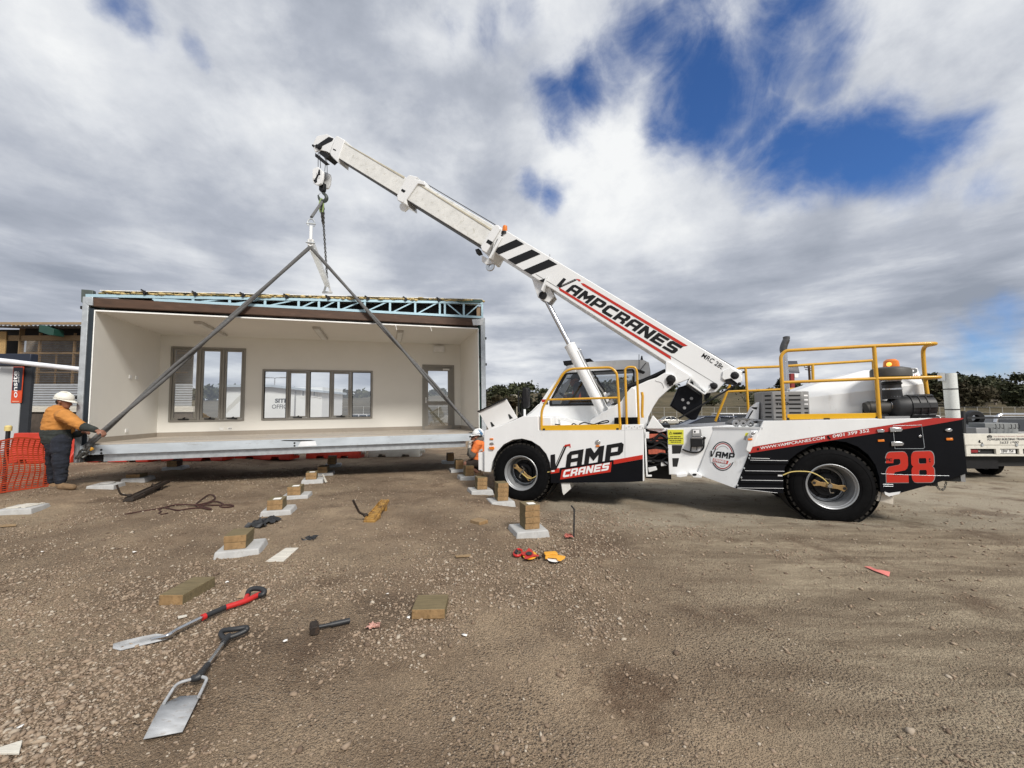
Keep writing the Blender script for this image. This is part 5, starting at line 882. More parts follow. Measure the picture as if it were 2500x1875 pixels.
# corner posts
ps = MB(); ps.box(-.2, -.1, -.03, -.02, -.37, BH + .28); ps.box(-.2, -.19, -.02, .1, -.37, BH + .28); ps.box(-.11, -.1, -.02, .1, -.37, BH + .28); ps.build('corner_post', GALV, bld, bevel=.004); bx('post_flange', -.1, -.02, .0, .05, -.3, BH + .05, mat('dark_steel_blue', (.03, .04, .05), .45, .4, var=.2))
ps = MB(); ps.box(BL + .07, BL + .19, -.03, -.02, -.25, BH + .3); ps.box(BL + .07, BL + .08, -.02, .1, -.25, BH + .3); ps.box(BL + .18, BL + .19, -.02, .1, -.25, BH + .3); ps.build('corner_post', GALV, bld, bevel=.004)
for z_ in (.35, 1.05, 1.75, 2.45): MB().box(BL + .19, BL + .23, .0, .05, z_, z_ + .06).build('bolt', DULL, bld); MB().box(BL + .02, BL + .07, -.02, .0, z_ + .2, z_ + .24).build('bolt', DULL, bld)
for z_ in (.9, 1.9, 2.75): MB().box(-.25, -.2, .0, .06, z_, z_ + .06).build('bolt', DULL, bld)
# roof edge: brown beam, light blue truss, sheet, insulation
bslabp('brown_beam', 'S', [zp('Z5', 163, 163), zp('Z6', 2000, 348), zp('Z6', 2000, 408), zp('Z5', 163, 240)], -.01, .09, BROWN, bevel=.006, vp=-.01)
bslabp('end_plate', 'S', [zp('Z6', 1950, 352), zp('Z6', 2046, 345), zp('Z6', 2046, 400), zp('Z6', 1960, 402)], -.035, -.012, mat('primed_plate', (.6, .62, .63), .5, var=.2, scale=14))
bslabp('corner_bracket', 'Z5', [(64, 92), (165, 100), (165, 240), (100, 235), (62, 200)], .02, .12, mat('dark_green_galv', (.1, .12, .11), .5, .4, var=.3), bevel=.006)
bslabp('corner_bracket', 'Z5', [(100, 160), (163, 155), (163, 232), (125, 228), (98, 205)], -.04, .0, GALV, bevel=.004)
def tl(t, zz): return Vector((t, .02, zz))
def bp_(z, x, y): p = B.at(z, x, y, 1, .02); return p
tr = MB(); up = (0, 1, 0)
t0, t1 = bp_('Z5', 108, 148), bp_('Z6', 2042, 212); c0_, c1_ = bp_('Z5', 692, 186), bp_('Z6', 2042, 335)
tr.beam(t0, t1, .06, .045, up); tr.beam(c0_, c1_, .06, .04, up)
def on(a, b, x): t = (x - a.x) / (b.x - a.x); return a + (b - a) * t
nx = [bp_('Z5', x, 180).x for x in (692, 1030, 1345, 1650)] + [bp_('Z6', x, 260).x for x in (455, 630, 800, 1025, 1243, 1460, 1672, 1715, 1878, 2036)]
nodes = []
for i, x in enumerate(nx): tr.beam(on(c0_, c1_, x), on(t0, t1, x), .05, .03, up)
for i in range(len(nx) - 1):
    if i == 10: continue
    a, b_ = nx[i], nx[i + 1]; lo_a, hi_b = on(c0_, c1_, a + .04), on(t0, t1, b_ - .04)
    if i == 11: lo_a, hi_b = on(c0_, c1_, b_ - .03), on(t0, t1, a + .03)
    q = Vector((0, .012, 0)); tr.beam(lo_a + q, hi_b + q, .03, .035, up)
truss = tr.build('roof_truss', BTRUSS, bld, smooth=0)
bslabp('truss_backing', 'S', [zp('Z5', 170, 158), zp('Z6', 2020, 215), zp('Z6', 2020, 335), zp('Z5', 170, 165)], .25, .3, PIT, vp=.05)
bslabp('chipboard', 'Z6', [(1990, 245), (2030, 240), (2030, 325), (1990, 325)], .08, .1, CARD)
rf0, rf1 = B.at('Z5', 230, 106, 1, 0), B.at('Z6', 2040, 181, 1, 0)
rs = MB(); rs.loft([(rf0.x, -.02, rf0.z), (rf1.x, -.02, rf1.z), (rf1.x, BW + .2, rf1.z + .02), (rf0.x, BW + .2, rf0.z + .02)], [(rf0.x, -.02, rf0.z + .012), (rf1.x, -.02, rf1.z + .012), (rf1.x, BW + .2, rf1.z + .032), (rf0.x, BW + .2, rf0.z + .032)]); roof = rs.build('roof_sheet', PEDGE, bld)
for z, x, y in (('Z5', 615, 120), ('Z5', 1050, 132), ('Z5', 1460, 142), ('Z6', 352, 155), ('Z6', 712, 165), ('Z6', 1048, 170), ('Z6', 1375, 176), ('Z6', 1663, 182)):
    p = B.at(z, x, y, 1, 0); b = MB(); b.beam(p + Vector((-.06, -.02, .05)), p + Vector((.05, -.02, -.02)), .04, .03); b.beam(p + Vector((0, -.02, -.05)), p + Vector((0, -.02, .03)), .05, .04); b.build('roof_bracket', DULL, roof)
ins = MB()
for i in range(150):
    t = i / 149; c = rf0.lerp(rf1, t); 
    k = .5 + .5 * math.sin(t * 23 + 1.3) * math.sin(t * 9.1)
    ins.ball((c.x + rnd.uniform(-.04, .04), .02 + rnd.uniform(-.03, .05), c.z - .035 + rnd.uniform(-.02, .01) + .03 * (k > .75)), (rnd.uniform(.03, .1), rnd.uniform(.03, .06), rnd.uniform(.018, .038)), 8)
ins.build('insulation', INSUL, roof, fix=False)
bslabp('torn_green_wrap', 'Z6', [(1795, 190), (1880, 196), (2030, 180), (2045, 192), (2020, 205), (1850, 206)], -.03, -.02, GREENW, roof)
# ceiling lights, wall vent, sockets
for z, q in (('Z5', [(1060, 388), (1130, 388), (1290, 480), (1285, 496), (1235, 494)]), ('Z6', [(583, 432), (640, 432), (692, 512), (690, 526), (640, 526)]), ('Z6', [(1297, 462), (1356, 462), (1345, 548), (1293, 550)])):
    P = [B.at(z, x, y, 2, BH - .05) for x, y in q]; cx = sum(p.x for p in P) / len(P); cy_ = sum(p.y for p in P) / len(P); y0, y1 = max(.1, min(p.y for p in P)), min(BW - .1, max(p.y for p in P))
    l = bx('ceiling_light', cx - .085, cx + .085, y0, y1, BH - .06, BH - .001, mat('grey_light_casing', (.52, .5, .46), .5), bevel=.01); bx('diffuser', cx - .06, cx + .06, y0 + .04, y1 - .04, BH - .066, BH - .061, DIFF, l)
r_ = brect('Z6', [(1612, 582), (1710, 585), (1708, 638), (1614, 635)], BW); bx('wall_vent', r_[0], r_[1], BW - .1, BW, r_[2], r_[3], WPLAS, bevel=.012)
for z, q in (('Z5', [(1256, 1284), (1291, 1284), (1291, 1307), (1256, 1307)]), ('Z5', [(1326, 1280), (1362, 1280), (1362, 1303), (1326, 1303)])):
    r_ = brect(z, q, BW); s = bx('power_socket', r_[0], r_[1], BW - .014, BW, r_[2], r_[3], WPLAS, bevel=.004)
    if q[0][0] > 1300: [MB().box(r_[0] + k_, r_[0] + k_ + .02, BW - .016, BW - .0145, (r_[2] + r_[3]) / 2 - .012, (r_[2] + r_[3]) / 2 + .012).build('socket_holes', PIT, s) for k_ in (.03, .075)]
for x, y in ((486, 848), (540, 853), (453, 1312)):
    p = B.at('Z5', x, y, 0, 0); bx('power_socket', .0, .014, p.y - .055, p.y + .055, p.z - .04, p.z + .04, WPLAS, bevel=.004)
wr = MB(); [wr.tube(crom([B.at('Z6', x, y, 1, -.02), B.at('Z6', x + 6, y + 20, 1, -.03), B.at('Z6', x + 12, y + 45, 1, -.03)]), .006, 6) for x, y in ((1290, 400), (1590, 410))]; wr.build('loose_wire', PEDGE, bld)
# windows: aluminium frames, sashes and panes
def frame(name, x0, x1, z0, z1, w, y0, y1, parent, m=ALU, bottom=None):
    b = MB(); bw_ = bottom or w; b.box(x0, x0 + w, y0, y1, z0, z1); b.box(x1 - w, x1, y0, y1, z0, z1); b.box(x0 + w, x1 - w, y0, y1, z1 - w, z1); b.box(x0 + w, x1 - w, y0, y1, z0, z0 + bw_); return b.build(name, m, parent, bevel=.004)
def pane(x0, x1, z0, z1, y, parent): return MB().add([(x0, y, z0), (x1, y, z0), (x1, y, z1), (x0, y, z1)], [(0, 1, 2, 3)]).build('pane', GLASS, parent, fix=False, smooth=0)
def window(r, div, sash, z):
    x0, x1, z0, z1 = r; f = frame('window', x0, x1, z0, z1, .05, BW - .02, BW + .08, bld); xs_ = [x0 + .05] + div + [x1 - .05]
    for i, x in enumerate(div): MB().box(x - .028, x + .028, BW - .015, BW + .075, z0 + .05, z1 - .05).build('mullion', ALU, f, bevel=.003)
    for i in range(len(xs_) - 1):
        a, b_ = xs_[i] + (.028 if i else 0), xs_[i + 1] - (.028 if i < len(div) else 0)
        if sash[i]:
            s = frame('sash', a + .008, b_ - .008, z0 + .058, z1 - .058, .045, BW + .0, BW + .055, f); pane(a + .05, b_ - .05, z0 + .1, z1 - .1, BW + .03, f)
            c_ = (a + b_) / 2; w_ = MB(); w_.beam((c_ - .12, BW - .03, z0 + .07), (c_ + .12, BW - .03, z0 + .065), .03, .03); w_.beam((c_ - .02, BW - .035, z0 + .07), (c_ + .04, BW - .05, z0 + .11), .03, .025); w_.build('winder_handle', DULL, f)
        else:
            bd = frame('glazing_bead', a, b_, z0 + .05, z1 - .05, .014, BW + .01, BW + .045, f, DULL); pane(a + .012, b_ - .012, z0 + .062, z1 - .062, BW + .03, f)
window(w1r, [B.at('Z5', 1083, 900, 1, BW).x, B.at('Z5', 1284, 900, 1, BW).x], (1, 1, 1), 'Z5')
window(w2r, [B.at('Z6', x, 1000, 1, BW).x for x in (358, 543, 733, 908)], (0, 1, 0, 1, 0), 'Z6')
x0, x1, z0, z1 = drr; df = frame('door_frame', x0, x1, z0, z1, .07, BW - .02, BW + .08, bld, bottom=.02)
dx0, dx1, dz0, dz1 = x0 + .072, x1 - .072, .03, z1 - .075; dp = [B.at('Z6', x, y, 1, BW) for x, y in ((1572, 795), (1742, 798), (1572, 1058), (1572, 1090), (1745, 1297))]
px0, px1 = dp[0].x, dp[1].x; db = MB()
for a in ((dx0, px0, dz0, dz1), (px1, dx1, dz0, dz1), (px0, px1, dp[0].z, dz1), (px0, px1, dp[3].z, dp[2].z), (px0, px1, dz0, dp[4].z)): db.box(a[0], a[1], BW + .005, BW + .05, a[2], a[3])
dr_ = db.build('door', ALU, bld, bevel=.003); pane(px0, px1, dp[2].z, dp[0].z, BW + .03, dr_); pane(px0, px1, dp[4].z, dp[3].z, BW + .03, dr_)
hp = B.at('Z6', 1553, 1048, 1, BW); MB().box(hp.x - .02, hp.x + .02, BW - .005, BW + .004, hp.z - .09, hp.z + .09).build('handle_plate', WPLAS, dr_, bevel=.004); MB().tube([(hp.x, BW - .005, hp.z), (hp.x, BW - .05, hp.z), (hp.x + .09, BW - .05, hp.z)], .011, 8).build('handle', STEEL, dr_)
cp = B.at('Z6', 1725, 785, 1, BW); MB().box(cp.x - .1, cp.x + .11, BW - .04, BW + .004, cp.z - .025, cp.z + .025).build('door_closer', WPLAS, dr_, bevel=.004); MB().beam((cp.x - .05, BW - .03, cp.z + .03), (cp.x - .32, BW - .03, cp.z + .05), .02, .015).build('closer_arm', ALU, dr_)
# ------------------------------------------------------------------ rigging
ap = BM @ B.at('B1', 228, 1195, 1, -.12); e1_ = BM @ B.at('Z5', 100, 1458, 1, -.1); e2_ = BM @ B.at('Z6', 1990, 1330, 1, -.1); bk_ = BM @ B.at('B1', 392, 1600, 1, BW + .1)
def sling(name, a, b, label, r=.034, twist=3):
    t = thing(name, label, 'lifting sling', Matrix.Translation(b), 'slings down to the floor corners'); a = a - b; d = a.normalized(); x = d.orthogonal().normalized(); y = d.cross(x); n = 60; m = MB()
    for s in (0, math.pi):
        P = [a * (i / n) + (x * math.cos(s + twist * i / n * 3.1) + y * math.sin(s + twist * i / n * 3.1)) * (r * .62 * math.sin(math.pi * min(1, .15 + i / n * 1.1)) + .006) for i in range(n + 1)]
        m.tube(P, r * .82, 10)
    m.build('webbing', SLING, t, smooth=60); return t
s1 = sling('lifting_sling', ap, e1_, 'long grey round sling slanting down to the hand of the standing worker', .044)
s2 = sling('lifting_sling', ap, e2_, 'grey round sling slanting down to the kneeling worker in white helmet', .04)
def chain(mb, a, b, l=.05, r=.009):
    a, b = Vector(a), Vector(b); n = max(2, int((b - a).length / (l * .72))); d = (b - a).normalized(); x = d.orthogonal().normalized(); y = d.cross(x)
    for i in range(n):
        c = a + (b - a) * ((i + .5) / n); sd = x if i % 2 else y; P = [c + d * (l * .5 * math.cos(t)) + sd * (l * .27 * math.sin(t)) for t in [k * math.pi / 4 for k in range(9)]]; mb.tube(P, r, 5, caps=False)
cn = MB(); p0 = B.at('Z5', 130, 1440, 1, -.12); p1 = B.at('Z5', 25, 1545, 1, -.12); chain(cn, p0, p1, .13, .022); chain(cn, p0 + Vector((.02, -.02, -.05)), p1 + Vector((.1, -.02, .02)), .13, .02); cn.ball(p0, (.06, .05, .06), 10); cn.build('end_chain', CHAIN, s1, M=Matrix.Translation(-e1_) @ BM, fix=False)
MB().ball(B.at('Z5', 147, 1468, 1, -.13), (.05, .03, .04), 10).build('yellow_shackle', YELO, s1, M=Matrix.Translation(-e1_) @ BM)
sp_ = thing('spreader_bar', 'white tapering spreader bar hung front to back above the building roof', 'spreader bar', Matrix.Translation(ap))
d_ = bk_ - ap; a_ = Vector((0, 0, .05)); b_ = MB(); side = Vector((d_.y, -d_.x, 0)).normalized()
b_.loft([a_ + side * k * .065 + Vector((0, 0, h)) for k, h in ((-1, -.02), (1, -.02), (1, .14), (-1, .14))], [a_ + d_ + side * k * .065 + Vector((0, 0, h)) for k, h in ((-1, .0), (1, .0), (1, .12), (-1, .12))]); b_.build('beam', mat('dusty_white_beam', (.66, .66, .64), .5, var=.12), sp_, bevel=.01)
sl_ = MB(); sl_.loft([side * k * .03 + Vector((0, 0, h)) for k, h in ((-1, -.1), (1, -.1), (1, .52), (-1, .52))], [side * k * .03 + Vector((0, 0, h)) + d_ * .02 for k, h in ((-1, -.1), (1, -.1), (1, .52), (-1, .52))]); sl_.build('end_plate', WHITE, sp_, bevel=.006)
sk = MB(); [sk.tube([Vector((0, 0, h)) + side * k for k in (-.1, .1)], .022, 8) for h in (.56, .1, -.05)]; sk.tube(crom([side * -.06 + Vector((0, 0, .5)), side * -.07 + Vector((0, 0, .62)), Vector((0, 0, .68)), side * .07 + Vector((0, 0, .62)), side * .06 + Vector((0, 0, .5))]), .018, 8); sk.build('shackle', GALV, sp_)
sk2 = MB(); [sk2.beam(d_ + Vector((0, 0, -.1)) + side * k, d_ + Vector((0, 0, .1)) + side * k * .5, .05, .05) for k in (-.09, .09)]; sk2.tube([d_ + side * -.14 + Vector((0, 0, -.12)), d_ + side * .14 + Vector((0, 0, -.1))], .035, 8); sk2.build('end_shackle', mat('dull_grey_shackle', (.4, .4, .39), .5), sp_)
hp_ = HOOKP + Vector((0, 0, -.03)); tp = ap + Vector((0, 0, .72))
t_ = thing('rope_sling', 'short dark sling from the crane hook down to the front of the white spreader bar', 'sling', Matrix.Translation(tp)); mb = MB(); mb.tube([Vector(), (hp_ - tp) * .98], .03, 10); mb.tube([Vector((.02, 0, 0)), (hp_ - tp) * .96 + Vector((.02, 0, 0))], .022, 8); mb.build('webbing', SLING, t_); mb = MB(); mb.tube(crom([(hp_ - tp) + Vector(q) for q in ((-.04, 0, -.3), (-.06, -.03, -.1), (0, -.03, .06), (.05, -.02, -.08), (.02, 0, -.3))]), .02, 8); mb.build('green_loop', mat('green_webbing', (.3, .4, .16), .8), t_)
t_ = thing('lifting_chain', 'long thin steel chain from the crane hook to the far end of the spreader bar', 'chain', Matrix.Translation(bk_)); mb = MB(); bt_ = d_ * 0; chain(mb, Vector((0, 0, .14)), hp_ - bk_, .085, .013); mb.build('links', CHAIN, t_, fix=False)
mb = MB(); q0 = (hp_ - bk_); [chain(mb, q0 + Vector((.03 * k, .02 * k, -.1)), q0 * .78 + Vector((.02 * k, -.02 * k, -.05)), .08, .014) for k in (-1, 0, 1)]; mb.build('gathered_links', CHAIN, t_, fix=False)
# ------------------------------------------------------------------ people
def plane(z, y):
    return lambda x, yy, dy=0.: (lambda p: Vector(p))(W0.at(z, x, yy, 1, y + dy))
def hand(base, d, up, side, s=1., curl=.6):
    """palm, four fingers and a thumb as tapered capsules"""
    d, up = Vector(d).normalized(), Vector(up).normalized(); n = d.cross(up).normalized(); caps = [(base, .026 * s, base + d * .07 * s, .032 * s), (base + n * .018 * s, .022 * s, base + d * .075 * s + n * .026 * s, .02 * s), (base - n * .018 * s, .022 * s, base + d * .07 * s - n * .026 * s, .02 * s)]
    for i, (o, l) in enumerate(((.033, .07), (.011, .08), (-.011, .075), (-.033, .058))):
        a = base + d * .085 * s + n * o * s; b = a + (d * math.cos(curl) - up * math.sin(curl)) * l * .55 * s; c = b + (d * math.cos(curl * 2.1) - up * math.sin(curl * 2.1)) * l * .5 * s
        caps += [(a, .0105 * s, b, .0095 * s), (b, .0095 * s, c, .008 * s)]
    a = base + d * .03 * s + n * side * .03 * s; b = a + (d * .6 + n * side * .7 - up * .3).normalized() * .045 * s; c = b + (d * .8 - up * .6).normalized() * .035 * s; caps += [(a, .014 * s, b, .012 * s), (b, .012 * s, c, .009 * s)]
    return caps
def head(c, f, up, s=1.):
    """skull, jaw, nose, ears, brow; f is the way the face looks"""
    f, up = Vector(f).normalized(), Vector(up).normalized(); r = f.cross(up).normalized(); P = lambda a, b, k: c + f * a * s + up * b * s + r * k * s
    return [(P(-.02, .035, 0), .098 * s), (P(.03, .0, 0), .085 * s, P(.05, -.06, 0), .06 * s), (P(.055, -.085, .0), .042 * s, P(.075, -.09, 0), .034 * s), (P(.098, .01, 0), .016 * s, P(.125, -.025, 0), .018 * s), (P(.09, .03, .035), .018 * s, P(.09, .03, -.035), .018 * s), (P(.095, -.06, .02), .012 * s, P(.095, -.06, -.02), .012 * s),
            (P(-.005, 0, .098), .018 * s, P(-.012, -.03, .096), .014 * s), (P(-.005, 0, -.098), .018 * s, P(-.012, -.03, -.096), .014 * s), (P(-.03, -.08, 0), .06 * s, P(-.05, -.16, 0), .065 * s)]
def helmet(c, f, up, parent, s=1., m=None):
    f, up = Vector(f).normalized(), Vector(up).normalized(); r = f.cross(up).normalized(); b = MB(); n = 24; rows = [(1.0, 0.), (1.03, .2), (.97, .5), (.82, .78), (.55, .95), (.25, 1.02), (.01, 1.04)]; vs = []
    for k, (q, h) in enumerate(rows): vs += [c + f * (.135 * q * math.cos(t) * s) + r * (.115 * q * math.sin(t) * s) + up * (.115 * h * s) for t in [i * 2 * math.pi / n for i in range(n)]]
    b.add(vs, [(k * n + i, k * n + (i + 1) % n, (k + 1) * n + (i + 1) % n, (k + 1) * n + i) for k in range(len(rows) - 1) for i in range(n)])
    vs = []
    for i in range(n):
        t = i * 2 * math.pi / n; e = .012 + .07 * max(0, math.cos(t)) ** 2; vs += [c + f * ((.135 + e) * math.cos(t) * s) + r * ((.115 + .012) * math.sin(t) * s) - up * (.004 + .03 * max(0, math.cos(t)) ** 2) * s, c + f * (.13 * math.cos(t) * s) + r * (.11 * math.sin(t) * s) + up * .004 * s]
    b.add(vs, [(2 * i, (2 * i + 2) % (2 * n), (2 * i + 3) % (2 * n), 2 * i + 1) for i in range(n)])
    b.tube(crom([c + f * .13 * s + up * .03 * s, c + f * .06 * s + up * .118 * s, c - f * .06 * s + up * .12 * s, c - f * .13 * s + up * .03 * s]), .011 * s, 6); o = b.build('helmet', m or HELM, parent, smooth=50); sd = o.modifiers.new('t', 'SOLIDIFY'); sd.thickness = .003; return o
# -- worker standing at the near corner of the room, one hand on the sling
ft = gp('MN', 330, 1556); FY = ft.y; k = plane('MN', FY); org = Vector((k(300, 1500).x, FY, ft.z))
p1 = thing('person', 'heavy standing worker in orange shirt and white helmet, one hand on the sling', 'person', Matrix.Translation(org)); Mi = Matrix.Translation(-org)
zf = org.z
hipR, hipL = k(350, 880, -.1), k(270, 880, .12); kneeR, kneeL = k(345, 1170, -.13), k(245, 1170, .16); ankR, ankL = k(340, 1440, -.1), k(190, 1440, .2)
shR, shL = k(400, 500, -.17), k(340, 480, .17); elR = k(640, 650, -.2); wrR = k(880, 720, -.16); hdR = k(905, 728, -.16); elL = k(560, 780, .2); wrL = k(650, 740, .1)
nk = k(350, 390); hd = k(400, 300); fdir = Vector((.92, .25, -.32))
hnd = hand(wrR, k(985, 750, -.16) - wrR, (0, 0, 1), 1, 1.25, .9) + hand(wrL, (1, 0, .1), (0, 0, 1), -1, 1.1)
arms = [(shR, .075, elR, .055), (elR, .052, wrR, .034), (shL, .075, elL, .055), (elL, .05, wrL, .034)]
legs = [(hipR, .11, kneeR, .082), (kneeR, .08, ankR, .055), (hipL, .11, kneeL, .082), (kneeL, .08, ankL, .055)]
tor = [(k(300, 470), .155, k(285, 640), .185), (k(285, 640), .19, k(290, 800), .19), (k(290, 800), .18, k(305, 900), .165), (shL, .1, shR, .1), (k(340, 430), .09, nk, .07)]
feet = [(ankR, .05, k(350, 1520, -.1), .05), (k(350, 1525, -.1), .05, k(520, 1535, -.13), .042), (ankL, .05, k(160, 1515, .2), .05), (k(160, 1520, .2), .05, k(300, 1525, .18), .042)]
blob('body', arms + legs + tor + feet + head(hd, fdir, (.3, 0, 1), 1.02) + hnd, SKIN, p1, .011, 3, Mi)
puff = lambda cs, e: [(c[0], c[1] + e) if len(c) == 2 else (c[0], c[1] + e, c[2], c[3] + e) for c in cs]
midA = shR.lerp(elR, 1.12)
blob('shirt', puff(tor[:1] + [tor[3], tor[4]], .022) + [(k(290, 560), .195, k(280, 690), .212), (shR, .112, elR, .088), (elR, .086, elR.lerp(wrR, .12), .078), (shL, .11, elL, .085), (k(350, 420), .09, k(352, 398), .086)], HIVIS, p1, .012, 3, Mi, .012)
blob('shirt_hem', [(k(275, 725), .214, k(290, 830), .215), (k(288, 825), .216, k(302, 838), .212)], DCLOTH, p1, .012, 3, Mi, .012)
blob('sleeve', [(elR.lerp(wrR, .1), .08, elR.lerp(wrR, .85), .055)], DCLOTH, p1, .01, 2, Mi, .008); blob('sleeve', [(elL, .078, wrL, .055)], DCLOTH, p1, .01, 2, Mi, .008)
blob('trousers', [(k(300, 885), .195, k(308, 960), .175)] + puff(legs, .034) + [(hipR.lerp(kneeR, .3), .148, kneeR, .108), (hipL.lerp(kneeL, .3), .14, kneeL, .105), (ankR, .088, ankR + Vector((.0, 0, .06)), .09), (ankL, .088, ankL + Vector((0, 0, .06)), .09)], DENIM, p1, .012, 3, Mi, .014)
blob('boot', puff(feet[:2], .014) + [(k(340, 1470, -.1), .066, k(345, 1520, -.1), .064)], BOOT, p1, .01, 2, Mi); blob('boot', puff(feet[2:], .014) + [(k(180, 1470, .2), .066, k(165, 1520, .2), .064)], BOOT, p1, .01, 2, Mi)
helmet(k(410, 262) + Vector((-.02, 0, .0)), Vector((.93, .2, -.18)), (.18, 0, 1), p1, 1.1); 
for o in p1.children:
    if o.name.startswith('helmet'): o.data.transform(Mi)
blob('hair', [(hd + Vector((-.075, -.02, .0)), .06, hd + Vector((-.07, .0, -.06)), .05)], HAIR, p1, .01, 2, Mi)
# -- worker crouching by the far floor corner, hands at the face
ft = gp('CR', 650, 1236); FY = ft.y; k = plane('CR', FY); org = Vector((k(620, 1150).x, FY, ft.z)); p2 = thing('person', 'crouching worker in orange shirt, dark shorts and white helmet beside the crane nose', 'person', Matrix.Translation(org)); Mi = Matrix.Translation(-org)
hip = k(610, 930); hipR, hipL = k(600, 940, -.1), k(600, 930, .12); kneeR, kneeL = k(350, 950, -.14), k(380, 930, .16); ankR, ankL = k(640, 1160, -.12), k(660, 1140, .14)
shR, shL = k(620, 500, -.16), k(590, 490, .18); elR, elL = k(480, 760, -.18), k(440, 720, .14); wrR, wrL = k(425, 560, -.06), k(420, 560, .06); hd = k(560, 350)
tor = [(k(640, 520), .13, k(640, 700), .145), (k(640, 700), .145, hip, .15), (shL, .085, shR, .085), (k(620, 450), .075, k(600, 420), .065)]
arms = [(shR, .07, elR, .05), (elR, .05, wrR, .035), (shL, .07, elL, .05), (elL, .05, wrL, .035)]; legs = [(hipR, .1, kneeR, .072), (kneeR, .068, ankR, .042), (hipL, .1, kneeL, .072), (kneeL, .068, ankL, .042)]
feet = [(ankR, .042, k(650, 1205, -.12), .045), (k(660, 1205, -.12), .045, k(560, 1205, -.16), .035), (ankL, .042, k(690, 1190, .14), .045), (k(690, 1195, .14), .045, k(590, 1190, .16), .035)]
hnds = hand(wrR, k(440, 440, -.02) - wrR, (-1, 0, 0), 1, 1.15, .9) + hand(wrL, k(440, 440, .02) - wrL, (-1, 0, 0), -1, 1.15, .9)
blob('body', tor + arms + legs + feet + head(hd, (-.97, -.1, -.25), (-.2, 0, 1), .96) + hnds, SKIN, p2, .011, 3, Mi)
blob('shirt', puff(tor[:2], .022) + [tor[2]] + [(shR, .1, shR.lerp(elR, .62), .085), (shL, .1, shL.lerp(elL, .62), .085)], HIVIS2, p2, .011, 3, Mi, .01)
blob('sleeve', [(shR.lerp(elR, .6), .078, elR, .082), (elR, .078, elR.lerp(wrR, .72), .05)], GREYC, p2, .01, 2, Mi, .008); blob('sleeve', [(shL.lerp(elL, .6), .078, elL, .08), (elL, .075, elL.lerp(wrL, .72), .05)], GREYC, p2, .01, 2, Mi, .008)
blob('hood', [(k(590, 425), .088, k(660, 400), .095), (k(690, 380), .07, k(610, 440, -.08), .06)], GREYC, p2, .011, 3, Mi)
blob('shorts', [(k(610, 880), .17, k(590, 950), .165), (hipR, .125, hipR.lerp(kneeR, .72), .1), (hipL, .125, hipL.lerp(kneeL, .72), .1)], BROWNC, p2, .011, 3, Mi, .008)
blob('glove', hand(wrR, k(440, 440, -.02) - wrR, (-1, 0, 0), 1, 1.35, .9) + [(wrR, .04, wrR.lerp(elR, .15), .045)], mat('pale_grey_glove', (.42, .4, .36), .9, var=.2), p2, .008, 2, Mi); blob('glove', hand(wrL, k(440, 440, .02) - wrL, (-1, 0, 0), -1, 1.35, .9) + [(wrL, .04, wrL.lerp(elL, .15), .045)], mat('pale_grey_glove', (.42, .4, .36), .9), p2, .008, 2, Mi)
blob('boot', puff(feet[:2], .014), BOOT, p2, .01, 2, Mi); blob('boot', puff(feet[2:], .014), BOOT, p2, .01, 2, Mi)
sg_ = MB(); sg_.box(-.145 + hd.x, hd.x - .02, hd.y - .1, hd.y + .1, hd.z + .005, hd.z + .04); g = sg_.build('sunglasses', DULL, p2, bevel=.01, M=Mi)
bd = MB(); bd.beam(k(590, 680, -.168), k(720, 620, -.16), .05, .01, up=(0, 1, 0)); bd.beam(k(560, 470, -.19), k(660, 510, -.2), .05, .01, up=(0, 1, 0)); bd.build('reflective_tape', REFL, p2, M=Mi)
h2 = helmet(k(620, 285), Vector((-.95, -.1, -.05)), (0, 0, 1), p2, 1.08, WHITE); h2.data.transform(Mi)
st = MB()
for x, y in ((600, 215), (640, 200), (650, 235), (610, 245), (670, 215), (690, 250), (700, 270)): st.lathe([(.012, -.004), (.03, -.004), (.03, .002), (.012, .002)], k(x, y, -.115 if y > 230 else -.095), (0, -1, .5), 12)
st.build('helmet_sticker', BLUEK, p2, M=Mi)
# -- driver seen through the cab window
dp_ = lambda x, y, dv=0.: CM @ C.at('CB', x, y, 1, 1.7 + dv)
hd = dp_(200, 850); org = dp_(330, 1300); p3 = thing('person', 'crane driver in dark cap and hi vis vest seen through the cab window', 'person', Matrix.Translation(org)); Mi = Matrix.Translation(-org)
tor = [(dp_(290, 1000), .13, dp_(320, 1280), .15), (dp_(270, 960, -.15), .08, dp_(270, 960, .15), .08), (dp_(240, 930), .06, dp_(225, 890), .06)]
arms = [(dp_(270, 970, -.18), .06, dp_(220, 1180, -.2), .048), (dp_(220, 1180, -.2), .045, dp_(70, 1190, -.12), .034), (dp_(270, 970, .18), .06, dp_(220, 1180, .2), .048), (dp_(220, 1180, .2), .045, dp_(60, 1170, .1), .034)]
legs = [(dp_(310, 1300, -.1), .09, dp_(60, 1320, -.1), .07), (dp_(310, 1300, .1), .09, dp_(60, 1320, .1), .07)]
blob('body', tor + arms + legs + head(hd, CM.to_3x3() @ Vector((-1, 0, -.25)), (0, 0, 1), .95) + hand(dp_(70, 1190, -.12), CM.to_3x3() @ Vector((-1, 0, .1)), (0, 0, 1), 1, 1, .8) + hand(dp_(60, 1170, .1), CM.to_3x3() @ Vector((-1, 0, .1)), (0, 0, 1), -1, 1, .8), SKIN, p3, .012, 3, Mi)
blob('shirt', puff(tor[:2], .02) + puff(arms, .02), mat('dark_grey_shirt', (.035, .035, .04), .9), p3, .012, 3, Mi); blob('trousers', puff(legs, .025), DENIM, p3, .014, 3, Mi)
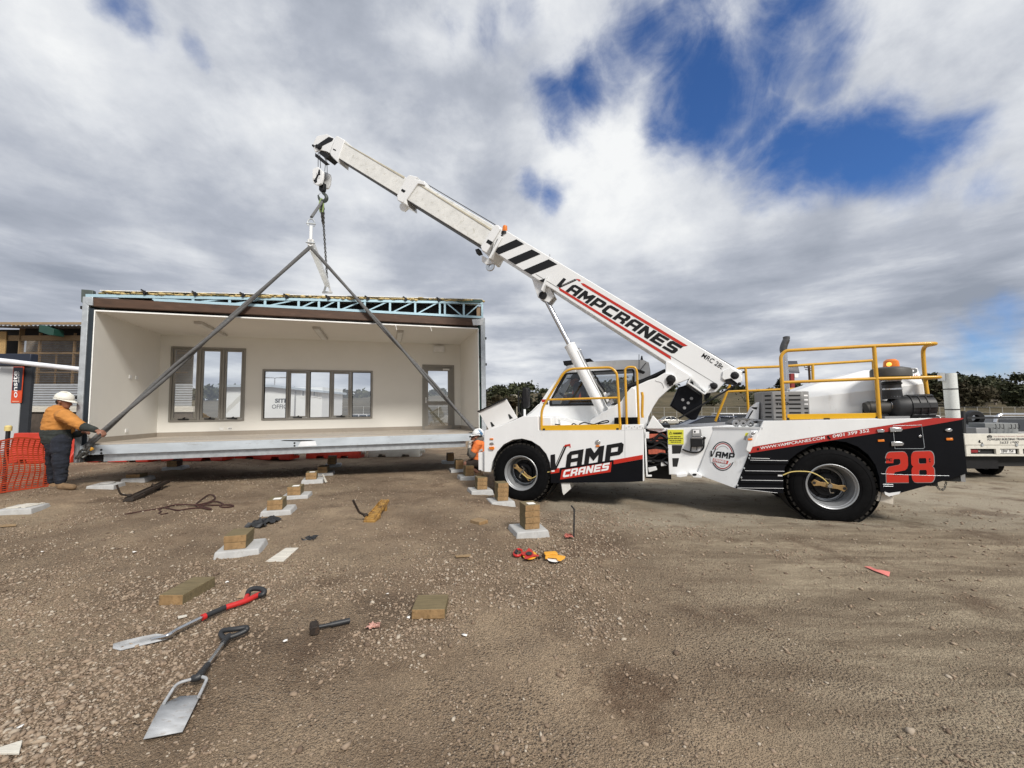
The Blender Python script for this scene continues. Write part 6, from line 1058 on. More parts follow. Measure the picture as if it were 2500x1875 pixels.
blob('vest', [(dp_(262, 985, -.12), .075, dp_(268, 1180, -.12), .08), (dp_(262, 985, .12), .075, dp_(268, 1180, .12), .08), (dp_(250, 1100), .12, dp_(270, 1230), .13)], mat('red_orange_vest', (.75, .14, .08), .8), p3, .012, 2, Mi)
cap = MB(); q = hd + Vector((0, 0, .05)); cap.ball(q + Vector((.02, 0, .02)), (.115, .1, .1), 16); cap.box(q.x - .19, q.x - .05, q.y - .07, q.y + .07, q.z + .0, q.z + .015); cap.build('cap', DULL, p3, M=Mi, bevel=.004)
# ------------------------------------------------------------------ footing pads and timber packers
ZO['RB'] = (1500, 1250, 2.212)
PY = R(17.46)
def pad(z, fl, fr, label, size=.46, h=.075):
    a, b = gp(z, *fl), gp(z, *fr); d = Vector((math.cos(PY), math.sin(PY), 0)); n = Vector((-d.y, d.x, 0)); m = (a + b) / 2; c = m + n * size / 2
    zz = min(gh(c.x, c.y), m.z) + .0
    M = Matrix.Translation((c.x, c.y, zz)) @ Matrix.Rotation(PY + rnd.uniform(-.03, .03), 4, 'Z'); s = size / 2; mb = MB(); j = lambda: rnd.uniform(-.008, .008)
    mb.loft([(x * s + j(), y * s + j(), -.03) for x, y in ((-1, -1), (1, -1), (1, 1), (-1, 1))], [(x * (s - .02) + j(), y * (s - .02) + j(), h) for x, y in ((-1, -1), (1, -1), (1, 1), (-1, 1))])
    o = mb.build('concrete_pad', CONC, bevel=.014); o.matrix_world = M; tag(o, label, 'concrete pad', 'concrete footing pads'); return M, h
def block(M, z, lx, ly, lz, label, dx=0, dy=0, rot=0., m=None, paper=False):
    mb = MB(); mb.box(-lx / 2, lx / 2, -ly / 2, ly / 2, 0, lz); o = mb.build('timber_block', [m or TREATED, PINE], bevel=.005, smooth=0)
    for p in o.data.polygons:
        if abs(p.normal.y) > .9: p.material_index = 1
    o.matrix_world = M @ Matrix.Translation((dx, dy, z)) @ Matrix.Rotation(rot, 4, 'Z'); tag(o, label, 'timber block', 'timber packing blocks')
    if paper: MB().box(-lx * .2, lx * .3, -ly * .32, ly * .1, lz + .0008, lz + .002).build('paper_label', PAPER, o, smooth=0)
    return o
DARKT = wood('dark_brown_timber', (.06, .035, .02), (.03, .02, .012))  # darker brown timber for three of the stacks and the power pole
PADS = [('G1', (-60, 434), (170, 421), 'pad at the left edge, in front of the orange mesh fence', 0, ''), ('G1', (430, 301), (570, 301), 'concrete pad with a grey disc on it, by the boots of the standing worker', 0, ''),
        ('G1', (592, 264), (745, 262), 'pad with one low block, just right of the pad with the disc', 1, 'c'), ('G1', (800, 206), (935, 201), 'shadowed pad under the left part of the raised room', 2, 'd'),
        ('G1', (1075, 657), (1303, 641), 'nearest pad of the left row, beside the white board', 2, 'e'), ('G1', (1316, 440), (1470, 431), 'second nearest pad of the left row, with a paper topped stack', 2, 'f'),
        ('G1', (1432, 358), (1552, 353), 'third pad of the left row, half hidden by the second', 2, 'g'), ('G1', (1522, 272), (1632, 269), 'fourth pad of the left row, with a broken pale offcut against it', 2, 'h'),
        ('G2', (832, 343), (915, 341), 'fifth pad of the left row, at the edge of the shade', 2, 'i'), ('G2', (895, 278), (982, 273), 'shaded last pad of the left row, in front of the red barriers', 3, 'j'),
        ('G3', (698, 1103), (992, 1074), 'pad with the four block stack nearest the bent steel peg', 4, 'k'), ('G3', (432, 796), (640, 753), 'concrete pad right in front of the front crane tyre', 4, 'l'),
        ('G3', (265, 656), (385, 650), 'pad half hidden behind the stack that stands by the front tyre', 3, 'm'), ('G3', (110, 512), (275, 500), 'concrete pad just in front of the crouching worker', 3, 'n'),
        ('G3', (42, 433), (140, 428), 'concrete pad behind the knee of the crouching worker', 3, 'o'), ('G3', (-58, 345), (60, 342), 'dark pad under the right end of the raised room', 3, 'p')]
WHICH = dict(c='on the pad beside the disc pad', d='on the shadowed pad under the left part of the room', e='on the nearest pad of the left row', f='on the second pad of the left row', g='on the third pad of the left row', h='on the fourth pad of the left row', i='on the fifth pad of the left row', j='on the dark last pad of the left row', k='in the stack nearest the bent peg', l='in the stack before the front tyre', m='in the stack behind that by the tyre', n='in the stack at the knee of the croucher', o='in the stack behind the croucher', p='in the dark stack under the room end')
for z, fl, fr, lab, n, key in PADS:
    M, h = pad(z, fl, fr, lab)
    for i in range(n):
        right = key in 'klmnop'; lx, ly, lz = (.2, .26, .078) if right else (.22, .32, .076)
        if key == 'c': lx, ly = .26, .3
        pos = 'only timber block' if n == 1 else ['bottom block', 'top block'][i] if n == 2 else ['bottom block', 'middle block', 'top block'][i] if n == 3 else ['bottom block', 'second block from below', 'third block from below', 'top block'][i]
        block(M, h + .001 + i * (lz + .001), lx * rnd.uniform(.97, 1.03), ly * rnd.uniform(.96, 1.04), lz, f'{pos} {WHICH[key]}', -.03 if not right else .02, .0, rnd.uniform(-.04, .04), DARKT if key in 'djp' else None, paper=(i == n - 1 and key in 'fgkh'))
    if 'disc' in lab and n == 0:
        o = MB().lathe([(0, 0), (.12, 0), (.125, .012), (.115, .026), (0, .028)], (0, 0, 0), (0, 0, 1), 28).build('rubber_disc', mat('grey_disc', (.33, .32, .3), .8, var=.15)); o.matrix_world = M @ Matrix.Translation((0, .02, h + .001)); tag(o, 'flat pale grey disc lying on a concrete pad near the standing worker', 'disc')
    if 'left edge' in lab:
        for k, (dx, w_, nm) in enumerate(((-.03, .17, 'wider white board lying on the pad at the left edge'), (.11, .06, 'narrow white strip lying on the pad at the left edge'))): o = MB().box(-w_ / 2, w_ / 2, -.16, .16, 0, .014).build('white_board', GREYW, bevel=.002); o.matrix_world = M @ Matrix.Translation((dx, .02, h + .001)) @ Matrix.Rotation(-.2, 4, 'Z'); tag(o, nm, 'board')
def gframe(z, p, q, up=0.):
    """frame on the ground: origin at pixel p, x towards pixel q"""
    a, b = gp(z, *p), gp(z, *q); return Matrix.Translation(a + Vector((0, 0, up))) @ Matrix.Rotation(math.atan2(b.y - a.y, b.x - a.x), 4, 'Z'), (b - a).length
def loose(z, p, q, lx, ly, lz, label, **k):
    M, L = gframe(z, p, q); return block(M @ Matrix.Translation((0, 0, 0)), .004, lx, ly, lz, label, dx=lx / 2, dy=ly / 2, **k)
loose('G1', (802, 893), (915, 893), .2, .38, .09, 'long single block lying behind the red handled spade', paper=False)
loose('G2', (1522, 1400), (1782, 1394), .26, .26, .075, 'square greenish block lying alone right of the hammer')
loose('G3', (292, 972), (440, 938), .17, .2, .05, 'pale thin block lying alone left of the stack by the bent peg', m=PINEL)
def flat(name, z, pts, t, m, label, cat, lift=.012, tilt=None, bevel=.002):
    P = [gp(z, *p) for p in pts]; c = sum(P, Vector()) / len(P); zz = max(p.z for p in P) + lift; mb = MB(); b_ = [(p.x - c.x, p.y - c.y, (tilt[i] if tilt else 0)) for i, p in enumerate(P)]; mb.loft(b_, [(x, y, h + t) for x, y, h in b_]); o = mb.build(name, m, bevel=bevel, smooth=0); o.location = (c.x, c.y, zz); return tag(o, label, cat)
flat('white_board', 'G2', [(447, 983), (595, 882), (690, 880), (580, 980)], .012, GREYW, 'pale flat board lying beside the nearest concrete pad', 'board')
flat('cardboard_piece', 'SV', [(835, 238), (900, 152), (1150, 165), (1122, 203)], .004, CARD, 'brown cardboard piece under the grip of the red handled spade', 'cardboard')
flat('pale_sheet', 'G1', [(-30, 1668), (-30, 1645), (112, 1600), (95, 1668)], .01, GREYW, 'corner of a cream sheet cut off by the bottom left of the photo', 'sheet', lift=.02)
flat('timber_offcut', 'G2', [(862, 352), (872, 350), (900, 388), (885, 392)], .02, GREYW, 'broken pale offcut leaning at the fourth pad of the left row', 'offcut', tilt=[.06, .06, 0, 0])
for z, pts, lab in (('G2', [(1840, 938), (1960, 930), (1962, 942), (1850, 948)], 'thin timber stick lying between the square block and the tape reels'), ('G1', [(0, 488), (80, 482), (82, 490), (0, 497)], 'thin timber stick lying at the left edge below the concrete pad'), ('SV', [(308, 412), (388, 396), (392, 405), (312, 424)], 'white sliver of wood lying between the two spades')): flat('timber_stick', z, pts, .012, PINEL if 'sliver' not in lab else GREYW, lab, 'stick')
for i, (z, x, y) in enumerate((('G2', 1345, 1218), ('G2', 1500, 1392), ('G2', 590, 1567), ('G2', 1915, 1525), ('G1', 215, 622), ('G1', 680, 622), ('G1', 1440, 1077), ('RB', 880, 215), ('G1', 100, 1520), ('G2', 165, 1130))):
    w_ = .012 + .01 * rnd.random(); p = gp(z, x, y); b_ = MB(); pts = [Vector((math.cos(a) * w_ * rnd.uniform(.6, 1.5), math.sin(a) * w_ * rnd.uniform(.6, 1.4), .012 + rnd.uniform(0, .012))) for a in [k * 1.05 for k in range(6)]]; b_.add(pts + [Vector((0, 0, .02))], [(k, (k + 1) % 6, 6) for k in range(6)])
    o = b_.build('paper_scrap', PAPER, fix=False); sd = o.modifiers.new('t', 'SOLIDIFY'); sd.thickness = .002; o.location = p; tag(o, 'small white scrap lying loose on the gravel', 'paper scrap', 'white scraps on the gravel')
# ------------------------------------------------------------------ tools left on the ground
def L3(z, M, pts):  # pixels to a thing's own space, at given heights
    I = M.inverted(); out = []
    for q in pts:
        r = ray(*zp(z, q[0], q[1])); h = (q[2] if len(q) > 2 else .02) + M.translation.z; out.append(I @ (CAM + r * ((h - CAM.z) / r.z)))
    return out
p = gp('G1', 850, 1050); M = Matrix.Translation(p); t = thing('shovel', 'long handled spade with red and black grip and a narrow pointed grey blade', 'shovel', M)
Pb = L3('G1', M, [(570, 1108, .012), (574, 1082, .03), (640, 1062, .05), (720, 1044, .06), (790, 1030, .06), (845, 1036, .05), (852, 1058, .02), (760, 1082, .015), (690, 1098, .01), (610, 1117, .008)]); mid_ = L3('G1', M, [(600, 1100, .01), (690, 1078, .015), (770, 1058, .022), (840, 1046, .04)])
b_ = MB(); b_.add(Pb + mid_, [(0, 1, 10), (1, 2, 11, 10), (2, 3, 12, 11), (3, 4, 12), (4, 5, 13, 12), (5, 6, 13), (6, 7, 12, 13), (7, 8, 11, 12), (8, 9, 10, 11), (9, 0, 10)]); o = b_.build('blade', BLADE, t); sd = o.modifiers.new('t', 'SOLIDIFY'); sd.thickness = .004
MB().tube(crom(L3('G1', M, [(770, 1058, .03), (845, 1042, .05), (900, 1010, .05), (1030, 946, .045)])), [.012] * 6 + [.016] * 13, 12).build('shaft', STEEL, t)
MB().tube(L3('G1', M, [(1022, 950, .046), (1040, 942, .046)]), .024, 12).build('red_collar', REDP, t); MB().tube(L3('G1', M, [(1035, 944, .046), (1145, 896, .045)]), .021, 12).build('black_grip', PLBLK, t)
g_ = MB(); g_.tube(crom(L3('G1', M, [(1143, 897, .045), (1240, 866, .045), (1300, 838, .045), (1318, 832, .045)])), .022, 12); g_.tube(L3('G1', M, [(1240, 862, .05), (1255, 832, .055)]), .018, 10); g_.build('red_grip', REDP, t)
MB().tube(crom(L3('G1', M, [(1254, 836, .055), (1262, 812, .075), (1290, 802, .085), (1325, 806, .08), (1339, 818, .065), (1330, 832, .05), (1312, 836, .045)])), .021, 12).build('handle', PLBLK, t)
p = gp('SV', 300, 1250); M = Matrix.Translation(p); t = thing('shovel', 'wide square bladed spade with a forked neck and black handle, nearest the camera', 'shovel', M)
Pb = L3('SV', M, [(160, 1180, .03), (330, 1105, .022), (512, 1092, .035), (440, 1240, .02), (350, 1422, .012), (0, 1488, .012), (80, 1330, .02)]); c_ = L3('SV', M, [(265, 1280, .012)]); b_ = MB(); b_.add(Pb + c_, [(i, (i + 1) % 7, 7) for i in range(7)]); o = b_.build('blade', BLADE, t, smooth=60); sd = o.modifiers.new('t', 'SOLIDIFY'); sd.thickness = .004
fk = MB(); fk.tube(rounded(L3('SV', M, [(185, 1168, .035), (300, 988, .05), (445, 948, .055)]), .05), .0085, 10); fk.tube(rounded(L3('SV', M, [(498, 1110, .04), (575, 945, .055), (520, 928, .055)]), .02), .0085, 10); fk.build('forked_neck', BLADE, t)
MB().tube(crom(L3('SV', M, [(435, 945, .05), (490, 935, .055), (535, 880, .05), (578, 822, .05)])), [.012] + [.02] * 5 + [.024] * 6 + [.019] * 7, 12).build('socket', PLBLK, t); MB().tube(L3('SV', M, [(570, 830, .05), (722, 622, .045)]), .0145, 12).build('shaft', STEEL, t)
h_ = MB(); h_.tube(crom(L3('SV', M, [(715, 632, .045), (745, 595, .045), (775, 560, .05)])), .021, 12); h_.tube(crom(L3('SV', M, [(740, 595, .045), (705, 560, .05), (700, 530, .06), (730, 512, .07), (830, 500, .075), (915, 487, .075), (932, 496, .07), (925, 512, .06), (860, 545, .05), (775, 575, .045)])), .017, 12); h_.build('handle', PLBLK, t)
M, L = gframe('G2', (808, 1490), (1068, 1428)); t = thing('hammer', 'black club hammer lying on the gravel', 'hammer', M); b_ = MB(); b_.loft([(x, -.05, z) for x, z in ((-.032, .012), (-.012, .0), (.022, .0), (.03, .012), (.03, .045), (.015, .06), (-.02, .06), (-.032, .045))], [(x, .06, z) for x, z in ((-.032, .012), (-.012, .0), (.022, .0), (.03, .012), (.03, .045), (.015, .06), (-.02, .06), (-.032, .045))]); b_.build('head', RUST, t, bevel=.004)
MB().tube([(.02, .005, .03), (.1, .005, .028), (.12, .005, .026), (L, .005, .024)], [.014, .014, .019, .02], 12).build('handle', PLBLK, t)
def bracket(name, z, a, b, m, label, w_, h0, hz, hp):
    M, L = gframe(z, a, b); t = thing(name, label, 'lifting bracket', M); b_ = MB(); f = L * .72
    b_.loft([(0, -w_ / 2, .01), (0, w_ / 2, .01), (0, w_ / 2, .055), (0, -w_ / 2, .055)], [(L, -w_ * .4, h0), (L, w_ * .4, h0), (L, w_ * .4, h0 + .04), (L, -w_ * .4, h0 + .04)]); b_.loft([(-.03, -w_ * .5, 0), (-.03, w_ * .5, 0), (-.03, w_ * .5, .035), (-.03, -w_ * .5, .035)], [(L * .25, -w_ * .62, .01), (L * .25, w_ * .62, .01), (L * .25, w_ * .6, .075), (L * .25, -w_ * .6, .075)])
    b_.build('channel', m, t, bevel=.006); MB().box(f, f + .07, -w_ * .45, w_ * .45, 0, h0 + .0).build('foot', m, t, bevel=.008)
    r_ = MB(); [r_.beam((.0, s * w_ * .4, .06), (L * .95, s * w_ * .3, h0 + .045), .012, .022) for s in (-1, 1)]; [r_.beam((L * k_, -w_ * .4, .06 + .03 * k_), (L * k_, w_ * .4, .06 + .03 * k_), .02, .02) for k_ in (.12, .27, .62)]; r_.build('rib', m, t)
    MB().tube(crom([(L * .55, -w_ * .3, h0 + .02), (L * .58, 0, h0 + .08), (L * .62, w_ * .3, h0 + .03)]), .008, 8).build('lifting_loop', m, t); hd_ = MB(); P = [Vector(q) for q in hp]; hd_.tube(rounded(P, .04), .016, 10); hd_.ball(P[0], (.05, .04, .03), 10); hd_.build('lever', RUST, t); return t
bracket('lifting_bracket', 'JK', (700, 1010), (1275, 790), RUST, 'long dark rusty bracket lying left of the coiled rope', .15, .1, .1, [(.16, .06, .08), (.08, .16, .12), (.03, .2, .3)])
bracket('lifting_bracket', 'YJ', (640, 1290), (1215, 760), RUSTY, 'rusty yellow bracket with an upright lever', .17, .1, .1, [(.1, .09, .08), (.02, .16, .14), (-.08, .22, .34)])
def gpath(z, pts, lift): return [gp(z, *q[:2]) + Vector((0, 0, lift + (q[2] if len(q) > 2 else 0))) for q in pts]
b_ = MB(); b_.tube(crom(gpath('JK', [(640, 1222), (820, 1190), (1000, 1160), (1180, 1132), (1280, 1105), (1400, 1078), (1560, 1075), (1700, 1078), (1850, 1052), (1960, 1010), (1998, 960), (1960, 928), (1890, 930), (1780, 1005), (1710, 1068), (1730, 1092), (1850, 1082), (1990, 1082), (2100, 1078), (2110, 1062), (2060, 1035), (2000, 1025), (1930, 1040), (1830, 1075), (1770, 1100), (1880, 1122), (1935, 1138), (1900, 1145), (1780, 1122), (1640, 1132), (1500, 1155), (1420, 1158), (1330, 1140), (1240, 1118)], .02)), .012, 8); b_.tube(crom(gpath('JK', [(2100, 1080), (2230, 1078), (2270, 1095), (2200, 1110), (2120, 1112), (2070, 1100), (2120, 1065)], .02)), .012, 8); b_.tube(crom(gpath('JK', [(1170, 1140), (1160, 1160), (1190, 1178), (1150, 1200), (1200, 1218), (1290, 1200)], .02)), .008, 6)
tag(b_.build('rope', ROPE, fix=False), 'dark red rope lying in loose loops on the earth', 'rope')
def crumple(name, z, pts, m, label, cat, h=.05):
    P = [gp(z, *q) for q in pts]; c = sum(P, Vector()) / len(P); b_ = MB(); n = 9; vs = []
    mn = Vector((min(p.x for p in P), min(p.y for p in P), 0)); mxp = Vector((max(p.x for p in P), max(p.y for p in P), 0))
    for i in range(n):
        for k in range(n): vs.append((mn.x - c.x + (mxp.x - mn.x) * i / (n - 1) + rnd.uniform(-.02, .02), mn.y - c.y + (mxp.y - mn.y) * k / (n - 1) + rnd.uniform(-.02, .02), .012 + rnd.random() ** 2 * h))
    b_.add(vs, [(i * n + k, (i + 1) * n + k, (i + 1) * n + k + 1, i * n + k + 1) for i in range(n - 1) for k in range(n - 1) if rnd.random() > .12 or 0 < i < 6]); o = b_.build(name, m, fix=False, smooth=0); sd = o.modifiers.new('t', 'SOLIDIFY'); sd.thickness = .002; o.location = (c.x, c.y, c.z); return tag(o, label, cat)
crumple('plastic_scrap', 'G2', [(382, 728), (386, 682), (470, 664), (488, 690), (430, 728)], PLBLK, 'crumpled black plastic lying behind the nearest pad of the left row', 'plastic scrap', .07); crumple('plastic_scrap', 'G2', [(745, 818), (800, 815), (805, 798), (750, 795)], PLBLK, 'small black plastic scrap lying behind the pale board', 'plastic scrap', .03)
crumple('plastic_ribbon', 'G2', [(1216, 1470), (1268, 1470), (1268, 1440), (1216, 1440)], mat('pale_pink_ribbon', (.55, .31, .25), .7, var=.3), 'pale pink ribbon scrap lying right of the hammer', 'ribbon', .02)
flat('plastic_ribbon', 'RB', [(1350, 306), (1382, 308), (1420, 330), (1445, 334), (1490, 342), (1484, 362), (1432, 343), (1408, 334)], .004, PINK, 'twisted pink ribbon lying in front of the big rear tyre', 'ribbon', lift=.02, tilt=[0, .004, .012, .016, .012, 0, .006, .006])
M = Matrix.Translation(gp('G3', 1248, 1082)); t = thing('steel_peg', 'tall thin black steel peg with a bent top, standing in the earth', 'peg', M); x_ = lambda a, b: M.inverted() @ W0.at('G3', a, b, 1, M.translation.y)
pg = MB(); [pg.beam(x_(*a), x_(*b), w_, .02) for a, b, w_ in (((1248, 1095), (1252, 800), .014), ((1252, 803), (1222, 765), .014))]; pg.build('bar', PLBLK, t)
crumple('plastic_ribbon', 'G3', [(1168, 1100), (1225, 1098), (1225, 1070), (1172, 1072)], mat('dusty_pink_ribbon', (.42, .13, .1), .7, var=.3), 'bunched pink ribbon at the foot of the steel peg', 'ribbon', .03)
# tape reels
def D2(M): return lambda z, pts, h0, h1, nm, m, par, bev=.004: MB().loft(L3(z, M, [(x, y, h0) for x, y in pts]), L3(z, M, [(x, y, h1) for x, y in pts])).build(nm, m, par, bevel=bev)
M = Matrix.Translation(gp('TP', 600, 560)); t = thing('tape_reel', 'red and yellow open reel measuring tape lying flat', 'tape measure', M); f_ = D2(M)
f_('TP', oval(640, 520, 255, 160, 24), .0, .035, 'reel', YELO, t); f_('TP', [(330, 380), (480, 400), (600, 260), (720, 330), (790, 480), (950, 510), (980, 560), (760, 570), (560, 650), (440, 660), (470, 540), (330, 490)], .028, .045, 'frame', REDP, t)
hb_ = MB(); hb_.tube(crom(L3('TP', M, [(350, 350, .03), (240, 310, .03), (120, 370, .03), (70, 480, .03), (130, 540, .03), (250, 540, .03), (360, 490, .03)])), .014, 10); hb_.build('handle', REDP, t); MB().tube(L3('TP', M, [(120, 470, .04), (170, 360, .04)]), .019, 10).build('grip', PLBLK, t); f_('TP', oval(612, 455, 120, 65, 20), .046, .056, 'hub', PLBLK, t); f_('TP', [(950, 560), (1060, 560), (1060, 610), (960, 610)], .0, .02, 'tape_hook', PLBLK, t)
M = Matrix.Translation(gp('TP', 1550, 640)); t = thing('tape_reel', 'orange and white closed reel measuring tape lying flat', 'tape measure', M); f_ = D2(M)
f_('TP', oval(1560, 640, 300, 130, 24), .0, .032, 'reel', WPLAS, t); f_('TP', [(1190, 600), (1210, 500), (1420, 470), (1650, 500), (1930, 560), (1900, 640), (1750, 740), (1650, 720), (1600, 640), (1300, 610), (1260, 660), (1200, 660)], .026, .046, 'frame', YELO, t); f_('TP', [(1140, 400), (1560, 370), (1650, 450), (1640, 510), (1450, 480), (1200, 540), (1150, 460)], .02, .05, 'handle', YELO, t, .01)
b_ = MB(); b_.tube(L3('TP', M, [(1640, 760, .01), (1640, 850, .005)]), .006, 6); b_.build('tape_end', STEEL, t)
# ------------------------------------------------------------------ orange mesh fence and star picket at the left
A, E_ = gp('LF', -60, 1210), gp('LF', 800, 1058); A = A + (A - E_) * .6; E_ = E_ + (E_ - A).normalized() * .3
M = Matrix.Translation(A); fen = thing('mesh_fence', 'orange plastic safety mesh fence sagging behind the standing worker', 'mesh fence', M); d = E_ - A; L = d.length; d.normalize(); n = Vector((-d.y, d.x, 0)); b_ = MB()
def fz(s, k):
    base = .02 + .02 * math.sin(s * 3); top = 1.0 + .03 * math.sin(s * 2.3 + 1) - .05 * math.sin(s * 5) ** 2; return base + (top - base) * k
def fpt(s, k): return d * s + n * (.05 * math.sin(s * 4 + k * 5) * (1 - k) + .03 * math.sin(k * 9 + s)) + Vector((0, 0, fz(s, k)))
nh = 24
for i in range(nh + 1):
    w_ = .032 if i in (0, nh) else (.016 if i % 4 else .027); ns = int(L / .12)
    for q in range(ns): a, b2 = fpt(L * q / ns, i / nh), fpt(L * (q + 1) / ns, i / nh); z_ = Vector((0, 0, w_ / 2)); b_.add([a - z_, b2 - z_, b2 + z_, a + z_], [(0, 1, 2, 3)])
nv = int(L / .075)
for q in range(nv + 1):
    s = L * q / nv
    for i in range(nh): a, b2 = fpt(s, i / nh), fpt(s, (i + 1) / nh); x_2 = d * .011; b_.add([a - x_2, a + x_2, b2 + x_2, b2 - x_2], [(0, 1, 2, 3)])
o = b_.build('mesh', ORANGE, fen, fix=False, smooth=0); sd = o.modifiers.new('t', 'SOLIDIFY'); sd.thickness = .003
M = Matrix.Translation(W0.at('LF', 68, 1100, 1, A.y + .55)); M.translation.z = gh(M.translation.x, M.translation.y) - .02; t = thing('fence_post', 'dark steel post with a yellow cap in the orange mesh', 'post', M); tz = W0.at('Z4', 30, 1110, 1, M.translation.y).z - M.translation.z; MB().box(-.025, .025, -.02, .02, 0, tz).build('post', PLBLK, t); MB().lathe([(.05, -.03), (.05, .05), (.035, .07), (0, .075)], (0, 0, tz), (0, 0, 1), 16).build('cap', mat('pale_yellow_cap', (.62, .5, .2), .6), t)
# ------------------------------------------------------------------ grey hut with banner, pipe, timber shed at the left
hy = 14.; hp2 = lambda x, y: W0.at('SH', x, y, 1, hy); r0 = hp2(388, 1000).x; zt = hp2(200, 890).z; zb = gh(r0, hy) - .02
M = Matrix.Translation((r0, hy, zb)); hut = thing('site_hoarding', 'pale grey site panel with a navy top and a dark and orange banner', 'hoarding', M); H = zt - zb
MB().box(-3.2, 0, 0, .12, .12, H).build('wall', HUT, hut, bevel=.01); MB().box(-3.25, .3, -.04, .2, H, H + .42).build('top_band', NAVY, hut, bevel=.02); MB().box(.0, .3, .03, .12, .1, H).build('side_frame', mat('dark_side_frame', (.02, .024, .03), .6), hut); MB().box(-3.2, .3, .02, .3, 0, .12).build('base', GREYP, hut)
I = M.inverted(); hq = lambda x, y: I @ hp2(x, y); a, b2, c2 = hq(200, 1540), hq(385, 1540), hq(195, 905); sp2 = hq(195, 1320); bn = MB(); bn.box(a.x, b2.x, -.02, -.004, a.z, c2.z); bn.box(a.x + .02, b2.x - .02, -.026, -.021, sp2.z, c2.z - .02, 1); bo = bn.build('banner', [BANR, NAVY], hut, smooth=0)
letter('onsite', hq(322, 1448), hq(322, 985), hq(245, 1448), WINK, bo, lift=(0, -.03, 0), font=1, bold=.015); letter('RENTAL GROUP', hq(357, 1180), hq(357, 990), hq(338, 1180), WINK, bo, lift=(0, -.03, 0), font=1); tx = MB(); tx.box(hq(230, 1500).x, hq(350, 1500).x, -.0225, -.0205, hq(230, 1522).z, hq(230, 1508).z); tx.build('small_print', mat('faded_white', (.7, .4, .3), .6), bo)
p, q = W0.at('Z4', -40, 600, 1, 13.7), W0.at('Z4', 660, 676, 1, 13.7); o = MB().tube([p - p, (q - p) * .24, (q - p) * .245, q - p], [.085, .085, .08, .08], 16).build('pipe', mat('white_pipe', (.72, .74, .78), .4)); o.location = p; tag(o, 'long white pipe sloping from the top of the grey panel to the room', 'pipe')
sy = 17.; s_ = lambda x, y, dy=0: W0.at('SH', x, y, 1, sy + dy); zg = gh(-19, sy); M = Matrix.Translation((s_(700, 1000).x, sy, zg)); shed = thing('timber_shed', 'half built timber framed shed with corrugated cladding and roof behind the grey panel', 'shed', M); I = M.inverted(); sI = lambda x, y, dy=0: I @ s_(x, y, dy)
xl, xr = sI(-500, 0).x, 6.4
def srect(nm, x0, x1, y0, y1, d0, d1, m, bevel=0): a, b2 = sI(x0, y1, d0), sI(x1, y0, d0); return MB().box(a.x, b2.x, d0, d1, a.z, b2.z).build(nm, m, shed, bevel=bevel, smooth=0)
def corr(nm, x0, x1, z0, z1, y, m, per=.1, amp=.018, horiz=True):
    n_ = int((z1 - z0) / per * 8); vs = []; 
    for i in range(n_ + 1): z_ = z0 + (z1 - z0) * i / n_; yy = y + amp * math.sin(2 * math.pi * (z_ - z0) / per); vs += [(x0, yy, z_), (x1, yy, z_)]
    b_ = MB(); b_.add(vs, [(2 * i, 2 * i + 1, 2 * i + 3, 2 * i + 2) for i in range(n_)]); return b_.build(nm, m, shed, fix=False, smooth=60)
z_mid = sI(700, 1205).z; z_top = sI(700, 440).z; xc = sI(382, 600).x
zp_ = sI(700, 1690).z; corr('zinc_cladding', xc, xr, zp_, z_mid, 0, CORR); MB().box(xc, xr, .02, .1, -.1, zp_).build('sub_floor_skirt', mat('dark_brown_skirt', (.09, .07, .055), .9, var=.3), shed, smooth=0); corr('clear_cladding', xc, xr, z_mid, z_top, .0, POLYC, .1, .015); srect('timber_plinth', 390, 3400, 1600, 1700, -.06, .05, GREYW)
srect('corner_post', 245, 352, 220, 1500, .0, .2, PINEL, .01); srect('top_rail', -500, 1480, 352, 445, .05, .1, PINEL, .005); srect('top_rail', 1480, 3300, 360, 448, .05, .1, PINEL, .005); srect('mid_rail', 310, 3300, 648, 678, .05, .09, PINEL); srect('low_rail', 440, 3300, 995, 1010, .05, .09, PINEL)
for x in (620, 1235, 1850, 2450, 3050): srect('stud', x, x + 65, 310, 1600, .06, .14, PINEL)
for x in (940, 1560): srect('short_stud', x, x + 40, 670, 1250, .06, .14, PINEL)
srect('board_panel', -400, 112, 285, 900, -.02, .02, OSB); srect('far_wall', 380, 3400, 430, 1640, 2.6, 2.7, mat('grey_brown_lining', (.16, .14, .12), .9, var=.3)); srect('dark_inside', -500, 380, 250, 900, 1.0, 1.1, PIT)
rz0, rz1 = sI(700, 225).z, sI(700, 165).z
rv = MB(); n_ = 170
vs = []
for i in range(n_ + 1):
    x = xl + (xr + .5 - xl) * i / n_; zz = .03 * math.sin(i * 2.1); k_ = max(0, (x - 3.2) * .28); vs += [(x, -.55, rz0 + zz - k_), (x, 3., rz0 + .55 + zz - k_)]
rv.add(vs, [(2 * i, 2 * i + 1, 2 * i + 3, 2 * i + 2) for i in range(n_)]); rv.build('roof', CORR, shed, fix=False, smooth=60)
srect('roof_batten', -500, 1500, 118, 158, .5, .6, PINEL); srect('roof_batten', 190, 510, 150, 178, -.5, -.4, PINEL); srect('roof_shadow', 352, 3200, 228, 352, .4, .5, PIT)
gb = MB(); gb.loft([sI(690, 165, -.6), sI(680, 285, -.6), sI(860, 345, -.6), sI(940, 350, -.6), sI(940, 240, -.6), sI(790, 175, -.6)], [sI(690, 165, -.6) + Vector((0, .4, 0)), sI(680, 285, -.6) + Vector((0, .4, 0)), sI(860, 345, -.6) + Vector((0, .4, 0)), sI(940, 350, -.6) + Vector((0, .4, 0)), sI(940, 240, -.6) + Vector((0, .4, 0)), sI(790, 175, -.6) + Vector((0, .4, 0))]); gb.build('gutter_box', mat('dark_green_gutter', (.012, .055, .04), .5), shed, bevel=.01)
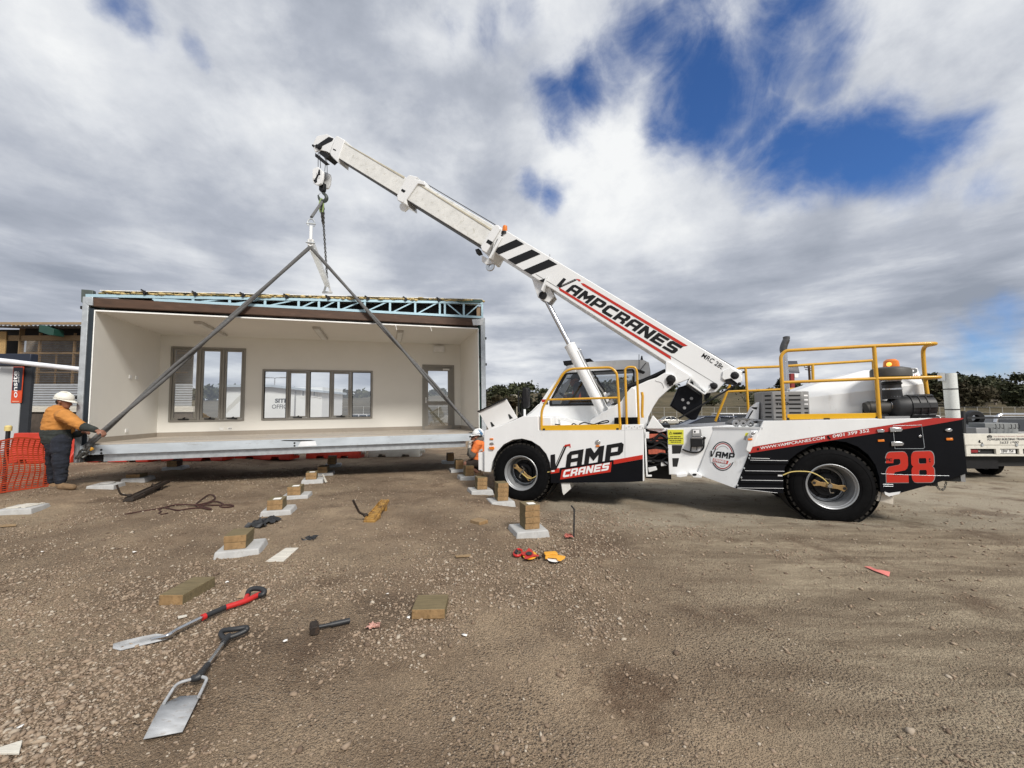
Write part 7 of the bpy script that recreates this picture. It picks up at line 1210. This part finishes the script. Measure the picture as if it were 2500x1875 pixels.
# ------------------------------------------------------------------ plastic barriers, site office, lamp poles behind the room
def barrier(m):
    t = bpy.data.objects.new('barrier', None); COL.objects.link(t); b_ = MB(); L2 = .88
    prof = [(-.3, 0), (-.3, .16), (-.2, .32), (-.12, .5), (-.09, .85), (.09, .85), (.12, .5), (.2, .32), (.3, .16), (.3, 0)]
    xs = [-L2, -L2 * .62, -L2 * .58, -L2 * .34, -L2 * .3, L2 * .3, L2 * .34, L2 * .58, L2 * .62, L2]; lift = [0, 0, .09, .09, 0, 0, .09, .09, 0, 0]; vs = []
    for x, h in zip(xs, lift): vs += [(x, y, z if z > .1 else z + h) for y, z in prof]
    k = len(prof); b_.add(vs, [(i * k + j_, i * k + (j_ + 1) % k, (i + 1) * k + (j_ + 1) % k, (i + 1) * k + j_) for i in range(len(xs) - 1) for j_ in range(k)] + [tuple(range(k)), tuple(range((len(xs) - 1) * k, len(xs) * k))[::-1]])
    b_.build('shell', m, t, bevel=.015); MB().cyl((L2 - .02, 0, .18), (L2 + .14, 0, .18), .06, 12).build('joint_pin', BARW, t); MB().lathe([(.07, 0), (.07, .04), (0, .05)], (0, 0, .85), (0, 0, 1), 14).build('filler_cap', DULL, t); return t
pr = barrier(BARR); pw = barrier(BARW); first = True
for z, x0, x1, y, kind, lab in (('Z6', 478, 1008, 1562, 'r', 'red barrier showing under the middle of the room, next to the white one'), ('Z5', 1378, 1870, 1572, 'r', 'red barrier second from the white one, showing under the room'), ('Z5', 705, 1318, 1582, 'r', 'red barrier third from the white one, showing under the room'), ('Z5', 60, 680, 1592, 'r', 'red barrier fourth from the white one, low behind the left floor corner'), ('Z5', -640, -10, 1600, 'r', 'red barrier behind the standing worker'), ('Z6', 1030, 1512, 1548, 'w', 'white barrier showing under the right half of the room')):
    c = gp(z, (x0 + x1) / 2, y - 8); o = pr if (kind == 'r' and first) else pw if kind == 'w' else copy_tree(pr)
    if kind == 'r': first = False
    o.location = (c.x, c.y + .3, c.z); o.rotation_euler = (0, 0, R(2) + rnd.uniform(-.05, .05)); tag(o, lab, 'barrier', 'barriers behind the room')
oy = 25.; O_ = lambda x, y: W0.at('WN', x, y, 1, oy); zg = gh(-12, oy); xa, xb = O_(-900, 0).x, O_(1140, 0).x; M = Matrix.Translation((xb, oy, zg)); so_ = thing('site_office', 'white site office hut seen through the long window', 'hut', M); I = M.inverted(); zt = (I @ O_(300, 535)).z
OW = mat('white_office_panel', (.72, .73, .72), .5, var=.03); MB().box(xa - xb, 0, 0, 3, .3, zt).build('wall', OW, so_); MB().loft([((xa - xb) - .2, -.3, zt), (-3, -.3, zt), (.2, -.3, zt - .35), (.2, -.3, zt - .22), (-3, -.3, zt + .14), (xa - xb - .2, -.3, zt + .14)], [((xa - xb) - .2, 3.2, zt), (-3, 3.2, zt), (.2, 3.2, zt - .35), (.2, 3.2, zt - .22), (-3, 3.2, zt + .14), (xa - xb - .2, 3.2, zt + .14)]).build('roof', mat('pale_blue_roof', (.4, .46, .52), .5), so_)
oq = lambda x, y: I @ O_(x, y)
letter('SITE', oq(175, 842), oq(425, 842), oq(180, 762), INK, so_, lift=(0, -.01, 0), font=1, bold=.04); letter('OFFICE', oq(112, 962), oq(480, 962), oq(116, 880), GREYK, so_, lift=(0, -.01, 0), font=1)
for x0, x1, y0, y1 in ((690, 800, 570, 745), (910, 1020, 590, 740), (1035, 1115, 620, 755)): a, b2 = oq(x0, y1), oq(x1, y0); f_2 = MB().box(a.x, b2.x, -.03, -.005, a.z, b2.z).build('window_frame', WPLAS, so_); MB().box(a.x + .12, b2.x - .12, -.036, -.031, a.z + .12, b2.z - .12).build('louvre', mat('dusk_glass', (.2, .22, .24), .2), f_2)
a, b2 = oq(565, 1080), oq(605, 540); MB().box(a.x, b2.x, -.06, -.005, .3, b2.z - .2).build('downpipe', GREYP, so_)
def lamp_post(x, y, h, label, heads=1, r=.05, m=None):
    M = Matrix.Translation((x, y, gh(x, y))); t = thing('lamp_post', label, 'lamp post', M); b_ = MB(); b_.tube([(0, 0, -.1), (0, 0, h)], [r, r * .7], 10); b_.build('pole', m or mat('cream_pole', (.5, .46, .38), .6), t)
    for k in range(heads):
        s = -1 if k == 0 else 1; MB().tube(rounded([(0, 0, h - .35), (0, 0, h), (s * h * .13, 0, h + .0)], h * .06), r * .6, 8).build('arm', m or MATS['cream_pole'], t); MB().box(min(s * h * .1, s * h * .2), max(s * h * .1, s * h * .2), -.12, .12, h - .03, h + .05).build('lamp_head', GREYP, t, bevel=.02)
    return t
p = W0.at('WN', 172, 345, 1, 36.); lamp_post(p.x, 36., p.z - gh(p.x, 36.), 'thin twin headed lamp post seen through the long window', 2, .06, mat('grey_pole', (.3, .31, .33), .5)); p = W0.at('NO', 1235, 715, 1, 62.); lamp_post(p.x, 62., p.z - gh(p.x, 62.), 'cream lamp post with one bent arm left of the crane mirror', 1, .09)
# solar light and power pole
py_ = 26.; p = W0.at('GX', 1098, 850, 1, py_); M = Matrix.Translation((p.x, py_, gh(p.x, py_))); t = thing('solar_light', 'dark solar panel on a red post behind the exhaust pipe', 'solar light', M); I = M.inverted(); g_ = lambda x, y, d=0.: I @ W0.at('GX', x, y, 1, py_ + d)
a, b2 = g_(1070, 590), g_(1130, 590); MB().box(a.x, b2.x, -.1, .1, -.1, a.z).build('post', mat('red_post', (.22, .02, .02), .5), t); MB().loft([g_(1015, 383, .5), g_(1198, 383, .5), g_(1242, 585), g_(1012, 575)], [g_(1015, 383, .5) + Vector((0, 0, .05)), g_(1198, 383, .5) + Vector((0, 0, .05)), g_(1242, 585) + Vector((0, 0, .05)), g_(1012, 575) + Vector((0, 0, .05))]).build('solar_panel', mat('solar_cells', (.025, .028, .04), .25, var=.3, scale=20), t); a, b2 = g_(1130, 665), g_(1190, 600); MB().box(a.x, b2.x, -.15, .15, a.z, b2.z).build('control_box', WPLAS, t)
py_ = 70.; p = W0.at('GX', 1432, 700, 1, py_); M = Matrix.Translation((p.x, py_, gh(p.x, py_))); t = thing('power_pole', 'dark timber power pole with crossarms behind the deck rail', 'power pole', M); I = M.inverted(); g_ = lambda x, y: I @ W0.at('GX', x, y, 1, py_); b_ = MB(); b_.tube([(0, 0, -.2), g_(1405, 455)], [.22, .17], 10); b_.build('pole', DARKT, t); [MB().beam(g_(*a), g_(*b2), .12, .12).build('crossarm', DARKT, t) for a, b2 in (((1325, 485), (1480, 500)), ((1340, 520), (1470, 540)))]
[MB().lathe([(.08, 0), (.1, .2), (.03, .35)], g_(x, 488), (0, 0, 1), 8).build('insulator', GREYP, t) for x in (1330, 1380, 1475)]
# ------------------------------------------------------------------ fences far off
def wire_fence(name, label, x0, x1, y, h, step, z0=None, r=.04):
    c = Vector(((x0 + x1) / 2, y, gh((x0 + x1) / 2, y))); t = thing(name, label, 'fence', Matrix.Translation(c)); n_ = int((x1 - x0) / step); me = None
    for i in range(n_ + 1):
        x = x0 + (x1 - x0) * i / n_; 
        if me is None: o = MB().tube([(0, 0, -.3), (0, 0, h)], r, 6).build('post', mat('fence_post_grey', (.42, .41, .38), .6), t); me = o
        else: o = me.copy(); COL.objects.link(o); o.parent = t
        o.location = (x - c.x, 0, gh(x, y) - c.z)
    for k in (.15, .5, 1.):
        b_ = MB(); b_.tube([(x0 + (x1 - x0) * i / 40 - c.x, 0, gh(x0 + (x1 - x0) * i / 40, y) - c.z + h * k - .03) for i in range(41)], .014 if k < 1 else .022, 4); b_.build('wire' if k < 1 else 'top_rail', MATS['fence_post_grey'], t)
wire_fence('chain_fence', 'long grey chain fence at the foot of the dry hillside beyond the cars', -60, 150, 86, 2.2, 2.6, r=.05); wire_fence('chain_fence', 'nearer fence with thin grey posts beyond the white truck tray', 38, 75, 44, 1.7, 2.6, r=.04)
# ------------------------------------------------------------------ parked cars
def car_proto(kind, m):
    t = bpy.data.objects.new('parked_car', None); COL.objects.link(t); L2, w_, H_ = (2.3, .87, 1.45) if kind == 'sedan' else (2.2, .88, 1.5) if kind == 'hatch' else (2.35, .92, 1.75); k = H_ / 1.45
    low = [(-L2, .45), (-L2 + .05, .72 * k), (-L2 + .25, .85 * k), (-L2 * .55, .92 * k), (L2 * .38, .9 * k), (L2 * .9, .74 * k), (L2, .6), (L2, .35), (L2 * .86, .25)]
    bot = [(L2 * .86, .25), (L2 * .8, .3), (L2 * .73, .55), (L2 * .6, .66), (L2 * .47, .55), (L2 * .4, .25), (-L2 * .4, .25), (-L2 * .47, .55), (-L2 * .6, .66), (-L2 * .73, .55), (-L2 * .8, .3), (-L2 * .95, .3)]
    P = low + bot[1:]; b_ = MB(); b_.loft([(x, -w_, z) for x, z in P], [(x, w_, z) for x, z in P]); b_.build('body', m, t, bevel=.05, bseg=3)
    g = dict(sedan=[(-L2 * .72, .9 * k), (-L2 * .42, H_ - .03), (L2 * .05, H_), (L2 * .42, .9 * k)], hatch=[(-L2 * .93, .88 * k), (-L2 * .78, H_ - .1), (-.2, H_), (L2 * .45, .9 * k)], suv=[(-L2 * .95, .9 * k), (-L2 * .85, H_ - .08), (0, H_), (L2 * .42, .9 * k)])[kind]
    b_ = MB(); b_.loft([(x, -w_ + (.02 if z < H_ * .8 else .16), z) for x, z in g], [(x, w_ - (.02 if z < H_ * .8 else .16), z) for x, z in g]); b_.build('cabin_glass', mat('dark_car_glass', (.02, .022, .025), .08, spec=.8), t, bevel=.04)
    b_ = MB(); a, c = g[1], g[2]; b_.box(a[0] - .05, c[0] + .05, -w_ + .14, w_ - .14, H_ - .06, H_ + .012)
    for s in (-1, 1):
        y0, y1 = s * (w_ - .025), s * (w_ - .15)
        for (p, q) in ((g[0], g[1]), (g[3], g[2])): b_.beam((p[0], y0, p[1]), (q[0], y1, q[1] - .02), .07, .06)
        mx_ = (g[1][0] + g[2][0]) / 2 + .1; b_.beam((mx_, y0, .9 * k), (mx_ - .05, y1, H_ - .03), .07, .05); b_.beam((g[1][0], y1, H_ - .03), (g[2][0], y1, H_ - .02), .07, .06)
    b_.build('roof', m, t, bevel=.015)
    for sx in (-1, 1):
        for s in (-1, 1):
            wv = bpy.data.objects.new('wheel', None); COL.objects.link(wv); wv.parent = t; wv.location = (sx * L2 * .6, s * (w_ - .1), .32); MB().lathe([(.2, -.1), (.3, -.1), (.325, -.06), (.325, .06), (.3, .1), (.2, .1)], (0, 0, 0), (0, 1, 0), 24).build('tyre', RUBBER, wv); MB().lathe([(.21, s * .09), (.18, s * .07), (.06, s * .08), (0, s * .09)], (0, 0, 0), (0, 1, 0), 16).build('rim', RIM, wv)
    for s in (-1, 1): MB().box(L2 - .12, L2 + .01, min(s * .55, s * .8), max(s * .55, s * .8), .62, .74).build('headlight', LENS, t, bevel=.02); MB().box(-L2 - .01, -L2 + .1, min(s * .55, s * .82), max(s * .55, s * .82), .68, .84).build('tail_light', mat('red_lens', (.4, .02, .02), .3), t, bevel=.02); MB().ball((L2 * .32, s * (w_ + .08), .98 * k), (.07, .1, .06), 10).build('wing_mirror', m, t)
    return t
def paintc(n_, c, me=0.): return mat(n_, c, .25, me, var=.02, coat=.6)
cars = {}
for kind, mname, colr, met, z, px, py, dist, rot, label in (('sedan', 'silver_car_paint', (.58, .57, .53), .4, 'Z2', 420, 372, 72, 2, 'silver sedan parked side on, seen under the raised boom'), ('hatch', 'white_car_paint', (.75, .75, .75), 0, 'Z2', 850, 372, 52, 14, 'white hatchback parked right behind the black winch housing'), ('suv', 'pearl_car_paint', (.7, .71, .72), 0, 'Z2', 1260, 372, 31, -12, 'large white car whose roof shows left of the grey exhaust guard'), ('hatch', 'dark_blue_car_paint', (.03, .04, .07), .3, 'Z2', 720, 410, 22, 170, 'dark blue car low behind the crane joint'),
                                   ('sedan', 'red_car_paint', (.3, .02, .025), .1, 'S', 2395, 1012, 36, 4, 'dark red car behind the white truck tray'), ('hatch', 'red_car_paint', (.3, .02, .025), .1, 'S', 2310, 1014, 42, 8, 'red car behind the white stand tube of the crane'), ('suv', 'white_car_paint', (.75, .75, .75), 0, 'S', 2228, 1014, 40, 80, 'white and black car behind the air cleaner of the crane'), ('sedan', 'black_car_paint', (.015, .015, .017), .2, 'S', 2510, 1012, 30, 0, 'black car at the right edge of the photo'), ('suv', 'white_car_paint', (.75, .75, .75), 0, 'WN', 1770, 1110, 55, 175, 'white car seen through the right pane of the long window')):
    o = car_proto(kind, paintc(mname, colr, met)); x = W0.at(z, px, py, 1, dist).x; o.location = (x, dist, gh(x, dist)); o.rotation_euler = (0, 0, R(rot)); tag(o, label, 'car', 'cars parked behind the site')
# ------------------------------------------------------------------ white tray truck at the right edge
uy = 10.5; u_ = lambda x, y, d=0.: W0.at('UT', x, y, 1, uy + d); zg = gh(12, uy); x0 = u_(352, 1100).x; M = Matrix.Translation((x0, uy, zg)); ute = thing('tray_truck', 'dirty white tray truck with a lettered tailboard, cut off by the right edge', 'truck', M); I = M.inverted(); q_ = lambda x, y, d=0.: I @ u_(x, y, d)
TW = mat('dirty_white_truck_paint', (.66, .64, .57), .5, var=.1, scale=6, dirt=(.3, .26, .2), dirtf=.1); wd = 1.85; zt, zm, zl = q_(500, 1012).z, q_(500, 1190).z, q_(500, 1365).z
tb_ = MB().box(0, wd, 0, .04, zm, zt).build('tailboard', TW, ute, bevel=.008); MB().box(0, .05, .045, 2.3, zm, zt).build('side_board', TW, ute, bevel=.006); MB().box(wd - .05, wd, .045, 2.3, zm, zt).build('side_board', TW, ute, bevel=.006); MB().box(0, wd, .05, 2.3, zm - .05, zm).build('tray_floor', GREYP, ute)
rb_ = MB(); ra_, rbb = q_(445, 1245), q_(845, 1335); rc_ = q_(905, 1245), q_(1205, 1325); rb_.box(.02, wd - .02, .0, .05, ra_.z, zm - .01); rb_.box(.02, wd - .02, .0, .05, zl, rbb.z); [rb_.box(a, b2, .0, .05, rbb.z, ra_.z) for a, b2 in ((.02, ra_.x), (rbb.x, rc_[0].x), (rc_[1].x, rc_[1].x + .1), (wd - .12, wd - .02))]; rb_.build('rear_bar', TW, ute, bevel=.005)
MB().box(ra_.x, wd - .1, .06, .09, rbb.z, ra_.z).build('light_recess', PIT, ute); a, b2 = q_(460, 1310), q_(578, 1262); MB().box(a.x, b2.x, .03, .06, a.z, b2.z).build('tail_light', mat('dull_red_lens', (.25, .02, .025), .35, var=.3, scale=30), ute, bevel=.004); MB().lathe([(.03, -.005), (.03, .02), (0, .02)], q_(598, 1280) + Vector((0, .03, 0)), (0, 1, 0), 14).build('reverse_light', LENS, ute)
a, b2 = q_(912, 1322), q_(1165, 1255); pl_ = MB().box(a.x, b2.x, .03, .045, a.z, b2.z).build('number_plate', WPLAS, ute, bevel=.003); letter('1BW 754', q_(945, 1312), q_(1130, 1310), q_(945, 1265), GREYK, pl_, lift=(0, .025, 0), font=1)
letter('FOWLERS BUILDING TRANSPORT', q_(706, 1118), q_(1420, 1110), q_(708, 1086), GREYK, tb_, lift=(0, -.004, 0), font=1, bold=.03); letter('5633 1980', q_(895, 1170), q_(1190, 1166), q_(898, 1132), GREYK, tb_, lift=(0, -.004, 0), font=1, bold=.01); letter('The Building Relocation Specialists', q_(800, 1072), q_(1300, 1066), q_(800, 1046), mat('faded_red_print', (.45, .3, .28), .6), tb_, lift=(0, -.004, 0), font=1, bold=0)
hb2 = MB(); lz = lambda pts: hb2.slab([(q_(x, y).x, q_(x, y).z) for x, y in pts], -.006, -.002); lz([(695, 1052), (735, 1030), (782, 1052), (772, 1056), (736, 1040), (705, 1056)]); lz([(702, 1056), (712, 1056), (712, 1078), (702, 1078)]); lz([(720, 1050), (750, 1050), (752, 1076), (742, 1076), (742, 1062), (730, 1062), (730, 1076), (720, 1076)]); lz([(762, 1054), (772, 1054), (772, 1076), (762, 1076)]); hb2.build('house_emblem', INK, tb_)
sm_ = MB(); [sm_.slab([(q_(x + a * w2, y + b2 * w2).x, q_(x + a * w2, y + b2 * w2).z) for a, b2 in ((-1, .3), (-.2, -1), (.5, -.9), (.3, 0), (1, .4), (.2, 1))], -.006, -.002) for x, y, w2 in ((583, 1135, 24), (622, 1160, 13))]; sm_.build('black_smudge', INK, tb_)
[MB().box(q_(x, 1).x, q_(x, 1).x + .05, -.02, .0, zm - .03, zm + .03).build('latch', GALV, tb_) for x in (520, 1050)]
tl_ = MB(); a, b2 = q_(748, 1000, .25), q_(1255, 850, .25); tl_.box(a.x, b2.x, .35, .75, zt - .05, b2.z); tlb = tl_.build('tool_box', mat('grey_tool_box', (.22, .23, .23), .55, var=.15), ute, bevel=.008); hk_ = MB()
for x in (790, 850, 910, 1030, 1095, 1155): p = q_(x, 890, .3); hk_.tube(crom([p + Vector((.01, -.05, .05)), p + Vector((.015, -.06, .0)), p + Vector((0, -.06, -.07)), p + Vector((-.04, -.05, -.05))]), .008, 6)
hk_.build('tie_hooks', PLBLK, tlb); a, b2 = q_(500, 990, .2), q_(690, 920, .2); MB().box(a.x, b2.x, .15, .4, a.z - .05, b2.z).build('battery_case', GREYP, ute, bevel=.01); MB().box(q_(480, 1, .2).x, q_(700, 1, .2).x, .2, .7, zt - .05, q_(1, 920, .2).z).build('dark_gear', PLBLK, ute, bevel=.02)
MB().lathe([(.1, -.08), (.2, -.09), (.22, -.06), (.22, .06), (.2, .09), (.1, .08)], q_(490, 770, 1.2) , (.25, 1, .1), 26).build('spare_reel', PLBLK, ute, smooth=50)
MB().beam(q_(340, 1010, .1), q_(325, 660, .1), .07, .05).build('rear_post', PLBLK, ute); MB().beam(q_(380, 765, 1.), q_(1300, 765, 1.), .05, .05).build('rack_rail', PLBLK, ute); MB().tube(rounded([q_(825, 840, 1.6), q_(875, 715, 1.6), q_(1400, 718, 1.6)], .2), .045, 10).build('roll_bar', CHROME, ute)
cab_ = MB(); cx0, cx1 = q_(830, 1, 2.2).x, q_(830, 1, 2.2).x + 1.6; ct = q_(1, 735, 2.4).z; cab_.loft([(cx0, 2.35, zm), (cx1, 2.35, zm), (cx1 - .12, 2.45, ct), (cx0 + .12, 2.45, ct)], [(cx0, 4.0, zm), (cx1, 4.0, zm), (cx1 - .12, 3.5, ct), (cx0 + .12, 3.5, ct)]); cab_.box(cx0, cx1, 2.35, 4.9, .4, zm); cb3 = cab_.build('cab', mat('grey_cab', (.3, .31, .32), .4), ute, bevel=.04); MB().loft([(cx0 + .2, 2.35, zm + .25), (cx1 - .2, 2.35, zm + .25), (cx1 - .25, 2.42, ct - .1), (cx0 + .25, 2.42, ct - .1)], [(cx0 + .2, 2.36, zm + .25), (cx1 - .2, 2.36, zm + .25), (cx1 - .25, 2.43, ct - .1), (cx0 + .25, 2.43, ct - .1)]).build('rear_window', mat('dark_car_glass', (.02, .022, .025), .08), cb3)
for sx in (.22, wd - .22):
    for yy in (.95, 4.1): wv = bpy.data.objects.new('wheel', None); COL.objects.link(wv); wv.parent = ute; wv.location = (sx, yy, .33); MB().lathe([(.2, -.11), (.3, -.11), (.335, -.07), (.335, .07), (.3, .11), (.2, .11)], (0, 0, 0), (1, 0, 0), 26).build('tyre', RUBBER, wv); MB().lathe([(.2, -.06), (.05, -.03), (0, -.03)], (0, 0, 0), (1, 0, 0), 16).build('rim', GREYP, wv)
MB().box(.1, wd - .1, .2, 4.6, .33, zl + .05).build('chassis', PIT, ute); MB().box(.05, .95, .12, .6, .28, zl - .01).build('mud_guard', DULL, ute)
# ------------------------------------------------------------------ trees and bush
LEAF = [island_mat('gum_leaves', [(.02, .024, .013), (.038, .044, .02), (.06, .066, .03), (.026, .03, .015), (.09, .092, .045)], .7), island_mat('brown_scrub_leaves', [(.05, .042, .022), (.035, .032, .016), (.07, .06, .032), (.045, .034, .02)], .8), island_mat('dark_pine_needles', [(.01, .013, .009), (.018, .022, .013), (.03, .034, .02), (.012, .016, .01)], .8)]
BARK = mat('grey_bark', (.2, .17, .14), .9, var=.3, scale=6)
def leaves(rs, lobes, n, size, flat_=1.):
    tot = sum(l[3] * l[4] * l[5] for l in lobes); vs = []; fs = []
    for cx, cy, cz, rx, ry, rz in lobes:
        m_ = max(8, int(n * (rx * ry * rz) / tot)); u = rs.randn(m_, 3); u /= np.linalg.norm(u, axis=1)[:, None]; rad = rs.rand(m_) ** .45; rad = rad * (.8 + .35 * np.sin(u[:, 0] * 5 + cx) * np.sin(u[:, 1] * 4 + cy * 2) + .1 * rs.randn(m_)); c = np.array((cx, cy, cz)) + u * rad[:, None] * np.array((rx, ry, rz))
        for p in c:
            s = size * rs.uniform(.5, 1.4); a = rs.randn(3); a /= np.linalg.norm(a); b_ = np.cross(a, rs.randn(3)); b_ /= np.linalg.norm(b_); a *= s; b_ *= s * .6; a[2] *= flat_; o = len(vs); vs += [p - a, p + b_ * .8 - a * .2, p + a, p - b_]; fs.append((o, o + 1, o + 2, o + 3))
    return vs, fs
def tree(x, y, h, w_, kind, label, seed, group='trees beyond the site', trunk=.3, n=1500, size=.3):
    rs = np.random.RandomState(seed); zg = gh(x, y); t = thing('tree', label, 'tree', Matrix.Translation((x, y, zg)), group); lobes = []; limbs = MB(); th = h * trunk; limbs.tube(crom([(0, 0, -.2), (rs.uniform(-.1, .1), 0, th * .6), (rs.uniform(-.2, .2), 0, th)]), [h * .035 * (1 - .5 * i / 12) for i in range(13)], 8)
    for i in range(rs.randint(7, 11)):
        a = rs.rand() * 6.28; rr_ = w_ * rs.uniform(.1, .75); cz = th + (h - th) * rs.uniform(.25, .86); r_ = w_ * rs.uniform(.28, .5); lobes.append((rr_ * math.cos(a), rr_ * math.sin(a), cz, r_, r_, r_ * rs.uniform(.5, .8))); limbs.tube(crom([(0, 0, th * .8), (rr_ * .5 * math.cos(a), rr_ * .5 * math.sin(a), (th + cz) / 2), (rr_ * math.cos(a), rr_ * math.sin(a), cz)]), [h * .016, h * .008] + [h * .004] * 11, 5)
    if kind == 2: lobes = [(0, 0, th + (h - th) * k / 9, w_ * (1 - k / 10), w_ * (1 - k / 10), h * .05) for k in range(9)]
    limbs.build('trunk', BARK, t, fix=False); vs, fs = leaves(rs, lobes, n, size); b_ = MB(); b_.add(vs, fs); b_.build('crown', LEAF[kind], t, fix=False, smooth=0); return t
def by_px(px, top, y): p = W0.at('S', px, top, 1, y); return p.x, y, p.z - gh(p.x, y)
TR = [(1203, 938, 58, 2.6, 0, 'tall gum tree right beside the steel corner post of the room'), (1234, 946, 62, 2.6, 0, 'round gum tree second from the steel corner post'), (1258, 950, 66, 2.0, 0, 'slender gum tree behind the crane mirror'), (1212, 962, 50, 2.2, 1, 'brown leaved tree low in front of the gum beside the room'), (1243, 966, 52, 2.2, 1, 'brown leaved tree low behind the raised nose flap'), (1288, 945, 64, 2.4, 2, 'dark pine like tree just right of the crane mirror'), (1318, 958, 60, 2.6, 2, 'dark ragged pine tree against the cab windscreen'),
      (1905, 915, 60, 2.2, 2, 'tall dark tree behind the exhaust pipe'), (1880, 944, 58, 1.8, 0, 'low tree left of the exhaust pipe behind the rails'), (1945, 930, 66, 2.0, 0, 'dark tree behind the red post of the solar light'), (1975, 926, 64, 2.2, 0, 'tree behind the power pole'), (2245, 912, 58, 3.2, 0, 'dark tree just behind the rear handrail post'), (2275, 922, 62, 3.4, 0, 'dark tree left of the white stand tube'), (2345, 925, 60, 4.0, 0, 'broad dark tree right of the white stand tube'), (2385, 910, 64, 4.6, 0, 'tallest dark tree above the white truck'), (2425, 912, 60, 4.4, 0, 'big dark tree right of the tallest one'), (2450, 930, 66, 3.6, 0, 'dark tree at the end of the clump above the truck'), (2500, 922, 90, 4.5, 0, 'dark tree at the right edge of the photo'), (2320, 935, 56, 3.6, 1, 'olive bush in front of the dark trees'), (2405, 945, 54, 4.0, 1, 'olive bush in front of the tallest tree')]
for i, (px, top, y, w_, kd, lab) in enumerate(TR):
    if px > 2200 and y < 80: y, w_ = y * 2.1, w_ * 1.9
    x, y, h = by_px(px, top, y)
    tree(x, y, h, w_, kd, lab, 40 + i, size=.5 if px > 2200 else .3, n=3200 if px > 2200 else 1700, trunk=.12 if px > 2200 else .25)
def shrub(px, py, y, r_, seed, label, kd=0):
    p = W0.at('S', px, py, 1, y); zg = gh(p.x, y); t = thing('shrub', label, 'shrub', Matrix.Translation((p.x, y, zg)), 'shrubs on the hillside'); rs = np.random.RandomState(seed); vs, fs = leaves(rs, [(rs.uniform(-.5, .5) * r_, rs.uniform(-.5, .5) * r_, r_ * .55, r_, r_, r_ * .6) for _ in range(4)], 500, .35); b_ = MB(); b_.add(vs, fs); b_.build('crown', LEAF[kd], t, fix=False, smooth=0)
shrub(1740, 985, 120, 2.6, 3, 'round dark shrub alone on the dry hillside'); shrub(1830, 985, 115, 4.5, 4, 'larger dark shrub left of the grey exhaust guard'); shrub(1700, 1012, 100, 1.2, 5, 'small shrub at the fence below the hillside', 1); shrub(1868, 1000, 110, 3., 6, 'dark shrub half hidden by the grey exhaust guard')
def woodland():
    rs = np.random.RandomState(9); b_ = MB(); 
    for i in range(760):
        y = rs.uniform(200, 330); x = rs.uniform(-1.35, 1.35) * y; z = gh(x, y); h = rs.uniform(3, 6.5) * (1 + .4 * math.sin(x * .03)); 
        if vnoise(np.array([x / 26]), np.array([y / 26]), 77)[0] < .22: continue
        vs, fs = leaves(rs, [(x, y, z + h * .55, h * .7, h * .7, h * .5), (x + rs.uniform(-2, 2), y, z + h * .8, h * .4, h * .4, h * .3)], 46, 1.3); b_.add(vs, fs)
    o = b_.build('woodland', LEAF[0], fix=False, smooth=0); tag(o, 'far dark wood along the top of the dry hillside', None, None, 'stuff')
woodland()
